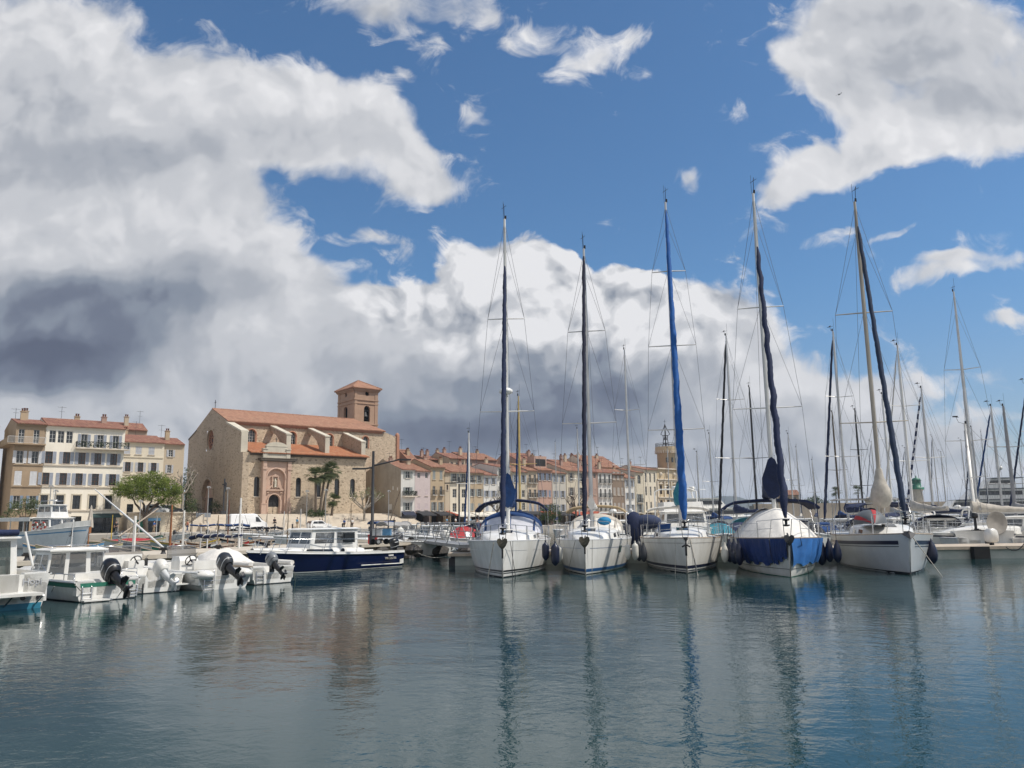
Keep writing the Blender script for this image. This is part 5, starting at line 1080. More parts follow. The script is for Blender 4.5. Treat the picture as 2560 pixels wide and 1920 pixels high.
def outboard(par, loc, s=1.0, cowl=BLACK, leg=BLACK, tilt=55, band=None, steer=0):
    r = thing('outboard_motor', None, None, loc, steer); r.parent = par
    T_ = Matrix.Rotation(R(tilt), 4, 'Y')            # tilted: the leg swings up and aft (-x)
    def f(x, y, z): return tuple(T_ @ Vector((x*s, y*s, z*s)))
    m = MB(); rings = []
    for z, a, b, c in ((.10, .20, .15, -.03), (.16, .27, .19, -.04), (.30, .31, .215, -.05), (.48, .31, .215, -.06), (.60, .27, .19, -.05), (.68, .19, .14, -.03), (.71, .08, .06, -.02)):
        rings.append([f(c+a*abs(math.cos(t))**.75*(1 if math.cos(t) > 0 else -1), b*abs(math.sin(t))**.75*(1 if math.sin(t) > 0 else -1), z) for t in [2*math.pi*k/18 for k in range(18)]])
    m.loft(rings); c = m.build('cowl', cowl, r)
    m = MB(); rings = []
    for z, k in ((.2, 1.012), (.225, 1.012)): rings.append([f(-.045+.285*k*abs(math.cos(t))**.75*(1 if math.cos(t) > 0 else -1), .203*k*abs(math.sin(t))**.75*(1 if math.sin(t) > 0 else -1), z) for t in [2*math.pi*q/18 for q in range(18)]])
    m.loft(rings, False)
    for sd in (-1, 1): m.add([f(x, sd*(.219), z) for x, z in ((-.2, .42), (.08, .45), (.08, .50), (-.2, .47))], [(0, 1, 2, 3)])
    m.build('cowl_band', band or GRYH, c)
    m = MB(); rings = []
    for z, a, b, cx in ((.12, .16, .12, -.03), (-.1, .13, .10, -.03), (-.35, .115, .065, -.05), (-.58, .11, .045, -.06), (-.72, .10, .035, -.06)): rings.append([f(cx+a*math.cos(t), b*math.sin(t), z) for t in [2*math.pi*k/12 for k in range(12)]])
    m.loft(rings); m.add([f(*p) for p in ((.12, 0, -.46), (-.3, -.12, -.47), (-.38, 0, -.47), (-.3, .12, -.47))], [(0, 1, 2, 3)]); m.add([f(*p) for p in ((.05, .0, -.98), (-.14, 0, -.95), (-.16, 0, -.72), (.06, 0, -.72))], [(0, 1, 2, 3)])
    rings = [[f(x, q*math.cos(t), -.74+q*math.sin(t)) for t in [2*math.pi*k/10 for k in range(10)]] for x, q in ((.2, .01), (.14, .05), (.02, .065), (-.16, .055), (-.2, .04))]
    m.loft(rings); m.build('leg', leg, r)
    m = MB()
    for k in range(3):
        a = 2*math.pi*k/3+.4; u = (math.cos(a), math.sin(a)); v = (-math.sin(a), math.cos(a))
        pts = [(0, .04, -.035), (-.05, .10, -.07), (-.06, .17, -.03), (-.02, .165, .05), (.03, .09, .07), (.02, .04, .03)]
        m.add([f(-.22+p[0], p[1]*u[0]+p[2]*v[0], -.74+p[1]*u[1]+p[2]*v[1]) for p in pts], [tuple(range(6))])
    m.lathe([(.045, 0), (.04, -.1), (.015, -.14)], (0, 0, 0), 8) if 0 else None
    m.build('propeller', STEEL if leg is not BLACK else BLACK, r)
    m = MB(); m.box((.14*s, 0, .02*s), (.16*s, .26*s, .34*s)); m.box((.24*s, 0, -.1*s), (.06*s, .24*s, .42*s)); m.build('transom_bracket', leg, r)
    for k in ('label', 'category'):
        if k in r: del r[k]
    return r
def mplace(px_, py_): p = at(px_, py_, z=0); return (p.x, p.y, 0)
MH = math.atan2(.62, -.78)      # heading of the small boats: bows towards the pier
def ladder(par, x, y, z0, z1, w=.3, mat=STEEL, n=3):
    m = MB()
    for s in (-1, 1): m.tube([(x+.0, y+s*w/2, z0), (x, y+s*w/2, z1-.05), (x+.05, y+s*w/2, z1)], .016, 5)
    for k in range(n): m.tube([(x, y-w/2, lerp(z0, z1-.1, (k+.3)/n)), (x, y+w/2, lerp(z0, z1-.1, (k+.3)/n))], .014, 5)
    return m.build('boarding_ladder', mat, par)
def wheel(par, c, r=.19, tilt=-.5):
    m = MB(); Q = Matrix.Translation(c) @ Matrix.Rotation(R(90)+tilt, 4, 'Y')
    m.tube([tuple(Q @ Vector((r*math.cos(a), r*math.sin(a), 0))) for a in [2*math.pi*k/20 for k in range(21)]], .019, 6)
    for k in range(3): a = 2*math.pi*k/3+.5; m.tube([tuple(Q @ Vector((0, 0, .02))), tuple(Q @ Vector((r*math.cos(a), r*math.sin(a), 0)))], .022, 5)
    m.tube([tuple(Q @ Vector((0, 0, .04))), tuple(Q @ Vector((0, 0, -.2)))], .03, 6); return m.build('steering_wheel', BLACK, par)
def rails(par, pts, name='rail', r=.014, posts=None, mat=STEEL):
    m = MB(); m.tube(pts, r, 6)
    for p in (posts or []): m.tube([p[0], p[1]], r*.9, 5)
    return m.build(name, mat, par)
GM = 'small motor boats along the stone pier'
# ---- A: white cabin boat at the left edge
pc = mplace(128, 1517); u = V3(.62, .78, 0)
o = thing('cabin_boat', 'white cabin boat with turquoise waterline and a name on its transom', 'motor boat', V3(*pc)-u*1.3, MH, GM); A_ = o
hb = Motor(6.6, 2.6, .92, .28); hb.build(o, GEL2, (('bottom_paint', .0, .17, TURQ),), cut=.0, fwd=.45)
m = MB(); m.box((-.34, .15, .42), (.68, 1.9, .07)); m.box((-.25, -.05, .36), (.3, .5, .06)); m.build('swim_platform', GEL2, o)
m = MB()
for y in (.75, -.1, -.85):
    m.tube([(-.55, y, .38), (-.02, y, .1)], .025, 5)
m.build('platform_strut', STEEL, o)
for y in (-.55, -.95): m = MB(); m.lathe([(.07, -.012), (.07, -.02)], (0, y, .30), 12, 'x'); m.build('exhaust_outlet', BLACK, o)
text('Hopi', .25, M('grey_lettering', (.42, .43, .45), .5, .05, 3), o, (-.012, -.75, .64), (R(90), 0, R(-90)), 'boat_name')
def cabin(par, x0, x1, w, z0, z1, mat, roofm, rear=True, side=True, over=.15, door=True, taper=.92, glass=SCREEN, name='cabin'):
    m = MB(); a, b = w, w*taper
    base = [(x0, -a), (x1, -a), (x1, a), (x0, a)]; topp = [(x0, -b), (x1-.25, -b), (x1-.25, b), (x0, b)]
    def face(p0, p1, q1, q0, holes):
        p0, p1, q1, q0 = map(Vector, (p0, p1, q1, q0)); g_ = MB(); wallgrid(g_, 0, 1, 0, 1, holes, 0, .0)
        f = lambda x, z: lerp(lerp(p0, p1, x), lerp(q0, q1, x), z)
        m.add([tuple(f(v[0], v[2])) for v in g_.v], g_.f, False); gl.add
        for h in holes: gl.add([tuple(f(x, z)) for x, z in ((h[0], h[2]), (h[1], h[2]), (h[1], h[3]), (h[0], h[3]))], [(0, 1, 2, 3)], False)
    gl = MB(); P3 = lambda p, z: (p[0], p[1], z)
    face(P3(base[0], z0), P3(base[1], z0), P3(topp[1], z1), P3(topp[0], z1), [(.06, .46, .45, .9), (.52, .92, .45, .9)])
    face(P3(base[3], z0), P3(base[2], z0), P3(topp[2], z1), P3(topp[3], z1), [(.06, .46, .45, .9), (.52, .92, .45, .9)])
    face(P3(base[1], z0), P3(base[2], z0), P3(topp[2], z1), P3(topp[1], z1), [(.05, .48, .45, .92), (.52, .95, .45, .92)])
    if rear: face(P3(base[3], z0), P3(base[0], z0), P3(topp[0], z1), P3(topp[3], z1), rear)
    c = m.build(name, mat, par); gl.build('windows', glass, c)
    m = MB(); m.loft([[(x0-over, -b-.06, z1), (x1-.1, -b-.06, z1), (x1-.1, b+.06, z1), (x0-over, b+.06, z1)], [(x0-over, -b-.08, z1+.04), (x1-.08, -b-.08, z1+.04), (x1-.08, b+.08, z1+.04), (x0-over, b+.08, z1+.04)], [(x0-over+.1, -b*.8, z1+.10), (x1-.25, -b*.8, z1+.10), (x1-.25, b*.8, z1+.10), (x0-over+.1, b*.8, z1+.10)]], sm=False)
    m.build('cabin_roof', roofm, c); return c
c = cabin(o, 2.0, 3.6, 1.1, .7, 1.86, GEL, GEL, [(.06, .92, .12, .94)], glass=glassmat('green_grey_screen', (.06, .085, .08), .72)); m = MB(); m.box((2.0, 0, 1.95), (.3, 1.8, .06)); 
m = MB(); m.tube([(1.9, 1.2, 2.03), (1.9, -1.0, 2.03)], .09, 8); m.build('rolled_awning', NAVY, c)
rails(o, [(.3, -1.2, .96), (.7, -1.22, 1.15), (1.2, -1.24, 1.15), (1.3, -1.24, .98)], posts=[((.9, -1.23, .96), (.9, -1.23, 1.15))])
m = MB(); m.tube([(1.55, -1.05, 2.05), (1.3, -1.26, 1.0)], .035, 6); m.build('stay_tube', WMAST, o)
# ---- B: cabin cruiser with a black outboard
pc = mplace(181, 1508)
o = thing('cabin_boat', 'white cabin cruiser with large black tilted outboard and green stripe along the side', 'motor boat', V3(*pc)+u*1.0, MH, GM)
hb = Motor(6.2, 2.05, .58, .5); hb.build(o, GEL, (('bottom_paint', -.05, .05, ANTIF), ('green_stripe', .72, .93, GREENP)), cut=.2, fwd=.62)
c = cabin(o, 2.2, 3.5, .93, .42, 1.42, GEL, GEL, [(.04, .29, .30, .93), (.36, .66, .02, .96), (.74, .97, .34, .93)], taper=.88)
text('SY 4279', .13, BLACK, c, (2.75, .945, .72), (R(84), 0, R(180)), 'registration')
rails(c, [(2.4, .7, 1.5), (2.4, .7, 1.58), (3.1, .6, 1.58), (3.1, -.6, 1.58), (2.4, -.7, 1.58), (2.4, -.7, 1.5)], 'roof_rail')
rails(o, [(.15, .93, .62), (.2, .93, .78), (1.4, .96, .80), (1.5, .96, .64)], posts=[((.8, .95, .6), (.8, .95, .79))]); rails(o, [(.15, -.93, .62), (.2, -.93, .76), (1.3, -.96, .78), (1.4, -.96, .64)])
m = MB(); m.box((1.0, 0, .62), (.5, 1.3, .34)); m.box((.55, .5, .42), (.4, .5, .3)); m.build('stern_bench', GEL, o)
outboard(o, (-.16, -.12, .62), 1.08, BLACK, BLACK, 62, GRYH); ladder(o, -.03, .62, -.12, .46, .26); ladder(o, -.035, -.74, .06, .42, .24)
m = MB(); m.box((-.2, .42, .05), (.3, .8, .04)); m.build('swim_step', GEL, o)
# ---- C: open boat with white outboard
pc = mplace(320, 1488)
o = thing('open_boat', 'white open boat with white outboard, grey windscreen and round black steering wheel', 'motor boat', V3(*pc)+u*.95, MH, GM)
hb = Motor(5.4, 1.95, .56, .5); hb.build(o, GEL, (('bottom_paint', -.05, .05, ANTIF),), cut=.3, fwd=.50)
m = MB(); m.box((2.75, 0, .72), (.14, 1.6, .92)); m.box((2.65, .32, .78), (.06, .74, .66)); m.box((2.55, -.45, .82), (.34, .55, .3)); m.build('bulkhead_console', GEL, o)
rows = [[(lerp(2.75, 3.5, math.cos(a)**1 if 1 else 0)+k*.1, .9*math.sin(a)*(1-.1*k), 1.12+.34*k) for a in [-math.pi/2+math.pi*q/12 for q in range(13)]] for k in range(2)]
m = MB(); m.grid(rows); m.build('windscreen', PERSPEX, o); m = MB(); m.tube(rows[1], .014, 5); m.build('windscreen_frame', STEEL, o)
wheel(o, (2.42, -.45, .96)); m = MB(); m.box((2.4, -.82, .9), (.12, .06, .26)); m.build('throttle_lever', BLACK, o)
m = MB(); m.box((1.0, .5, .42), (.7, .6, .24)); m.box((.55, -.62, .42), (.5, .4, .3)); m.build('bench', GEL, o)
rails(o, [(.6, .9, .6), (.65, .88, .76), (1.6, .9, .78), (1.7, .92, .62)]); rails(o, [(1.6, .5, .5), (1.6, .5, .74), (1.6, -.1, .74), (1.6, -.1, .5)], 'seat_rail')
outboard(o, (-.16, -.15, .56), .92, GEL2, GRYH, 60, WMAST); ladder(o, -.03, .6, -.05, .34, .24, ANTIF)
m = MB(); m.box((-.16, -.68, .24), (.34, .5, .04)); m.build('swim_step', GEL, o)
# ---- D: console boat with dark grey outboard
pc = mplace(494, 1478)
o = thing('open_boat', 'white console boat with big dark grey tilted outboard and stainless boarding ladder', 'motor boat', V3(*pc)+u*1.0, MH, GM)
hb = Motor(5.6, 2.2, .6, .42, .55, .78); hb.build(o, GEL, (('rub_strake', .50, .56, GRYH),), cut=.25, fwd=.72)
m = MB(); m.loft([[(2.3, -.38, .18), (2.95, -.38, .18), (2.95, .38, .18), (2.3, .38, .18)], [(2.35, -.36, .9), (2.95, -.36, .9), (2.95, .36, .9), (2.35, .36, .9)], [(2.5, -.32, 1.06), (2.95, -.32, 1.06), (2.95, .32, 1.06), (2.5, .32, 1.06)]], sm=False); m.build('console', GEL, o)
rows = [[(2.85+.38*math.cos(a)+.06*k, .56*math.sin(a)*(1-.05*k), 1.0+.42*k) for a in [-math.pi/2+math.pi*q/12 for q in range(13)]] for k in range(2)]
m = MB(); m.grid(rows); m.build('windscreen', SCREEN, o); m = MB(); m.tube(rows[1], .014, 5); m.build('windscreen_frame', STEEL, o)
wheel(o, (2.22, .02, .92), .2); m = MB(); m.box((1.5, 0, .42), (.5, .9, .46)); m.box((1.3, 0, .78), (.12, .9, .3)); m.build('helm_seat', GEL2, o)
m = MB(); m.ball((.2, .72, .5), (.5, .36, .18), 10); m.ball((.2, -.75, .5), (.5, .34, .18), 10); m.build('stern_cushion', GEL, o)
outboard(o, (-.16, -.05, .66), 1.0, M('dark_grey_cowl', (.035, .037, .042), .35, .1, 2), BLACK, 60, GRYH); ladder(o, -.05, .62, -.02, .66, .36, STEEL, 4)
m = MB(); m.box((1.2, -.98, .7), (2.6, .06, .05)); m.build('wooden_oar', TEAK, o)
for t, y0 in ((.5, .5), (3.4, -.3)): pass
# ---- E: boat under a white cover with grey outboard
pc = mplace(736, 1455)
o = thing('open_boat', 'white open boat with rumpled white bow cover and small grey and black outboard', 'motor boat', V3(*pc)-u*.95, MH, GM)
hb = Motor(5.2, 1.95, .6, .4); hb.build(o, GEL, (('rub_strake', .62, .68, GRYH), ('waterline', -.02, .05, ANTIF)), cut=.3, fwd=.62)
rn = random.Random(3); rows = []
for k in range(13):
    uu = k/12; x = lerp(2.5, 5.1, uu); t = x/5.2; b = hb.bd(min(.99, t))+.04; ht = .62*math.sin(min(1, uu*3+.12)*math.pi/2)*(1-uu**2*.75)
    rows.append([(x, b*q, hb.zs(min(1, t))-.02+ht*(1-abs(q)**2.2)+.035*math.sin(q*13+uu*9)*(1-q*q)+rn.uniform(-.012, .012)) for q in [-1+.125*j for j in range(17)]])
m = MB(); m.grid(rows); m.add(rows[0], [tuple(range(17))], False); m.build('bow_cover', CREAMC, o)
m = MB(); m.tube([(.1, .9, .72), (1.6, .92, .74), (2.4, .9, .76)], .10, 8); m.tube([(.1, -.9, .72), (1.6, -.92, .74)], .09, 8); m.build('side_cushion', CREAMC, o)
outboard(o, (-.16, .05, .66), .8, M('grey_cowl', (.20, .21, .22), .35, .08, 3), BLACK, 52, BLACK); ladder(o, -.03, .58, .02, .52, .3)
m = MB(); m.box((1.5, -.1, .42), (.6, 1.1, .3)); m.build('bench', GEL, o)
# ---- two stubby white masts and a raised pole that stand on the boats in the gap
for x, y0, y1, Y, r, lb in ((436, 1352, 1290, 30, .05, 0),): pass
# ---- navy launch lying along the pier
pS = at(1012, 1417, z=0); hd = V3(-.64, -.77, 0); ps = V3(-.77, .64, 0)
o = thing('launch', 'navy blue motor launch with white wheelhouse lying along the pier, bow to the left', 'motor boat', pS+ps*1.2, math.atan2(-.77, -.64), GM); NV = o
hb = Motor(8.0, 2.5, .72, .45, .50, .86)
hb.build(o, M('navy_gelcoat', (.006, .012, .06), .18, .05, 1.2, spec=.6), (('waterline', .02, .07, GEL), ('bottom_paint', -.3, .02, ANTIF)), cut=.1, fwd=.30)
m = MB()
for sd in (-1, 1): m.grid([[(t*8.0, sd*(hb.bd(t)+.016), hb.zs(t)+e) for e in (-.02, .10)] for t in hb.TT])
m.build('white_bulwark', GEL, o)
m = MB(); rows = []
for k in range(11):
    t = lerp(.30, .97, k/10); b = hb.bd(t)*.86; z = hb.zs(t)+.03; ht = .26*(1-.5*(k/10)**2)
    rows.append([(t*8.0, -b, z), (t*8.0, -b*.9, z+ht*.8), (t*8.0, -b*.5, z+ht), (t*8.0, 0, z+ht*1.08), (t*8.0, b*.5, z+ht), (t*8.0, b*.9, z+ht*.8), (t*8.0, b, z)])
m.grid(rows); m.add(rows[0], [tuple(range(7))], False); tr = m.build('trunk_cabin', GEL, o)
m = MB()
for sd in (1, -1):
    z = hb.zs(.56); b = hb.bd(.56)*.86
    m.add([(4.2, sd*(b*1.0+.02), z+.06), (5.7, sd*(hb.bd(.68)*.86+.02), hb.zs(.68)+.06), (5.6, sd*(hb.bd(.67)*.80+.02), hb.zs(.67)+.2), (4.3, sd*(b*.945+.02), z+.2)], [(0, 1, 2, 3)])
m.build('side_window', GLASS, tr); m = MB(); m.lathe([(.10, 1.075), (.10, 1.115), (.07, 1.12)], (3.75, 0, .93), 14, 'y'); m.build('porthole', GLASS, tr)
c = cabin(o, 2.7, 5.5, .92, .78, 1.86, GEL, GEL, [(.08, .45, .3, .92), (.55, .92, .05, .94)], taper=.9, name='wheelhouse', glass=SCREEN)
m = MB(); m.box((3.3, .94, 1.5), (.62, .02, .44)); m.box((3.3, .95, 1.5), (.52, .03, .34)); m.build('sliding_window', GLASS, c)
pts = [(2.9, 1.06, .82), (2.9, 1.08, 1.42), (4.6, 1.1, 1.46), (6.4, .9, 1.50), (7.3, .42, 1.56), (7.85, 0, 1.58), (7.3, -.42, 1.56), (6.4, -.9, 1.5), (4.6, -1.1, 1.46), (2.9, -1.08, 1.42), (2.9, -1.06, .82)]
rails(o, pts, 'guard_rail', .016, [((x, s*y, 1.47), (x+.25, s*y*.96, .88)) for x, y in ((4.6, 1.1), (5.6, .99), (6.4, .9), (7.0, .62), (7.35, .4)) for s in (-1, 1)])
m = MB(); m.tube([(.3, 1.27, .19), (2.8, 1.28, .21)], .03, 6); m.build('rubbing_strake', GEL, o); m = MB(); m.box((.95, 1.25, .60), (.3, .03, .06)); m.build('vent_plate', GEL, o)
text('MA 226786', .15, M('pale_lettering', (.5, .48, .42), .5, .05, 3), o, (.95, 1.235, .42), (R(90), 0, R(180)), 'registration')
outboard(o, (-.15, .3, .82), .8, BLACK, BLACK, 15, GRYH); m = MB(); m.box((1.4, 0, .62), (2.2, 1.7, .06)); m.build('cockpit_floor', GRYH, o)
m = MB(); m.box((-.3, -.1, .22), (.5, 1.4, .04)); m.build('swim_platform', STEEL, o)
m = MB(); m.tube([(4.9, 0, 1.95), (4.9, 0, 2.2)], .02, 5); m.box((4.0, .2, 2.0), (.8, .5, .05)); m.build('roof_gear', GEL, c)
# mooring lines of the small boats
for k, (a, b, lb) in enumerate((((136, 1466), (122, 1492), 'short pale line on the quarter of the white cabin boat at the left edge'), ((188, 1463), (230, 1505), 'pale stern line from the cabin cruiser with the black outboard'), ((316, 1462), (288, 1500), 'pale stern line from the open boat with the white outboard'), ((735, 1430), (738, 1456), 'white line on the stern corner of the boat with the rumpled cover'))):
    p = at(*a, z=.55); line([p, at(*b, z=-.1)], lb, ROPE, .014, 'stern lines of the small boats')
for k, (px_, py_, q, lb) in enumerate(((60, 1440, 3, 'bow line of the leftmost cabin boat tied to the pier'), (235, 1425, 7, 'bow line of the cabin cruiser tied to the pier'), (400, 1412, 9.5, 'bow line of the open boat with the steering wheel tied to the pier'), (600, 1400, 13, 'bow line of the console boat tied to the pier'))):
    p = at(px_, py_, z=.7); e = PA+PDR*q; line([p, V3(e.x, e.y, .95)], lb, ROPE, .012, 'bow lines tied to the stone pier', .12)
line([at(1045, 1382, z=.5), at(1164, 1362, z=.9)], 'pale line sagging from the pier end to the first yacht', ROPE, .014, 'mooring lines', .45)
# ---------------------------------------------------------------- gangway and pontoon
g0 = at(1064, 1350, z=.95); g1 = V3(-2.2, 41.8, .85)
o = thing('gangway', 'grey metal truss gangway linking the stone pier to the pontoon', 'gangway', g0, math.atan2(g1.y-g0.y, g1.x-g0.x)); LG = (g1-g0).length; LG = max(LG, 6.5); m = MB()
for y in (-.6, .6):
    m.tube([(-.5, y, .55), (.1, y, 1.12), (LG, y, 1.12)], .035, 6); m.tube([(-.5, y, .55), (-.5, y, .3), (.1, y, 0)], .03, 5); m.tube([(-.45, y, .72), (LG, y, .62)], .022, 5); m.tube([(-.45, y, .40), (LG, y, .33)], .02, 5)
    for k in range(4):
        x = lerp(.1, LG, k/4); w2 = LG/4
        m.tube([(x, y, 0), (x+w2/2, y, 1.12), (x+w2, y, 0)], .025, 5)
m.build('handrail_truss', GALV, o); m = MB(); m.box((LG/2, 0, -.04), (LG, 1.3, .16)); m.build('walkway', GALV, o)
o = thing('pontoon', 'long concrete pontoon with pale sides and beige decking behind the yachts', 'pontoon', (-3, 40.7, 0), 0); m = MB()
for k in range(4): m.box((5+k*10.2, 1.75, .12), (9.9, 3.4, .66))
m.build('float', M('pale_weathered_float', (.50, .52, .48), .8, .15, 1.2, bump=.01, bs=8, col2=(.36, .40, .37)), o)
m = MB(); m.box((20.2, 1.75, .53), (41, 3.7, .15)); m.build('deck_planks', M('beige_decking', (.50, .42, .33), .9, .12, 2, bump=.01, bs=14), o)
m = MB()
for k in range(5): m.box((-.05+k*10.2, 1.75, .05), (.45, 3.2, .6))
m.build('joint_block', IRON, o)
q = at(2452, 1380, Y=40.4); mm = MB(); mm.box((0, 0, .1), (.78, .35, 1.0)); tag(mm.build('mooring_pile', M('black_tarred_timber', (.014, .014, .015), .8, .2, 4), None, (q.x, 40.45, 0)), 'black square pile against the front of the pontoon', 'post')
# ---------------------------------------------------------------- yachts behind the pontoon and in the basin
FLEET = 'sailboats moored beyond the pontoon'
STRIPEDC = M('striped_navy_white_canvas', (.5, .5, .5), .8, 0)
_t = NT(STRIPEDC.node_tree); _s = _t.add('ShaderNodeSeparateXYZ', {0: _t.add('ShaderNodeTexCoord').outputs['Object']})
_t.L.new(_t.mix(_t.math('GREATER_THAN', _t.math('FRACT', _t.math('MULTIPLY', _s.outputs[2], 1.6)), .62), (.012, .02, .07), (.6, .6, .62)), _t.n['Principled BSDF'].inputs['Base Color'])
def byacht(label, tx_, ty_, Y, head, L=9.5, hull=GEL, fur=None, cover=None, hood=None, spr=2, mast=ALU, bim=None, fwide=.07, lean=0, group=FLEET, r=.08, extra=None, stripe=STRIPEN, B=None):
    p = at(tx_, ty_, Y=Y); hd = V3(math.cos(R(head)), math.sin(R(head)), 0); xm = L*.43
    root = V3(p.x, Y, 0)+hd*xm
    o = thing('sailboat', label, 'sailboat', root, R(head)+math.pi, group)
    h = Hull(L, B or L*.335, L*.115, .25, .12, .82, .56, .2, 2.2)
    h.build(o, hull, (('hull_stripe', .80, .87, stripe, .02, 1), ('antifouling', -.4, .05, ANTIF))); h.deck(o, GEL2, None); coachroof(h, o, L*.2, L*.64, .42, .62); zb = h.fb
    fr = [.36, .66] if spr == 2 else [.5] if spr == 1 else [.27, .52, .76]
    rig(h, o, xm, p.z, zb, [(lerp(zb, p.z, f), L*.125*(1-.25*i)) for i, f in enumerate(fr)], mast, r, True, lean=lean)
    if fur: furl(o, (.3, 0, zb+.7), (xm-.2, 0, p.z-.6), fwide*1.2, fwide*.8, fur, .006, seed=int(tx_), n=30)
    boom(h, o, xm, zb+1.15, L*.40, cover, (.19, .11), .35 if cover else 0, .7)
    if hood: sprayhood(h, o, L*.60, L*.72, L*.12, zb+.15, .75, hood, hood)
    if bim: bimini(o, L*.75, L*.96, L*.145, zb+1.75, bim, zb+.1, .12, .16)
    pulpit(h, o, .6, 1.3, -.05); lifelines(h, o, 1.4, L*.96, 5, one=True)
    if extra: extra(o, h)
    return o
byacht('sailboat with thin white mast and blue furled sail left of the first big yacht', 1172, 1082, 66, 100, 8.5, GEL, MIDB, None, NAVY, 1, WMAST)
byacht('sailboat with yellow wooden looking mast and blue furled sail behind the first big yacht', 1296, 990, 58, 95, 10, M('cream_hull', (.62, .55, .40), .4, .08, 2), MIDB, NAVY, None, 1, M('yellow_mast', (.52, .38, .14), .5, .12, 2))
byacht('sailboat with bare grey mast between the second and third big yachts', 1561, 874, 60, 88, 10, GEL, None, CREAMC, NAVY, 2, ALU)
byacht('sailboat with black and white spiralled furled sail and radar at the masthead', 1815, 839, 58, 92, 11, GEL, STRIPEDC if 0 else M('black_canvas', (.012, .013, .02), .8, .1, 3), NAVY, TEAL, 2, ALU, None, .09)
byacht('sailboat with plain black mast left of the tarpaulin wrapped yacht', 1873, 968, 64, 80, 9, M('dark_green_hull', (.02, .06, .05), .3, .05, 2), None, NAVY, NAVY, 1, M('black_mast', (.02, .02, .022), .4, .1, 2))
byacht('sailboat with navy furled sail left of the grey white yacht mast', 2082, 828, 55, 90, 10.5, GEL, NAVY, NAVY, NAVY, 2, ALU, NAVY, .09)
byacht('small sailboat with short dark mast between the tarpaulin yacht and its right neighbour', 2080, 1030, 78, 85, 7.5, NAVY if 0 else GEL2, None, MIDB, None, 1, M('bronze_mast', (.13, .10, .07), .5, .1, 2))
byacht('sailboat with dark mast seen through the rigging of the grey white yacht', 2137, 1025, 72, 90, 8.5, GEL2, None, NAVY, NAVY, 2, MATS['black_mast'])
byacht('sailboat with tall pale mast just right of the slanting navy genoa', 2243, 863, 54, 90, 11, GEL, M('pale_grey_sail', (.55, .54, .52), .8, .08, 3), BEIGE, NAVY, 2, WMAST, None, .05)
byacht('sailboat with navy and white striped furled sail on the right', 2303, 970, 60, 95, 9.5, GEL, STRIPEDC, NAVY, NAVY, 1, ALU, None, .08)
byacht('tallest background sailboat at right with beige boom cover', 2384, 729, 51, 62, 11, GEL, MATS['pale_grey_sail'], BEIGE, None, 2, ALU, None, .05)
byacht('sailboat with white mast near the right edge, second from it', 2477, 1015, 62, 95, 9, GEL2, MIDB, NAVY, NAVY, 2, ALU)
byacht('sailboat with thick grey mast carrying a radar near the right edge', 2508, 1015, 56, 85, 10, GEL, None, GREYC, MIDB, 2, M('dull_grey_mast', (.28, .28, .29), .5, .1, 2), None, .07, r=.11)
byacht('distant sailboat with thin pole mast left of the rightmost masts', 2428, 1068, 84, 90, 8, GEL2, NAVY, None, None, 1, ALU)
byacht('sailboat with white mast and small red flag behind the grey white yacht', 2205, 985, 68, 90, 9, GEL2, None, BEIGE, NAVY, 2, WMAST)
byacht('distant sailboat with thin mast in front of the pink houses', 1443, 1072, 92, 100, 8, GEL, None, NAVY, None, 1, ALU)
byacht('distant sailboat with slim mast right of the clock tower', 1773, 1085, 82, 90, 8, GEL2, None, MIDB, NAVY, 1, ALU)
byacht('far sailboat with thin mast between tarpaulin yacht and its shroud', 1970, 1085, 95, 90, 8, GEL, None, None, NAVY, 1, ALU)
byacht('sailboat with mast cut by the right edge of the view', 2566, 960, 58, 90, 10, GEL, NAVY, BEIGE, NAVY, 2, ALU)
rn = random.Random(77)
for k, (x, y) in enumerate(((1388, 1105), (1668, 1120), (1742, 1130), (1990, 1118), (2030, 1150), (2178, 1105), (2262, 1120), (2330, 1092), (2352, 1130), (2402, 1100), (2452, 1080), (2545, 1110), (2110, 1140), (1936, 1140))):
    byacht('distant small sailboat, one of many bare masts on the horizon at right', x, y, rn.uniform(105, 175), rn.uniform(60, 120), 7.5, rn.choice([GEL, GEL2]), rn.choice([None, NAVY]), rn.choice([NAVY, BEIGE, MIDB, None]), None, 1, rn.choice([ALU, ALU, WMAST]), group='distant bare masts')
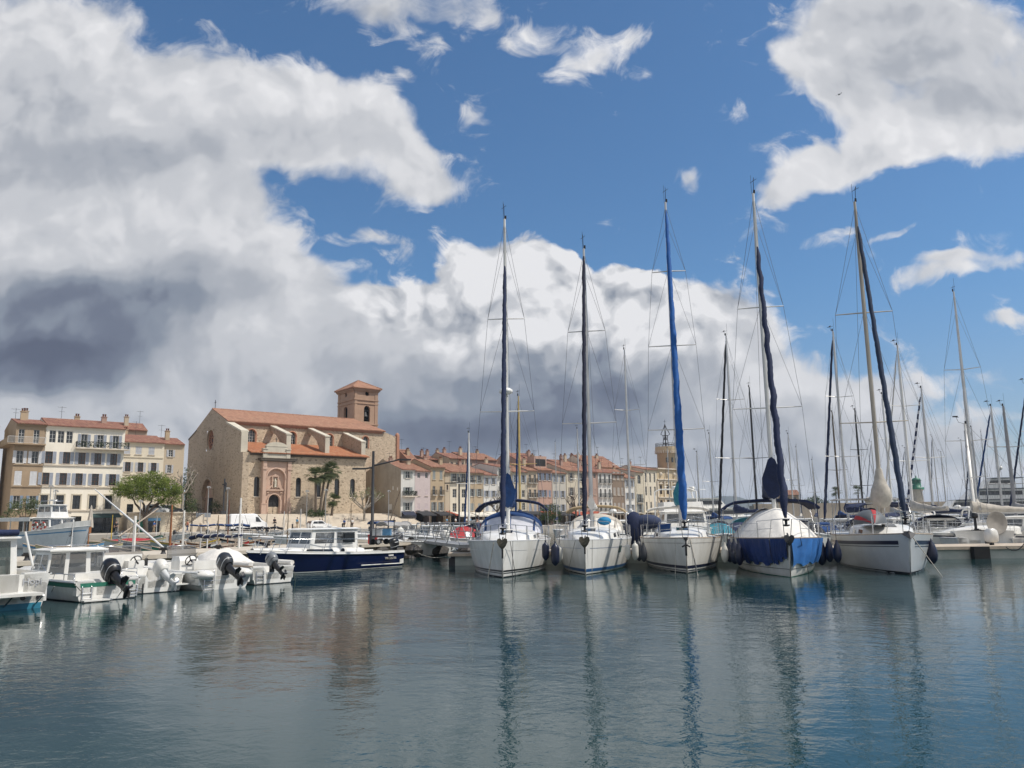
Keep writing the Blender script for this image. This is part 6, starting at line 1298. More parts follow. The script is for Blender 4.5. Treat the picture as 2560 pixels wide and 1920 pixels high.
# ---------------------------------------------------------------- motor cruisers
def cruiser(label, px_, Y, head, L=6.5, hull=GEL, top='hard', canopy=NAVY, fly=False, rail=True, out=None, group='motor boats moored in the basin', arch=False, bottom=ANTIF, fb=None):
    p = at(px_, 1300, Y=Y); o = thing('motor_boat', label, 'motor boat', (p.x, Y, 0), R(head), group); B = L*.36; fb = fb or .13*L+.1
    hb = Motor(L, B, fb, .38); o.location = V3(p.x, Y, 0)-V3(math.cos(R(head)), math.sin(R(head)), 0)*L*.5
    hb.build(o, hull, (('waterline', -.05, .06, bottom),), cut=.15, fwd=.45)
    z0, z1 = fb*1.02, fb+.95+(.25 if L > 8 else 0)
    if top == 'hard': c = cabin(o, L*.32, L*.68, B*.40, z0, z1, GEL, GEL, [(.08, .45, .3, .92), (.55, .92, .05, .94)], taper=.88)
    elif top == 'open':
        rows = [[(L*.5+.35*math.cos(a)+.04*k, B*.38*math.sin(a)*(1-.06*k), fb+.12+.38*k) for a in [-math.pi/2+math.pi*q/12 for q in range(13)]] for k in range(2)]
        m = MB(); m.grid(rows); c = m.build('windscreen', SCREEN, o); m = MB(); m.tube(rows[1], .016, 5); m.build('windscreen_frame', STEEL, c)
        m = MB(); m.box((L*.42, -.3, fb*.8), (.35, .5, fb*.8)); m.box((L*.3, 0, fb*.7), (.4, B*.6, fb*.5)); m.build('console', GEL, o)
    elif top == 'canvas':
        rows = []
        for k in range(9):
            u = k/8; x = lerp(L*.06, L*.56, u); H = .9*(math.sin((.18+.82*min(1, u*1.8))*math.pi/2) if u < .6 else 1-.9*(u-.6)/.4)
            rows.append([(x, B*.46*q, fb+H*(1-abs(q)**3*.85)) for q in [-1+.2*j for j in range(11)]])
        m = MB(); m.grid(rows); c = m.build('canopy', canopy, o)
        m = MB()
        for sd in (0, 1):
            for k in (2, 4): m.add([tuple(Vector(rows[k][j])*1.0+Vector((0, .012 if j > 5 else -.012, .012))) for j in ((0, 1) if sd == 0 else (10, 9))]+[tuple(Vector(rows[k+1][j])+Vector((0, .012 if j > 5 else -.012, .012))) for j in ((1, 0) if sd == 0 else (9, 10))], [(0, 1, 2, 3)])
        m.build('vinyl_window', CLEARV, c)
    elif top == 'bimini': bimini(o, L*.18, L*.5, B*.44, fb+1.35, canopy, fb, .14, .14); m = MB(); m.box((L*.45, 0, fb+.25), (.5, B*.4, .7)); m.build('console', GEL, o)
    if fly:
        m = MB(); m.loft([[(L*.30, -B*.36, z1+.1), (L*.62, -B*.36, z1+.1), (L*.62, B*.36, z1+.1), (L*.30, B*.36, z1+.1)], [(L*.26, -B*.37, z1+.65), (L*.60, -B*.35, z1+.65), (L*.60, B*.35, z1+.65), (L*.26, B*.37, z1+.65)]], False, sm=False); m.box((L*.42, 0, z1+.35), (.6, B*.5, .5)); m.build('flybridge', GEL, o)
    if arch or fly:
        m = MB(); za = (z1+1.55) if fly else fb+1.5
        m.tube([(L*.26, -B*.42, fb+.1), (L*.22, -B*.40, za-.15), (L*.22, -B*.30, za), (L*.22, B*.30, za), (L*.22, B*.40, za-.15), (L*.26, B*.42, fb+.1)], .05, 6); m.lathe([(.2, 0), (.25, .05), (.2, .16), (.03, .2)], (L*.22, 0, za+.03), 12); m.build('radar_arch', GEL, o)
    if rail:
        pts = [(L*t_, s*hb.bd(t_)*.9, hb.zs(t_)+.5) for t_, s in ((.5, 1), (.7, 1), (.88, 1), (.98, .6), (.98, -.6), (.88, -1), (.7, -1), (.5, -1))]
        rails(o, pts, 'bow_rail', .014, [(q_, (q_[0], q_[1], q_[2]-.5)) for q_ in pts])
    if out: outboard(o, (-.14, 0, fb+.05), 1.0, out, BLACK if out is BLACK else GRYH, 35)
    return o
NV2 = MATS['navy_gelcoat']
cruiser('white motor cruiser with raked windscreen behind the second big yacht', 1532, 49.5, 262, 7.5, GEL, 'hard', arch=True)
cruiser('white motor cruiser with beige canvas canopy left of the navy sausage shaped cover', 1440, 51, 265, 7, GEL, 'canvas', BEIGE)
cruiser('white cabin cruiser between the second and third big yachts', 1622, 49, 268, 6.5, GEL, 'hard')
cruiser('big white flybridge cruiser directly behind the bright blue genoa', 1705, 51.5, 266, 9.5, GEL, 'hard', fly=True)
cruiser('white motor boat with teal canopy right of the bright blue genoa', 1800, 49.5, 262, 6.5, GEL, 'canvas', TEAL)
cruiser('white motor boat under a navy hood beside the white deck tent', 1858, 50.5, 262, 6.8, GEL, 'canvas', NAVY)
cruiser('motor boat with black side curtains and blue top right of the tarpaulin wrapped yacht', 2020, 48.5, 255, 6.5, GEL, 'canvas', M('black_mesh_canvas', (.018, .02, .025), .9, .1, 3))
cruiser('motor boat under a bright blue winter cover left of the grey white yacht', 2068, 52, 260, 6.2, GEL, 'canvas', MIDB)
cruiser('white open boat with grey windscreen behind the pontoon at right', 2350, 48.5, 95, 6, GEL2, 'open', out=None)
cruiser('white motor boat with white outboard tied stern to the pontoon at the right', 2480, 47.6, 95, 5.6, GEL, 'open', out=GEL2)
cruiser('white motor cruiser with navy canopy near the right edge', 2540, 52, 110, 7, GEL, 'canvas', NAVY)
cruiser('white cabin cruiser seen between striped genoa and tall background mast', 2330, 60, 190, 8, GEL, 'hard', arch=True)
cruiser('white motor boat with beige bimini behind the striped furled sail', 2290, 66, 200, 7, GEL, 'bimini', BEIGE)
cruiser('white motor boat with navy bimini left of the slanting navy genoa', 2160, 60, 185, 7, GEL, 'bimini', NAVY)
cruiser('white speedboat moored behind the beige boom cover', 2450, 66, 185, 7, GEL, 'open')
byacht('white sailboat lying beam on just behind the pontoon with steel stern ladder', 2412, 1060, 47.5, 172, 9.5, GEL2, None, BEIGE, None, 1, WMAST, None, .05)
cruiser('white motor boat with open cockpit between the pontoon and the beige boom cover', 2420, 53, 178, 7, GEL, 'open')
cruiser('white cabin cruiser half cut by the right edge just behind the pontoon', 2552, 47.5, 150, 7, GEL, 'hard')
for x, Y, hd, tp_, lb in ((2345, 52, 172, 'hard', 'white cabin cruiser just right of the grey white yacht, behind the pontoon'), (2395, 57, 185, 'open', 'white open speedboat below the beige boom cover, farther back'), (2500, 50, 165, 'open', 'white open boat right of the grey dish behind the pontoon'), (2255, 57, 178, 'hard', 'white cabin boat seen over the stern of the grey white yacht'), (2200, 52, 182, 'open', 'white open boat behind the upturned dinghy'), (2110, 56, 175, 'hard', 'white cabin boat left of the upturned dinghy, behind the pontoon')): cruiser(lb, x, Y, hd, 6.6, GEL, tp_, arch=(tp_ == 'hard'))
def big_yacht(label, px_, Y, head, L, dark=False):
    p = at(px_, 1300, Y=Y); o = thing('motor_yacht', label, 'motor yacht', V3(p.x, Y, 0)-V3(math.cos(R(head)), math.sin(R(head)), 0)*L*.5, R(head), 'large motor yachts in the distance'); B = L*.25
    hb = Motor(L, B, L*.105, .35, .5, .8); mt = M('dark_grey_superstructure', (.10, .11, .13), .3, .05, 2) if dark else GEL
    hb.build(o, mt, (('waterline', -.05, .07, ANTIF),), cut=0, fwd=.2); z = L*.105
    for k, (a, b, w) in enumerate(((.14, .72, .80), (.18, .58, .66), (.24, .46, .5))[:3 if dark else 2]):
        hh = L*.075; m = MB(); z0 = z+k*hh; x0, x1 = L*a, L*b; ww = B/2*w; rk = L*.07
        m.loft([[(x0, -ww, z0), (x1, -ww*.8, z0), (x1+rk*.4, 0, z0), (x1, ww*.8, z0), (x0, ww, z0)], [(x0, -ww*.92, z0+hh), (x1-rk, -ww*.72, z0+hh), (x1-rk*.6, 0, z0+hh), (x1-rk, ww*.72, z0+hh), (x0, ww*.92, z0+hh)]], sm=False); s_ = m.build('deckhouse', GEL, o)
        m = MB()
        for sd in (-1, 1): m.add([(x0+L*.03, sd*(ww*.965+.03), z0+hh*.45), (x1-rk*.7, sd*(ww*.78+.06), z0+hh*.45), (x1-rk*.95, sd*(ww*.73+.07), z0+hh*.82), (x0+L*.03, sd*(ww*.935+.03), z0+hh*.82)], [(0, 1, 2, 3)])
        m.build('window_band', GLASS, s_)
        m = MB(); m.box(((x0+x1)/2-rk*.9, 0, z0+hh+.06), ((x1-x0)*.95, ww*1.95, .12)); m.build('deck_roof', mt if dark else GEL, s_)
    m = MB(); zt = z+(3 if dark else 2)*L*.075+.1; m.tube([(L*.32, 0, zt), (L*.30, 0, zt+L*.09)], .12, 6); m.ball((L*.31, -.5, zt+L*.07), .4, 8); m.ball((L*.31, .5, zt+L*.07), .4, 8); m.build('radar_mast', GEL, o)
    return o
big_yacht('large sleek white motor yacht in front of the blue hill', 1790, 118, 12, 19)
big_yacht('large dark grey multi deck motor yacht behind the masts at right', 2440, 150, 170, 26, True)
for k in range(9):
    cruiser('small white boat in the crowded basin behind the yachts, half hidden among others', 1420+k*118+rn.uniform(-30, 30), rn.uniform(70, 100), rn.uniform(150, 210), rn.uniform(5.5, 7), rn.choice([GEL, GEL2]), rn.choice(['hard', 'bimini', 'canvas']), rn.choice([NAVY, BEIGE, MIDB]), group='half hidden boats in the basin')
for k, (x, Y, hd, top, cv, lb) in enumerate(((905, 53, 210, 'open', NAVY, 'white open boat behind the tall black street lamp'), (955, 57, 215, 'bimini', GREYC, 'white boat with steel arch behind the blue crate trolley'), (1000, 52, 205, 'open', NAVY, 'white open speedboat left of the gangway'), (1045, 60, 215, 'open', NAVY, 'white speedboat with large raked windscreen frame behind the gangway'), (1085, 66, 220, 'hard', NAVY, 'small white cabin boat behind the left end of the gangway'), (1125, 58, 212, 'canvas', REDC, 'white boat with dark red cover behind the gangway'), (1160, 70, 215, 'hard', NAVY, 'white cabin boat behind the right end of the gangway'), (1010, 84, 215, 'hard', NAVY, 'white cabin boat far behind, below the pink house'), (930, 78, 215, 'bimini', MIDB, 'white boat with blue sunshade below the beige side wall'), (875, 80, 215, 'open', NAVY, 'white open boat far behind the wheelhouse of the navy launch'), (1110, 95, 215, 'open', NAVY, 'white open boat far behind below the ochre house'), (1190, 92, 215, 'bimini', BEIGE, 'white boat with beige sunshade far behind the first big yacht'), (700, 76, 212, 'open', NAVY, 'white open boat with grey outboard behind the navy launch bow'), (765, 72, 212, 'canvas', GREYC, 'white boat with grey cover below the white hatchback'), (655, 88, 212, 'open', NAVY, 'white open boat far behind, below the church portal'))):
    cruiser(lb, x, Y, hd, 5.2+(k % 3)*.5, GEL if k % 2 else GEL2, top, cv, out=(BLACK, None, GEL2)[k % 3], group='white boats behind the stone pier')
# ---------------------------------------------------------------- traditional wooden boats in the left basin
def pointu(label, px_, Y, head, L=5.5, hull=GEL, stripe=YELC, mast=None, mat=WOOD, cover=None, yard=None, lean=0, deck=TEAK, r=.055, boomc=None):
    p = at(px_, 1300, Y=Y); o = thing('wooden_boat', label, 'boat', (p.x, Y, 0), R(head), 'traditional wooden boats'); B = L*.36; m = MB()
    T2 = [k/16 for k in range(17)]
    def bb(t): return max(.02, B/2*(1-abs(2*t-1)**2.4))
    def zz(t): return .55+.38*abs(2*t-1)**2.2
    HS = (-.5, 0, .15, .4, .7, 1)
    def pt(t, h, sd, off=0): return ((t-.5)*L*(1+.04*max(0, h)), sd*(bb(t)*(.72+.28*max(0, h)**.7 if h >= 0 else .72+h*.8)+off), h*zz(t))
    for sd in (-1, 1): m.grid([[pt(t, h, sd) for h in HS] for t in T2])
    hl = m.build('hull', hull, o); m = MB()
    for sd in (-1, 1): m.grid([[pt(t, h, sd, .012) for h in (.80, .9, 1.0)] for t in T2])
    m.build('sheer_strake', stripe, hl); m = MB()
    for sd in (-1, 1): m.tube([pt(t, 1.02, sd) for t in T2], .035, 5)
    m.build('gunwale', deck, hl); m = MB(); m.grid([[((t-.5)*L, bb(t)*.95*q, zz(t)*.9+.1*(1-q*q)*min(1, bb(t))) for q in (-1, -.5, 0, .5, 1)] for t in T2 if t < .36 or t > .68], False); m.grid([[((t-.5)*L, bb(t)*.9*q, .25) for q in (-1, 0, 1)] for t in T2], False)
    for x in (-.08, .1): m.box((x*L, 0, .45), (.22, B*.85, .05))
    m.box((0, 0, .5), (.9, .6, .4)); m.tube([(L*.47, 0, zz(.97)), (L*.5, 0, zz(1)+.35)], .05, 6); m.build('deck', deck, o)
    if mast:
        z = at(px_, mast, Y=Y).z; m = MB(); m.tube([(.5, 0, .3), (.5-lean, 0, z)], [r, r*.62], 8); m.build('mast', mat, o)
        w = MB()
        for sd in (-1, 1): w.tube([(.2, sd*B*.45, .6), (.5-lean, 0, z-.2)], .008, 4)
        w.build('rigging', ROPED, o)
    if cover:
        m = MB(); m.grid([[((t-.5)*L, bb(t)*1.02*q, zz(t)*.95+.38*(1-abs(q))*math.sin(math.pi*min(1, max(0, (t-.1)/.8)))) for q in (-1, -.6, -.3, 0, .3, .6, 1)] for t in T2[2:15]]); m.build('boat_cover', cover, o)
    if boomc:
        zc, a, b = boomc[0], boomc[1], boomc[2]; rows = [[(lerp(a, b, k/14), (.16-.06*k/14)*math.cos(q), zc+.12*math.sin(q)*(1-.5*k/14)+.04*math.sin(k)+(-.10 if k < 2 else 0)) for q in [2*math.pi*j/10 for j in range(10)]] for k in range(15)]
        m = MB(); m.loft(rows); bc = m.build('boom_cover', boomc[3], o); m = MB()
        for k in range(2, 14, 2): m.tube([(lerp(a, b, (k+.5*math.sin(q)*.5)/14), (.165-.06*k/14)*math.cos(q), zc+.125*math.sin(q)*(1-.5*k/14)+.04*math.sin(k)) for q in [2*math.pi*j/10 for j in range(11)]], .02, 4)
        m.build('lashing', CREAMC, bc)
    return o
pointu('cream and yellow wooden boat with a short yellow mast moored at the quay', 268, 84, 12, 6.2, M('pale_blue_hull', (.55, .60, .60), .5, .1, 2), YELC, 1287, YELP)
pointu('wooden boat under a red tarpaulin with pale blue hull', 338, 83, 8, 6, MATS['pale_blue_hull'], YELC, None, WOOD, REDC)
pointu('grey hulled wooden boat with white console between red tarpaulin and varnished mast', 386, 74, 15, 5.6, M('mid_grey_hull', (.28, .29, .29), .5, .1, 2), GRYH, None)
pointu('dark red wooden boat with tall varnished orange brown mast', 408, 52, 40, 6, M('dark_red_hull', (.12, .02, .02), .5, .1, 2), STRIPEK, 1262, M('orange_brown_mast', (.36, .14, .05), .5, .12, 3), r=.085)
pointu('black and white wooden boat right of the varnished mast', 450, 58, 35, 5.6, M('black_hull', (.02, .022, .026), .4, .1, 2), GEL, None)
pointu('white wooden boat with a tall plain white mast left of the navy lashed boom', 436, 42, 45, 5, GEL2, LBLUE, 1276, WMAST, r=.07)
pointu('white wooden boat with stubby white mast beside the red tarpaulin boat', 312, 40, 45, 5, GEL2, TURQ, 1290, WMAST, r=.10)
pointu('pale yellow sided wooden boat with thin dark mast', 466, 72, 20, 5.5, M('grey_green_hull', (.30, .34, .32), .5, .1, 2), YELP, 1292, MATS['black_mast'], r=.035)
pointu('wooden boat with long navy boom cover lashed with white rope', 560, 44, 150, 6.2, GEL, NAVY if 0 else STRIPEN, 1352, WMAST, boomc=(1.55, 2.6, -1.4, NAVY))
pointu('wooden boat with tall white mast right of the navy lashed boom', 613, 43, 140, 5.6, GEL2, STRIPEN, 1244, WMAST, r=.075)
pointu('wooden boat with rust brown mast and bright blue furled sail under the church', 555, 66, 15, 6, GEL2, WOOD, 1250, M('rust_brown_mast', (.22, .09, .05), .6, .12, 3), r=.06, boomc=(2.1, 2.2, -2.4, MIDB))
pointu('white wooden boat with slim white mast in front of the church steps', 500, 50, 35, 5.2, GEL, GREENP, 1305, WMAST, r=.045)
pointu('wooden boat with thin brown mast in front of the church portal', 702, 56, 30, 5.4, GEL2, WOOD, 1268, M('thin_brown_mast', (.2, .14, .08), .6, .12, 3), r=.04)
pointu('white wooden boat with short white mast right of the church door', 697, 80, 20, 5.4, GEL, LBLUE, 1278, WMAST, r=.05)
pointu('blue grey wooden boat moored below the white van', 600, 84, 12, 5.6, M('slate_blue_hull', (.14, .20, .27), .5, .1, 2), GEL, None)
pointu('white wooden boat with black boom below the church steps', 640, 74, 12, 6, GEL, STRIPEK, None, boomc=(1.8, 2.4, -1.6, MATS['black_canvas']))
pointu('grey blue wooden boat with red tipped oar below the white hatchback', 770, 88, 10, 5.6, MATS['slate_blue_hull'], GEL, 1310, MATS['thin_brown_mast'], r=.03)
pointu('wooden boat with thin black mast left of the white hatchback', 656, 92, 12, 5.6, GEL2, STRIPEN, 1280, MATS['black_mast'], r=.035)
pointu('wooden boat with leaning dark spar in front of the beige side wall', 948, 82, 25, 5.6, GEL2, WOOD, 1222, MATS['thin_brown_mast'], lean=-1.7, r=.06)
pointu('wooden boat with brown pole mast left of the gangway', 1112, 78, 25, 5.6, GEL2, WOOD, 1275, MATS['thin_brown_mast'], r=.07)
for x, Y, hd, yt, mt, st, lb in ((482, 47, 40, 1318, WMAST, GREENP, 'white wooden boat with short pale pole left of the slim white mast before the steps'), (528, 60, 25, 1288, MATS['thin_brown_mast'], REDP, 'white wooden boat with brown pole under the big iron crucifix'), (588, 49, 50, 1300, WMAST, LBLUE, 'white wooden boat with white pole below the left end of the white van'), (735, 62, 25, 1272, WMAST, STRIPEN, 'white wooden boat with white pole right of the church portal'), (862, 64, 30, 1260, MATS['thin_brown_mast'], GREENP, 'white wooden boat with brown pole right of the short palm'), (165, 62, 20, 1300, WMAST, LBLUE, 'white wooden boat with white pole just right of the passenger boat saloon'), (205, 58, 30, 1318, MATS['orange_brown_mast'], YELC, 'white wooden boat with short brown pole at the bow of the passenger boat')):
    pointu(lb, x, Y, hd, 5.3, GEL2, st, yt, mt, r=.045)
rn = random.Random(23); pro = None
for k in range(15):
    lx = -34+k*4.1+rn.uniform(-.6, .6); q = T(lx, -27.5+rn.uniform(-.6, .6), 0); az = TA-math.pi/2+rn.uniform(-.15, .15)
    if k % 3 == 0:
        pointu(['white wooden boat with light blue strake moored bow to the quay below the white building', 'white wooden boat with green strake moored bow to the quay below the retaining wall', 'pale blue wooden boat moored bow to the quay left of the white van', 'slate blue wooden boat with red strake moored bow to the quay below the church door', 'white wooden boat with navy strake moored bow to the quay right of the palms'][k//3], 1280+2000*q.x/q.y, q.y, math.degrees(az), 5.2, [GEL2, GEL, MATS['pale_blue_hull'], MATS['slate_blue_hull'], GEL][k//3], [LBLUE, GREENP, YELC, REDP, STRIPEN][k//3], 1290 if k % 2 else 1302, WMAST, r=.045)
    elif pro is None: pro = cruiser('small white open boat moored bow to the quay below the church', 1280+2000*q.x/q.y, q.y, math.degrees(az), 5.0, GEL, 'open', NAVY, out=BLACK, group='white open boats along the town quay')
    else: dup(pro, q-V3(math.cos(az), math.sin(az), 0)*2.5, az)
# the long white lateen yard crossing the view
a = at(237, 1223, Y=48); b = at(413, 1373, Y=40); m = MB(); m.tube([a, lerp(a, b, .52), lerp(a, b, .54), b], [.028, .05, .06, .045], 8)
tag(m.build('lateen_yard', WMAST), 'long white lateen yard slanting down in front of the white building', 'spar')
a = at(395, 1272, Y=56); b = at(296, 1342, Y=50); m = MB(); m.tube([a, b], .05, 6); tag(m.build('lateen_yard', TEAK), 'weathered brown spar crossing behind the long white yard', 'spar')
# ---------------------------------------------------------------- tour boat
pt0 = at(203, 1370, z=0); o = thing('tour_boat', 'white and pale blue passenger boat with lifebuoys and raised wheelhouse, bow to the right', 'ferry', pt0-V3(.86, -.30, 0)*11.0, math.atan2(-.30, .86)); hb = Motor(11, 3.9, 1.55, .50, .48, .78)
hb.build(o, M('pale_blue_white_hull', (.80, .82, .83), .35, .06, 1.5), (('blue_line', .78, .84, LBLUE), ('antifouling', -.4, .08, ANTIF)), cut=0, fwd=.3, liner=GEL)
m = MB()
for sd in (-1, 1): m.grid([[(t*11, sd*(hb.bd(t)+.01), hb.zs(t)+e) for e in (0, .55*min(1, max(0, (t-.68)/.06)))] for t in hb.TT], False)
m.build('bow_bulwark', GEL, o)
m = MB()
for x in (.4, 2.2, 4.0):
    for sd in (-1, 1): m.tube([(x, sd*1.7, 1.5), (x, sd*1.7, 3.0)], .05, 6)
m.box((2.4, 0, 3.05), (5.2, 3.7, .12)); m.box((2.4, -1.86, 2.9), (5.2, .05, .35)); m.box((2.4, 1.86, 2.9), (5.2, .05, .35)); m.build('passenger_awning', GEL, o)
c = cabin(o, 4.9, 7.4, 1.55, 1.55, 3.0, GEL, GEL, [(.08, .45, .3, .92), (.55, .92, .05, .94)], taper=.95, name='saloon')
c2 = cabin(o, 4.9, 6.9, 1.05, 3.1, 4.3, GEL, GEL, [(.08, .92, .4, .92)], taper=.85, name='wheelhouse')
rails(o, [(5.0, -.8, 4.4), (5.0, -.8, 4.75), (6.4, -.75, 4.75), (6.4, .75, 4.75), (5.0, .8, 4.75), (5.0, .8, 4.4)], 'roof_rail', .03); m = MB(); m.tube([(5.8, 0, 4.4), (5.8, 0, 6.0)], .04, 6); m.box((5.8, 0, 4.85), (.9, .15, .12)); m.build('radar_mast', GEL, o)
for x in (5.5, 6.5):
    t_ = thing('lifebuoy', 'white and red lifebuoy on the %s of the passenger boat saloon' % ('rear side' if x < 6 else 'front side'), 'lifebuoy', world(o, (x, -1.62, 2.25)), o.rotation_euler[2], 'lifebuoys on the passenger boat'); m = MB()
    for k in range(24):
        a, b = 2*math.pi*k/24, 2*math.pi*(k+1)/24; m.k = (k//3) % 2; m.tube([(.34*math.cos(a), 0, .34*math.sin(a)), (.34*math.cos(b), 0, .34*math.sin(b))], .075, 7, False)
    m.build('ring', [GEL, M('lifebuoy_red', (.5, .06, .04), .5, .05, 3)], t_)
m = MB(); m.tube([(9.9, -1.15, 1.75), (9.95, -1.25, 1.3), (9.9, -1.02, 1.15)], .07, 6); m.tube([(9.95, -1.25, 1.3), (9.9, -1.4, 1.2)], .06, 6); m.build('anchor', IRON, o)
# ---------------------------------------------------------------- details behind the big yachts
p = at(1585, 1305, Y=45.5); o = thing('covered_dinghy', 'navy covered dinghy standing on end between the second and third big yachts', 'dinghy', (p.x, 45.5, 1.2)); m = MB(); m.ball((0, 0, .45), (.55, .35, .95), 14); m.build('cover', NAVY, o); m = MB(); m.ball((.75, 0, .8), (.8, .4, .42), 12); m.build('outboard_cover', M('slate_canvas', (.03, .045, .10), .85, .1, 3), o)
p = at(2478, 1320, Y=44.6); o = thing('satellite_dish', 'round grey dish shaped cover on the stern of the boat behind the pontoon', 'dish', (p.x, 44.9, 1.55), R(8)); m = MB(); m.lathe([(.02, 0), (.45, -.03), (.62, -.10), (.64, -.10), (.5, .02), (.02, .06)], (.5, 0, .15), 28, 'y'); m.build('disc', M('dull_grey_disc', (.34, .32, .29), .7, .08, 3), o); m = MB(); m.tube([(.5, .05, .1), (.5, .1, -.5)], .03, 6); m.build('bracket', STEEL, o)
p = at(2470, 1350, Y=42.3); o = thing('outboard_motor', 'white outboard motor on a stand at the edge of the pontoon', 'outboard motor', (p.x, 42.0, .62), R(-80)); m = MB(); m.loft([[(a*.26*q+.02, b*.24*q, z) for a, b in [(math.copysign(abs(math.cos(t))**.6, math.cos(t)), math.copysign(abs(math.sin(t))**.6, math.sin(t))) for t in [2*math.pi*k/16 for k in range(16)]]] for z, q in ((.12, .8), (.2, 1.1), (.5, 1.15), (.72, 1.0), (.82, .6))]); m.build('cowl', GEL2, o); m = MB(); m.box((0, 0, .06), (.16, .14, .2)); m.box((-.18, 0, .3), (.1, .4, .5)); m.build('leg', IRON, o)
p = at(2438, 1305, Y=45.2); o = thing('outboard_motor', 'black outboard clamped to a stern rail behind the pontoon', 'outboard motor', (p.x, 45.2, 1.75), R(100)); m = MB(); m.loft([[(.2*q*math.cos(t), .15*q*math.sin(t), z) for t in [2*math.pi*k/12 for k in range(12)]] for z, q in ((.2, .8), (.28, 1), (.42, 1), (.5, .7))]); m.build('cowl', BLACK, o); m = MB(); m.box((0, 0, -.1), (.12, .08, .65)); m.box((-.05, 0, -.42), (.3, .06, .12)); m.build('leg', BLACK, o)
line([at(2515, 1368, Y=40.4), at(2575, 1330, Y=40.0)], 'dark sagging rope in front of the pontoon at the right edge', ROPED, .025, 'mooring lines', .45)
# ---------------------------------------------------------------- far shore, breakwater, lighthouse
def hills():
    m = MB(); rn = random.Random(2); rows = []
    prof = [(-1500, 0), (1350, 20), (1500, 60), (1640, 92), (1735, 34), (1760, 60), (1795, 108), (1825, 104), (1850, 82), (1900, 62), (1960, 40), (2020, 26), (2090, 34), (2130, 52), (2170, 40), (2240, 20), (2400, 10), (3200, 6)]
    Y0 = 3900
    def ht(x):
        for (a, ha), (b, hb_) in zip(prof, prof[1:]):
            if a <= x <= b: return lerp(ha, hb_, (x-a)/(b-a))
        return 4
    for j in range(9):
        row_ = []; v = j/8
        for k in range(161):
            x = lerp(1200, 2900, k/160); X = at(x, 1290, Y=Y0).x*(1+.12*(v-.5)); e = math.sin(v*math.pi)**.8
            row_.append((X, Y0+(v-.5)*1500, ht(x)*e*1.0*(1+.05*math.sin(k*.9+j))+e*rn.uniform(-2.5, 2.5)-.5))
        rows.append(row_)
    m.grid(rows); tag(m.build('hills', M('forested_hill', (.035, .05, .03), .95, .2, .01, col2=(.07, .075, .05))), kind='structure')
hills()
YB = 300
def bx(px_, py_=1285): return at(px_, py_, Y=YB)
o = thing('breakwater', 'long pale stone breakwater wall along the right horizon', 'wall', (bx(1880).x, YB, 0)); wd = bx(2900).x-bx(1880).x
m = MB(); m.box((wd/2, 0, 2.6), (wd, 6, 7.4)); m.box((wd/2, -1.6, 6.5), (wd, 1.2, .6)); m.build('wall', M('breakwater_stone', (.40, .345, .275), .95, .12, .12, col2=(.31, .265, .21)), o); m = MB(); m.box((wd/2, -5.5, .6), (wd, 6, 1.6)); m.build('lower_quay', CONC, o)
p = bx(2296, 1258); o = thing('lighthouse', 'small white lighthouse with green lantern on the breakwater', 'lighthouse', (p.x, YB, 6.2)); m = MB(); m.lathe([(2.1, -3), (1.75, 4.6), (1.9, 4.7), (2.3, 5.2)], (0, 0, 0), 20); m.build('tower', M('lighthouse_white', (.62, .57, .49), .7, .08, 1), o)
m = MB(); m.lathe([(2.4, 5.2), (2.4, 6.0), (1.5, 6.05), (1.5, 8.4), (1.7, 8.5), (1.3, 9.2), (.3, 9.6), (.1, 10.4)], (0, 0, 0), 16); m.build('lantern', M('lantern_green', (.02, .16, .09), .5, .08, 2), o)
o = thing('shore_house', 'low tan house with red roof behind the breakwater', 'house', (bx(1962).x, YB+8, 5)); m = MB(); m.box((4.2, 3, 2), (8.6, 6, 7)); m.build('wall', MATS['wall_tan'], o); m = MB(); m.prism([(-.6, 5.2), (3, 7.2), (6.6, 5.2)], -.4, 9, 'x'); m.build('roof', ROOF2, o); m = MB()
for k in range(3): m.box((1.5+k*2.7, -.02, 3.6), (1.2, .1, 1.4))
m.build('window', GLASS, o)
# ---------------------------------------------------------------- trees
def crown(par, blobs, n, size, mat, seed, name='crown', flat=.75, holes=.12):
    rn = random.Random(seed); m = MB()
    tot = sum(b[3]*b[4]*b[5] for b in blobs)
    for (x, y, z, rx, ry, rz_) in blobs:
        cl = max(4, int(n*rx*ry*rz_/tot/14))
        for k in range(cl):
            while 1:
                v = Vector((rn.uniform(-1, 1), rn.uniform(-1, 1), rn.uniform(-1, 1)))
                if .35 < v.length < 1: break
            v = v*(.78+.3*rn.random()); c = V3(x+v.x*rx, y+v.y*ry, z+v.z*rz_)
            for q in range(14): leaf(m, c+V3(rn.gauss(0, size*1.7), rn.gauss(0, size*1.7), rn.gauss(0, size*1.2)), size*rn.uniform(.6, 1.25), rn)
    return m.build(name, mat, par)
def limb(m, a, b, r0, r1, rn, n=5, wob=.12):
    a, b = Vector(a), Vector(b); L = (b-a).length; pts = [lerp(a, b, k/n)+(V3(rn.uniform(-1, 1), rn.uniform(-1, 1), rn.uniform(-1, 1))*wob*L/n if 0 < k < n else V3(0, 0, 0)) for k in range(n+1)]
    m.tube(pts, [lerp(r0, r1, k/n) for k in range(n+1)], 7); return pts[-1]
pt = onT(366, 1300, ly=-7.6); o = thing('pine_tree', 'broad umbrella shaped green pine in front of the cream building', 'tree', T(pt.x, -7.6, 1.05), TA); rn = random.Random(5)
m = MB(); limb(m, (0, 0, 0), (-.3, 0, 2.6), .38, .30, rn)
for e in ((-2.2, .4, 5.4), (1.6, -.5, 4.9), (3.2, .6, 5.6), (-.6, .8, 5.8), (.6, -.8, 5.6)): limb(m, (-.3, 0, 2.4), e, .24, .08, rn, 6, .2)
m.build('trunk', BARK, o)
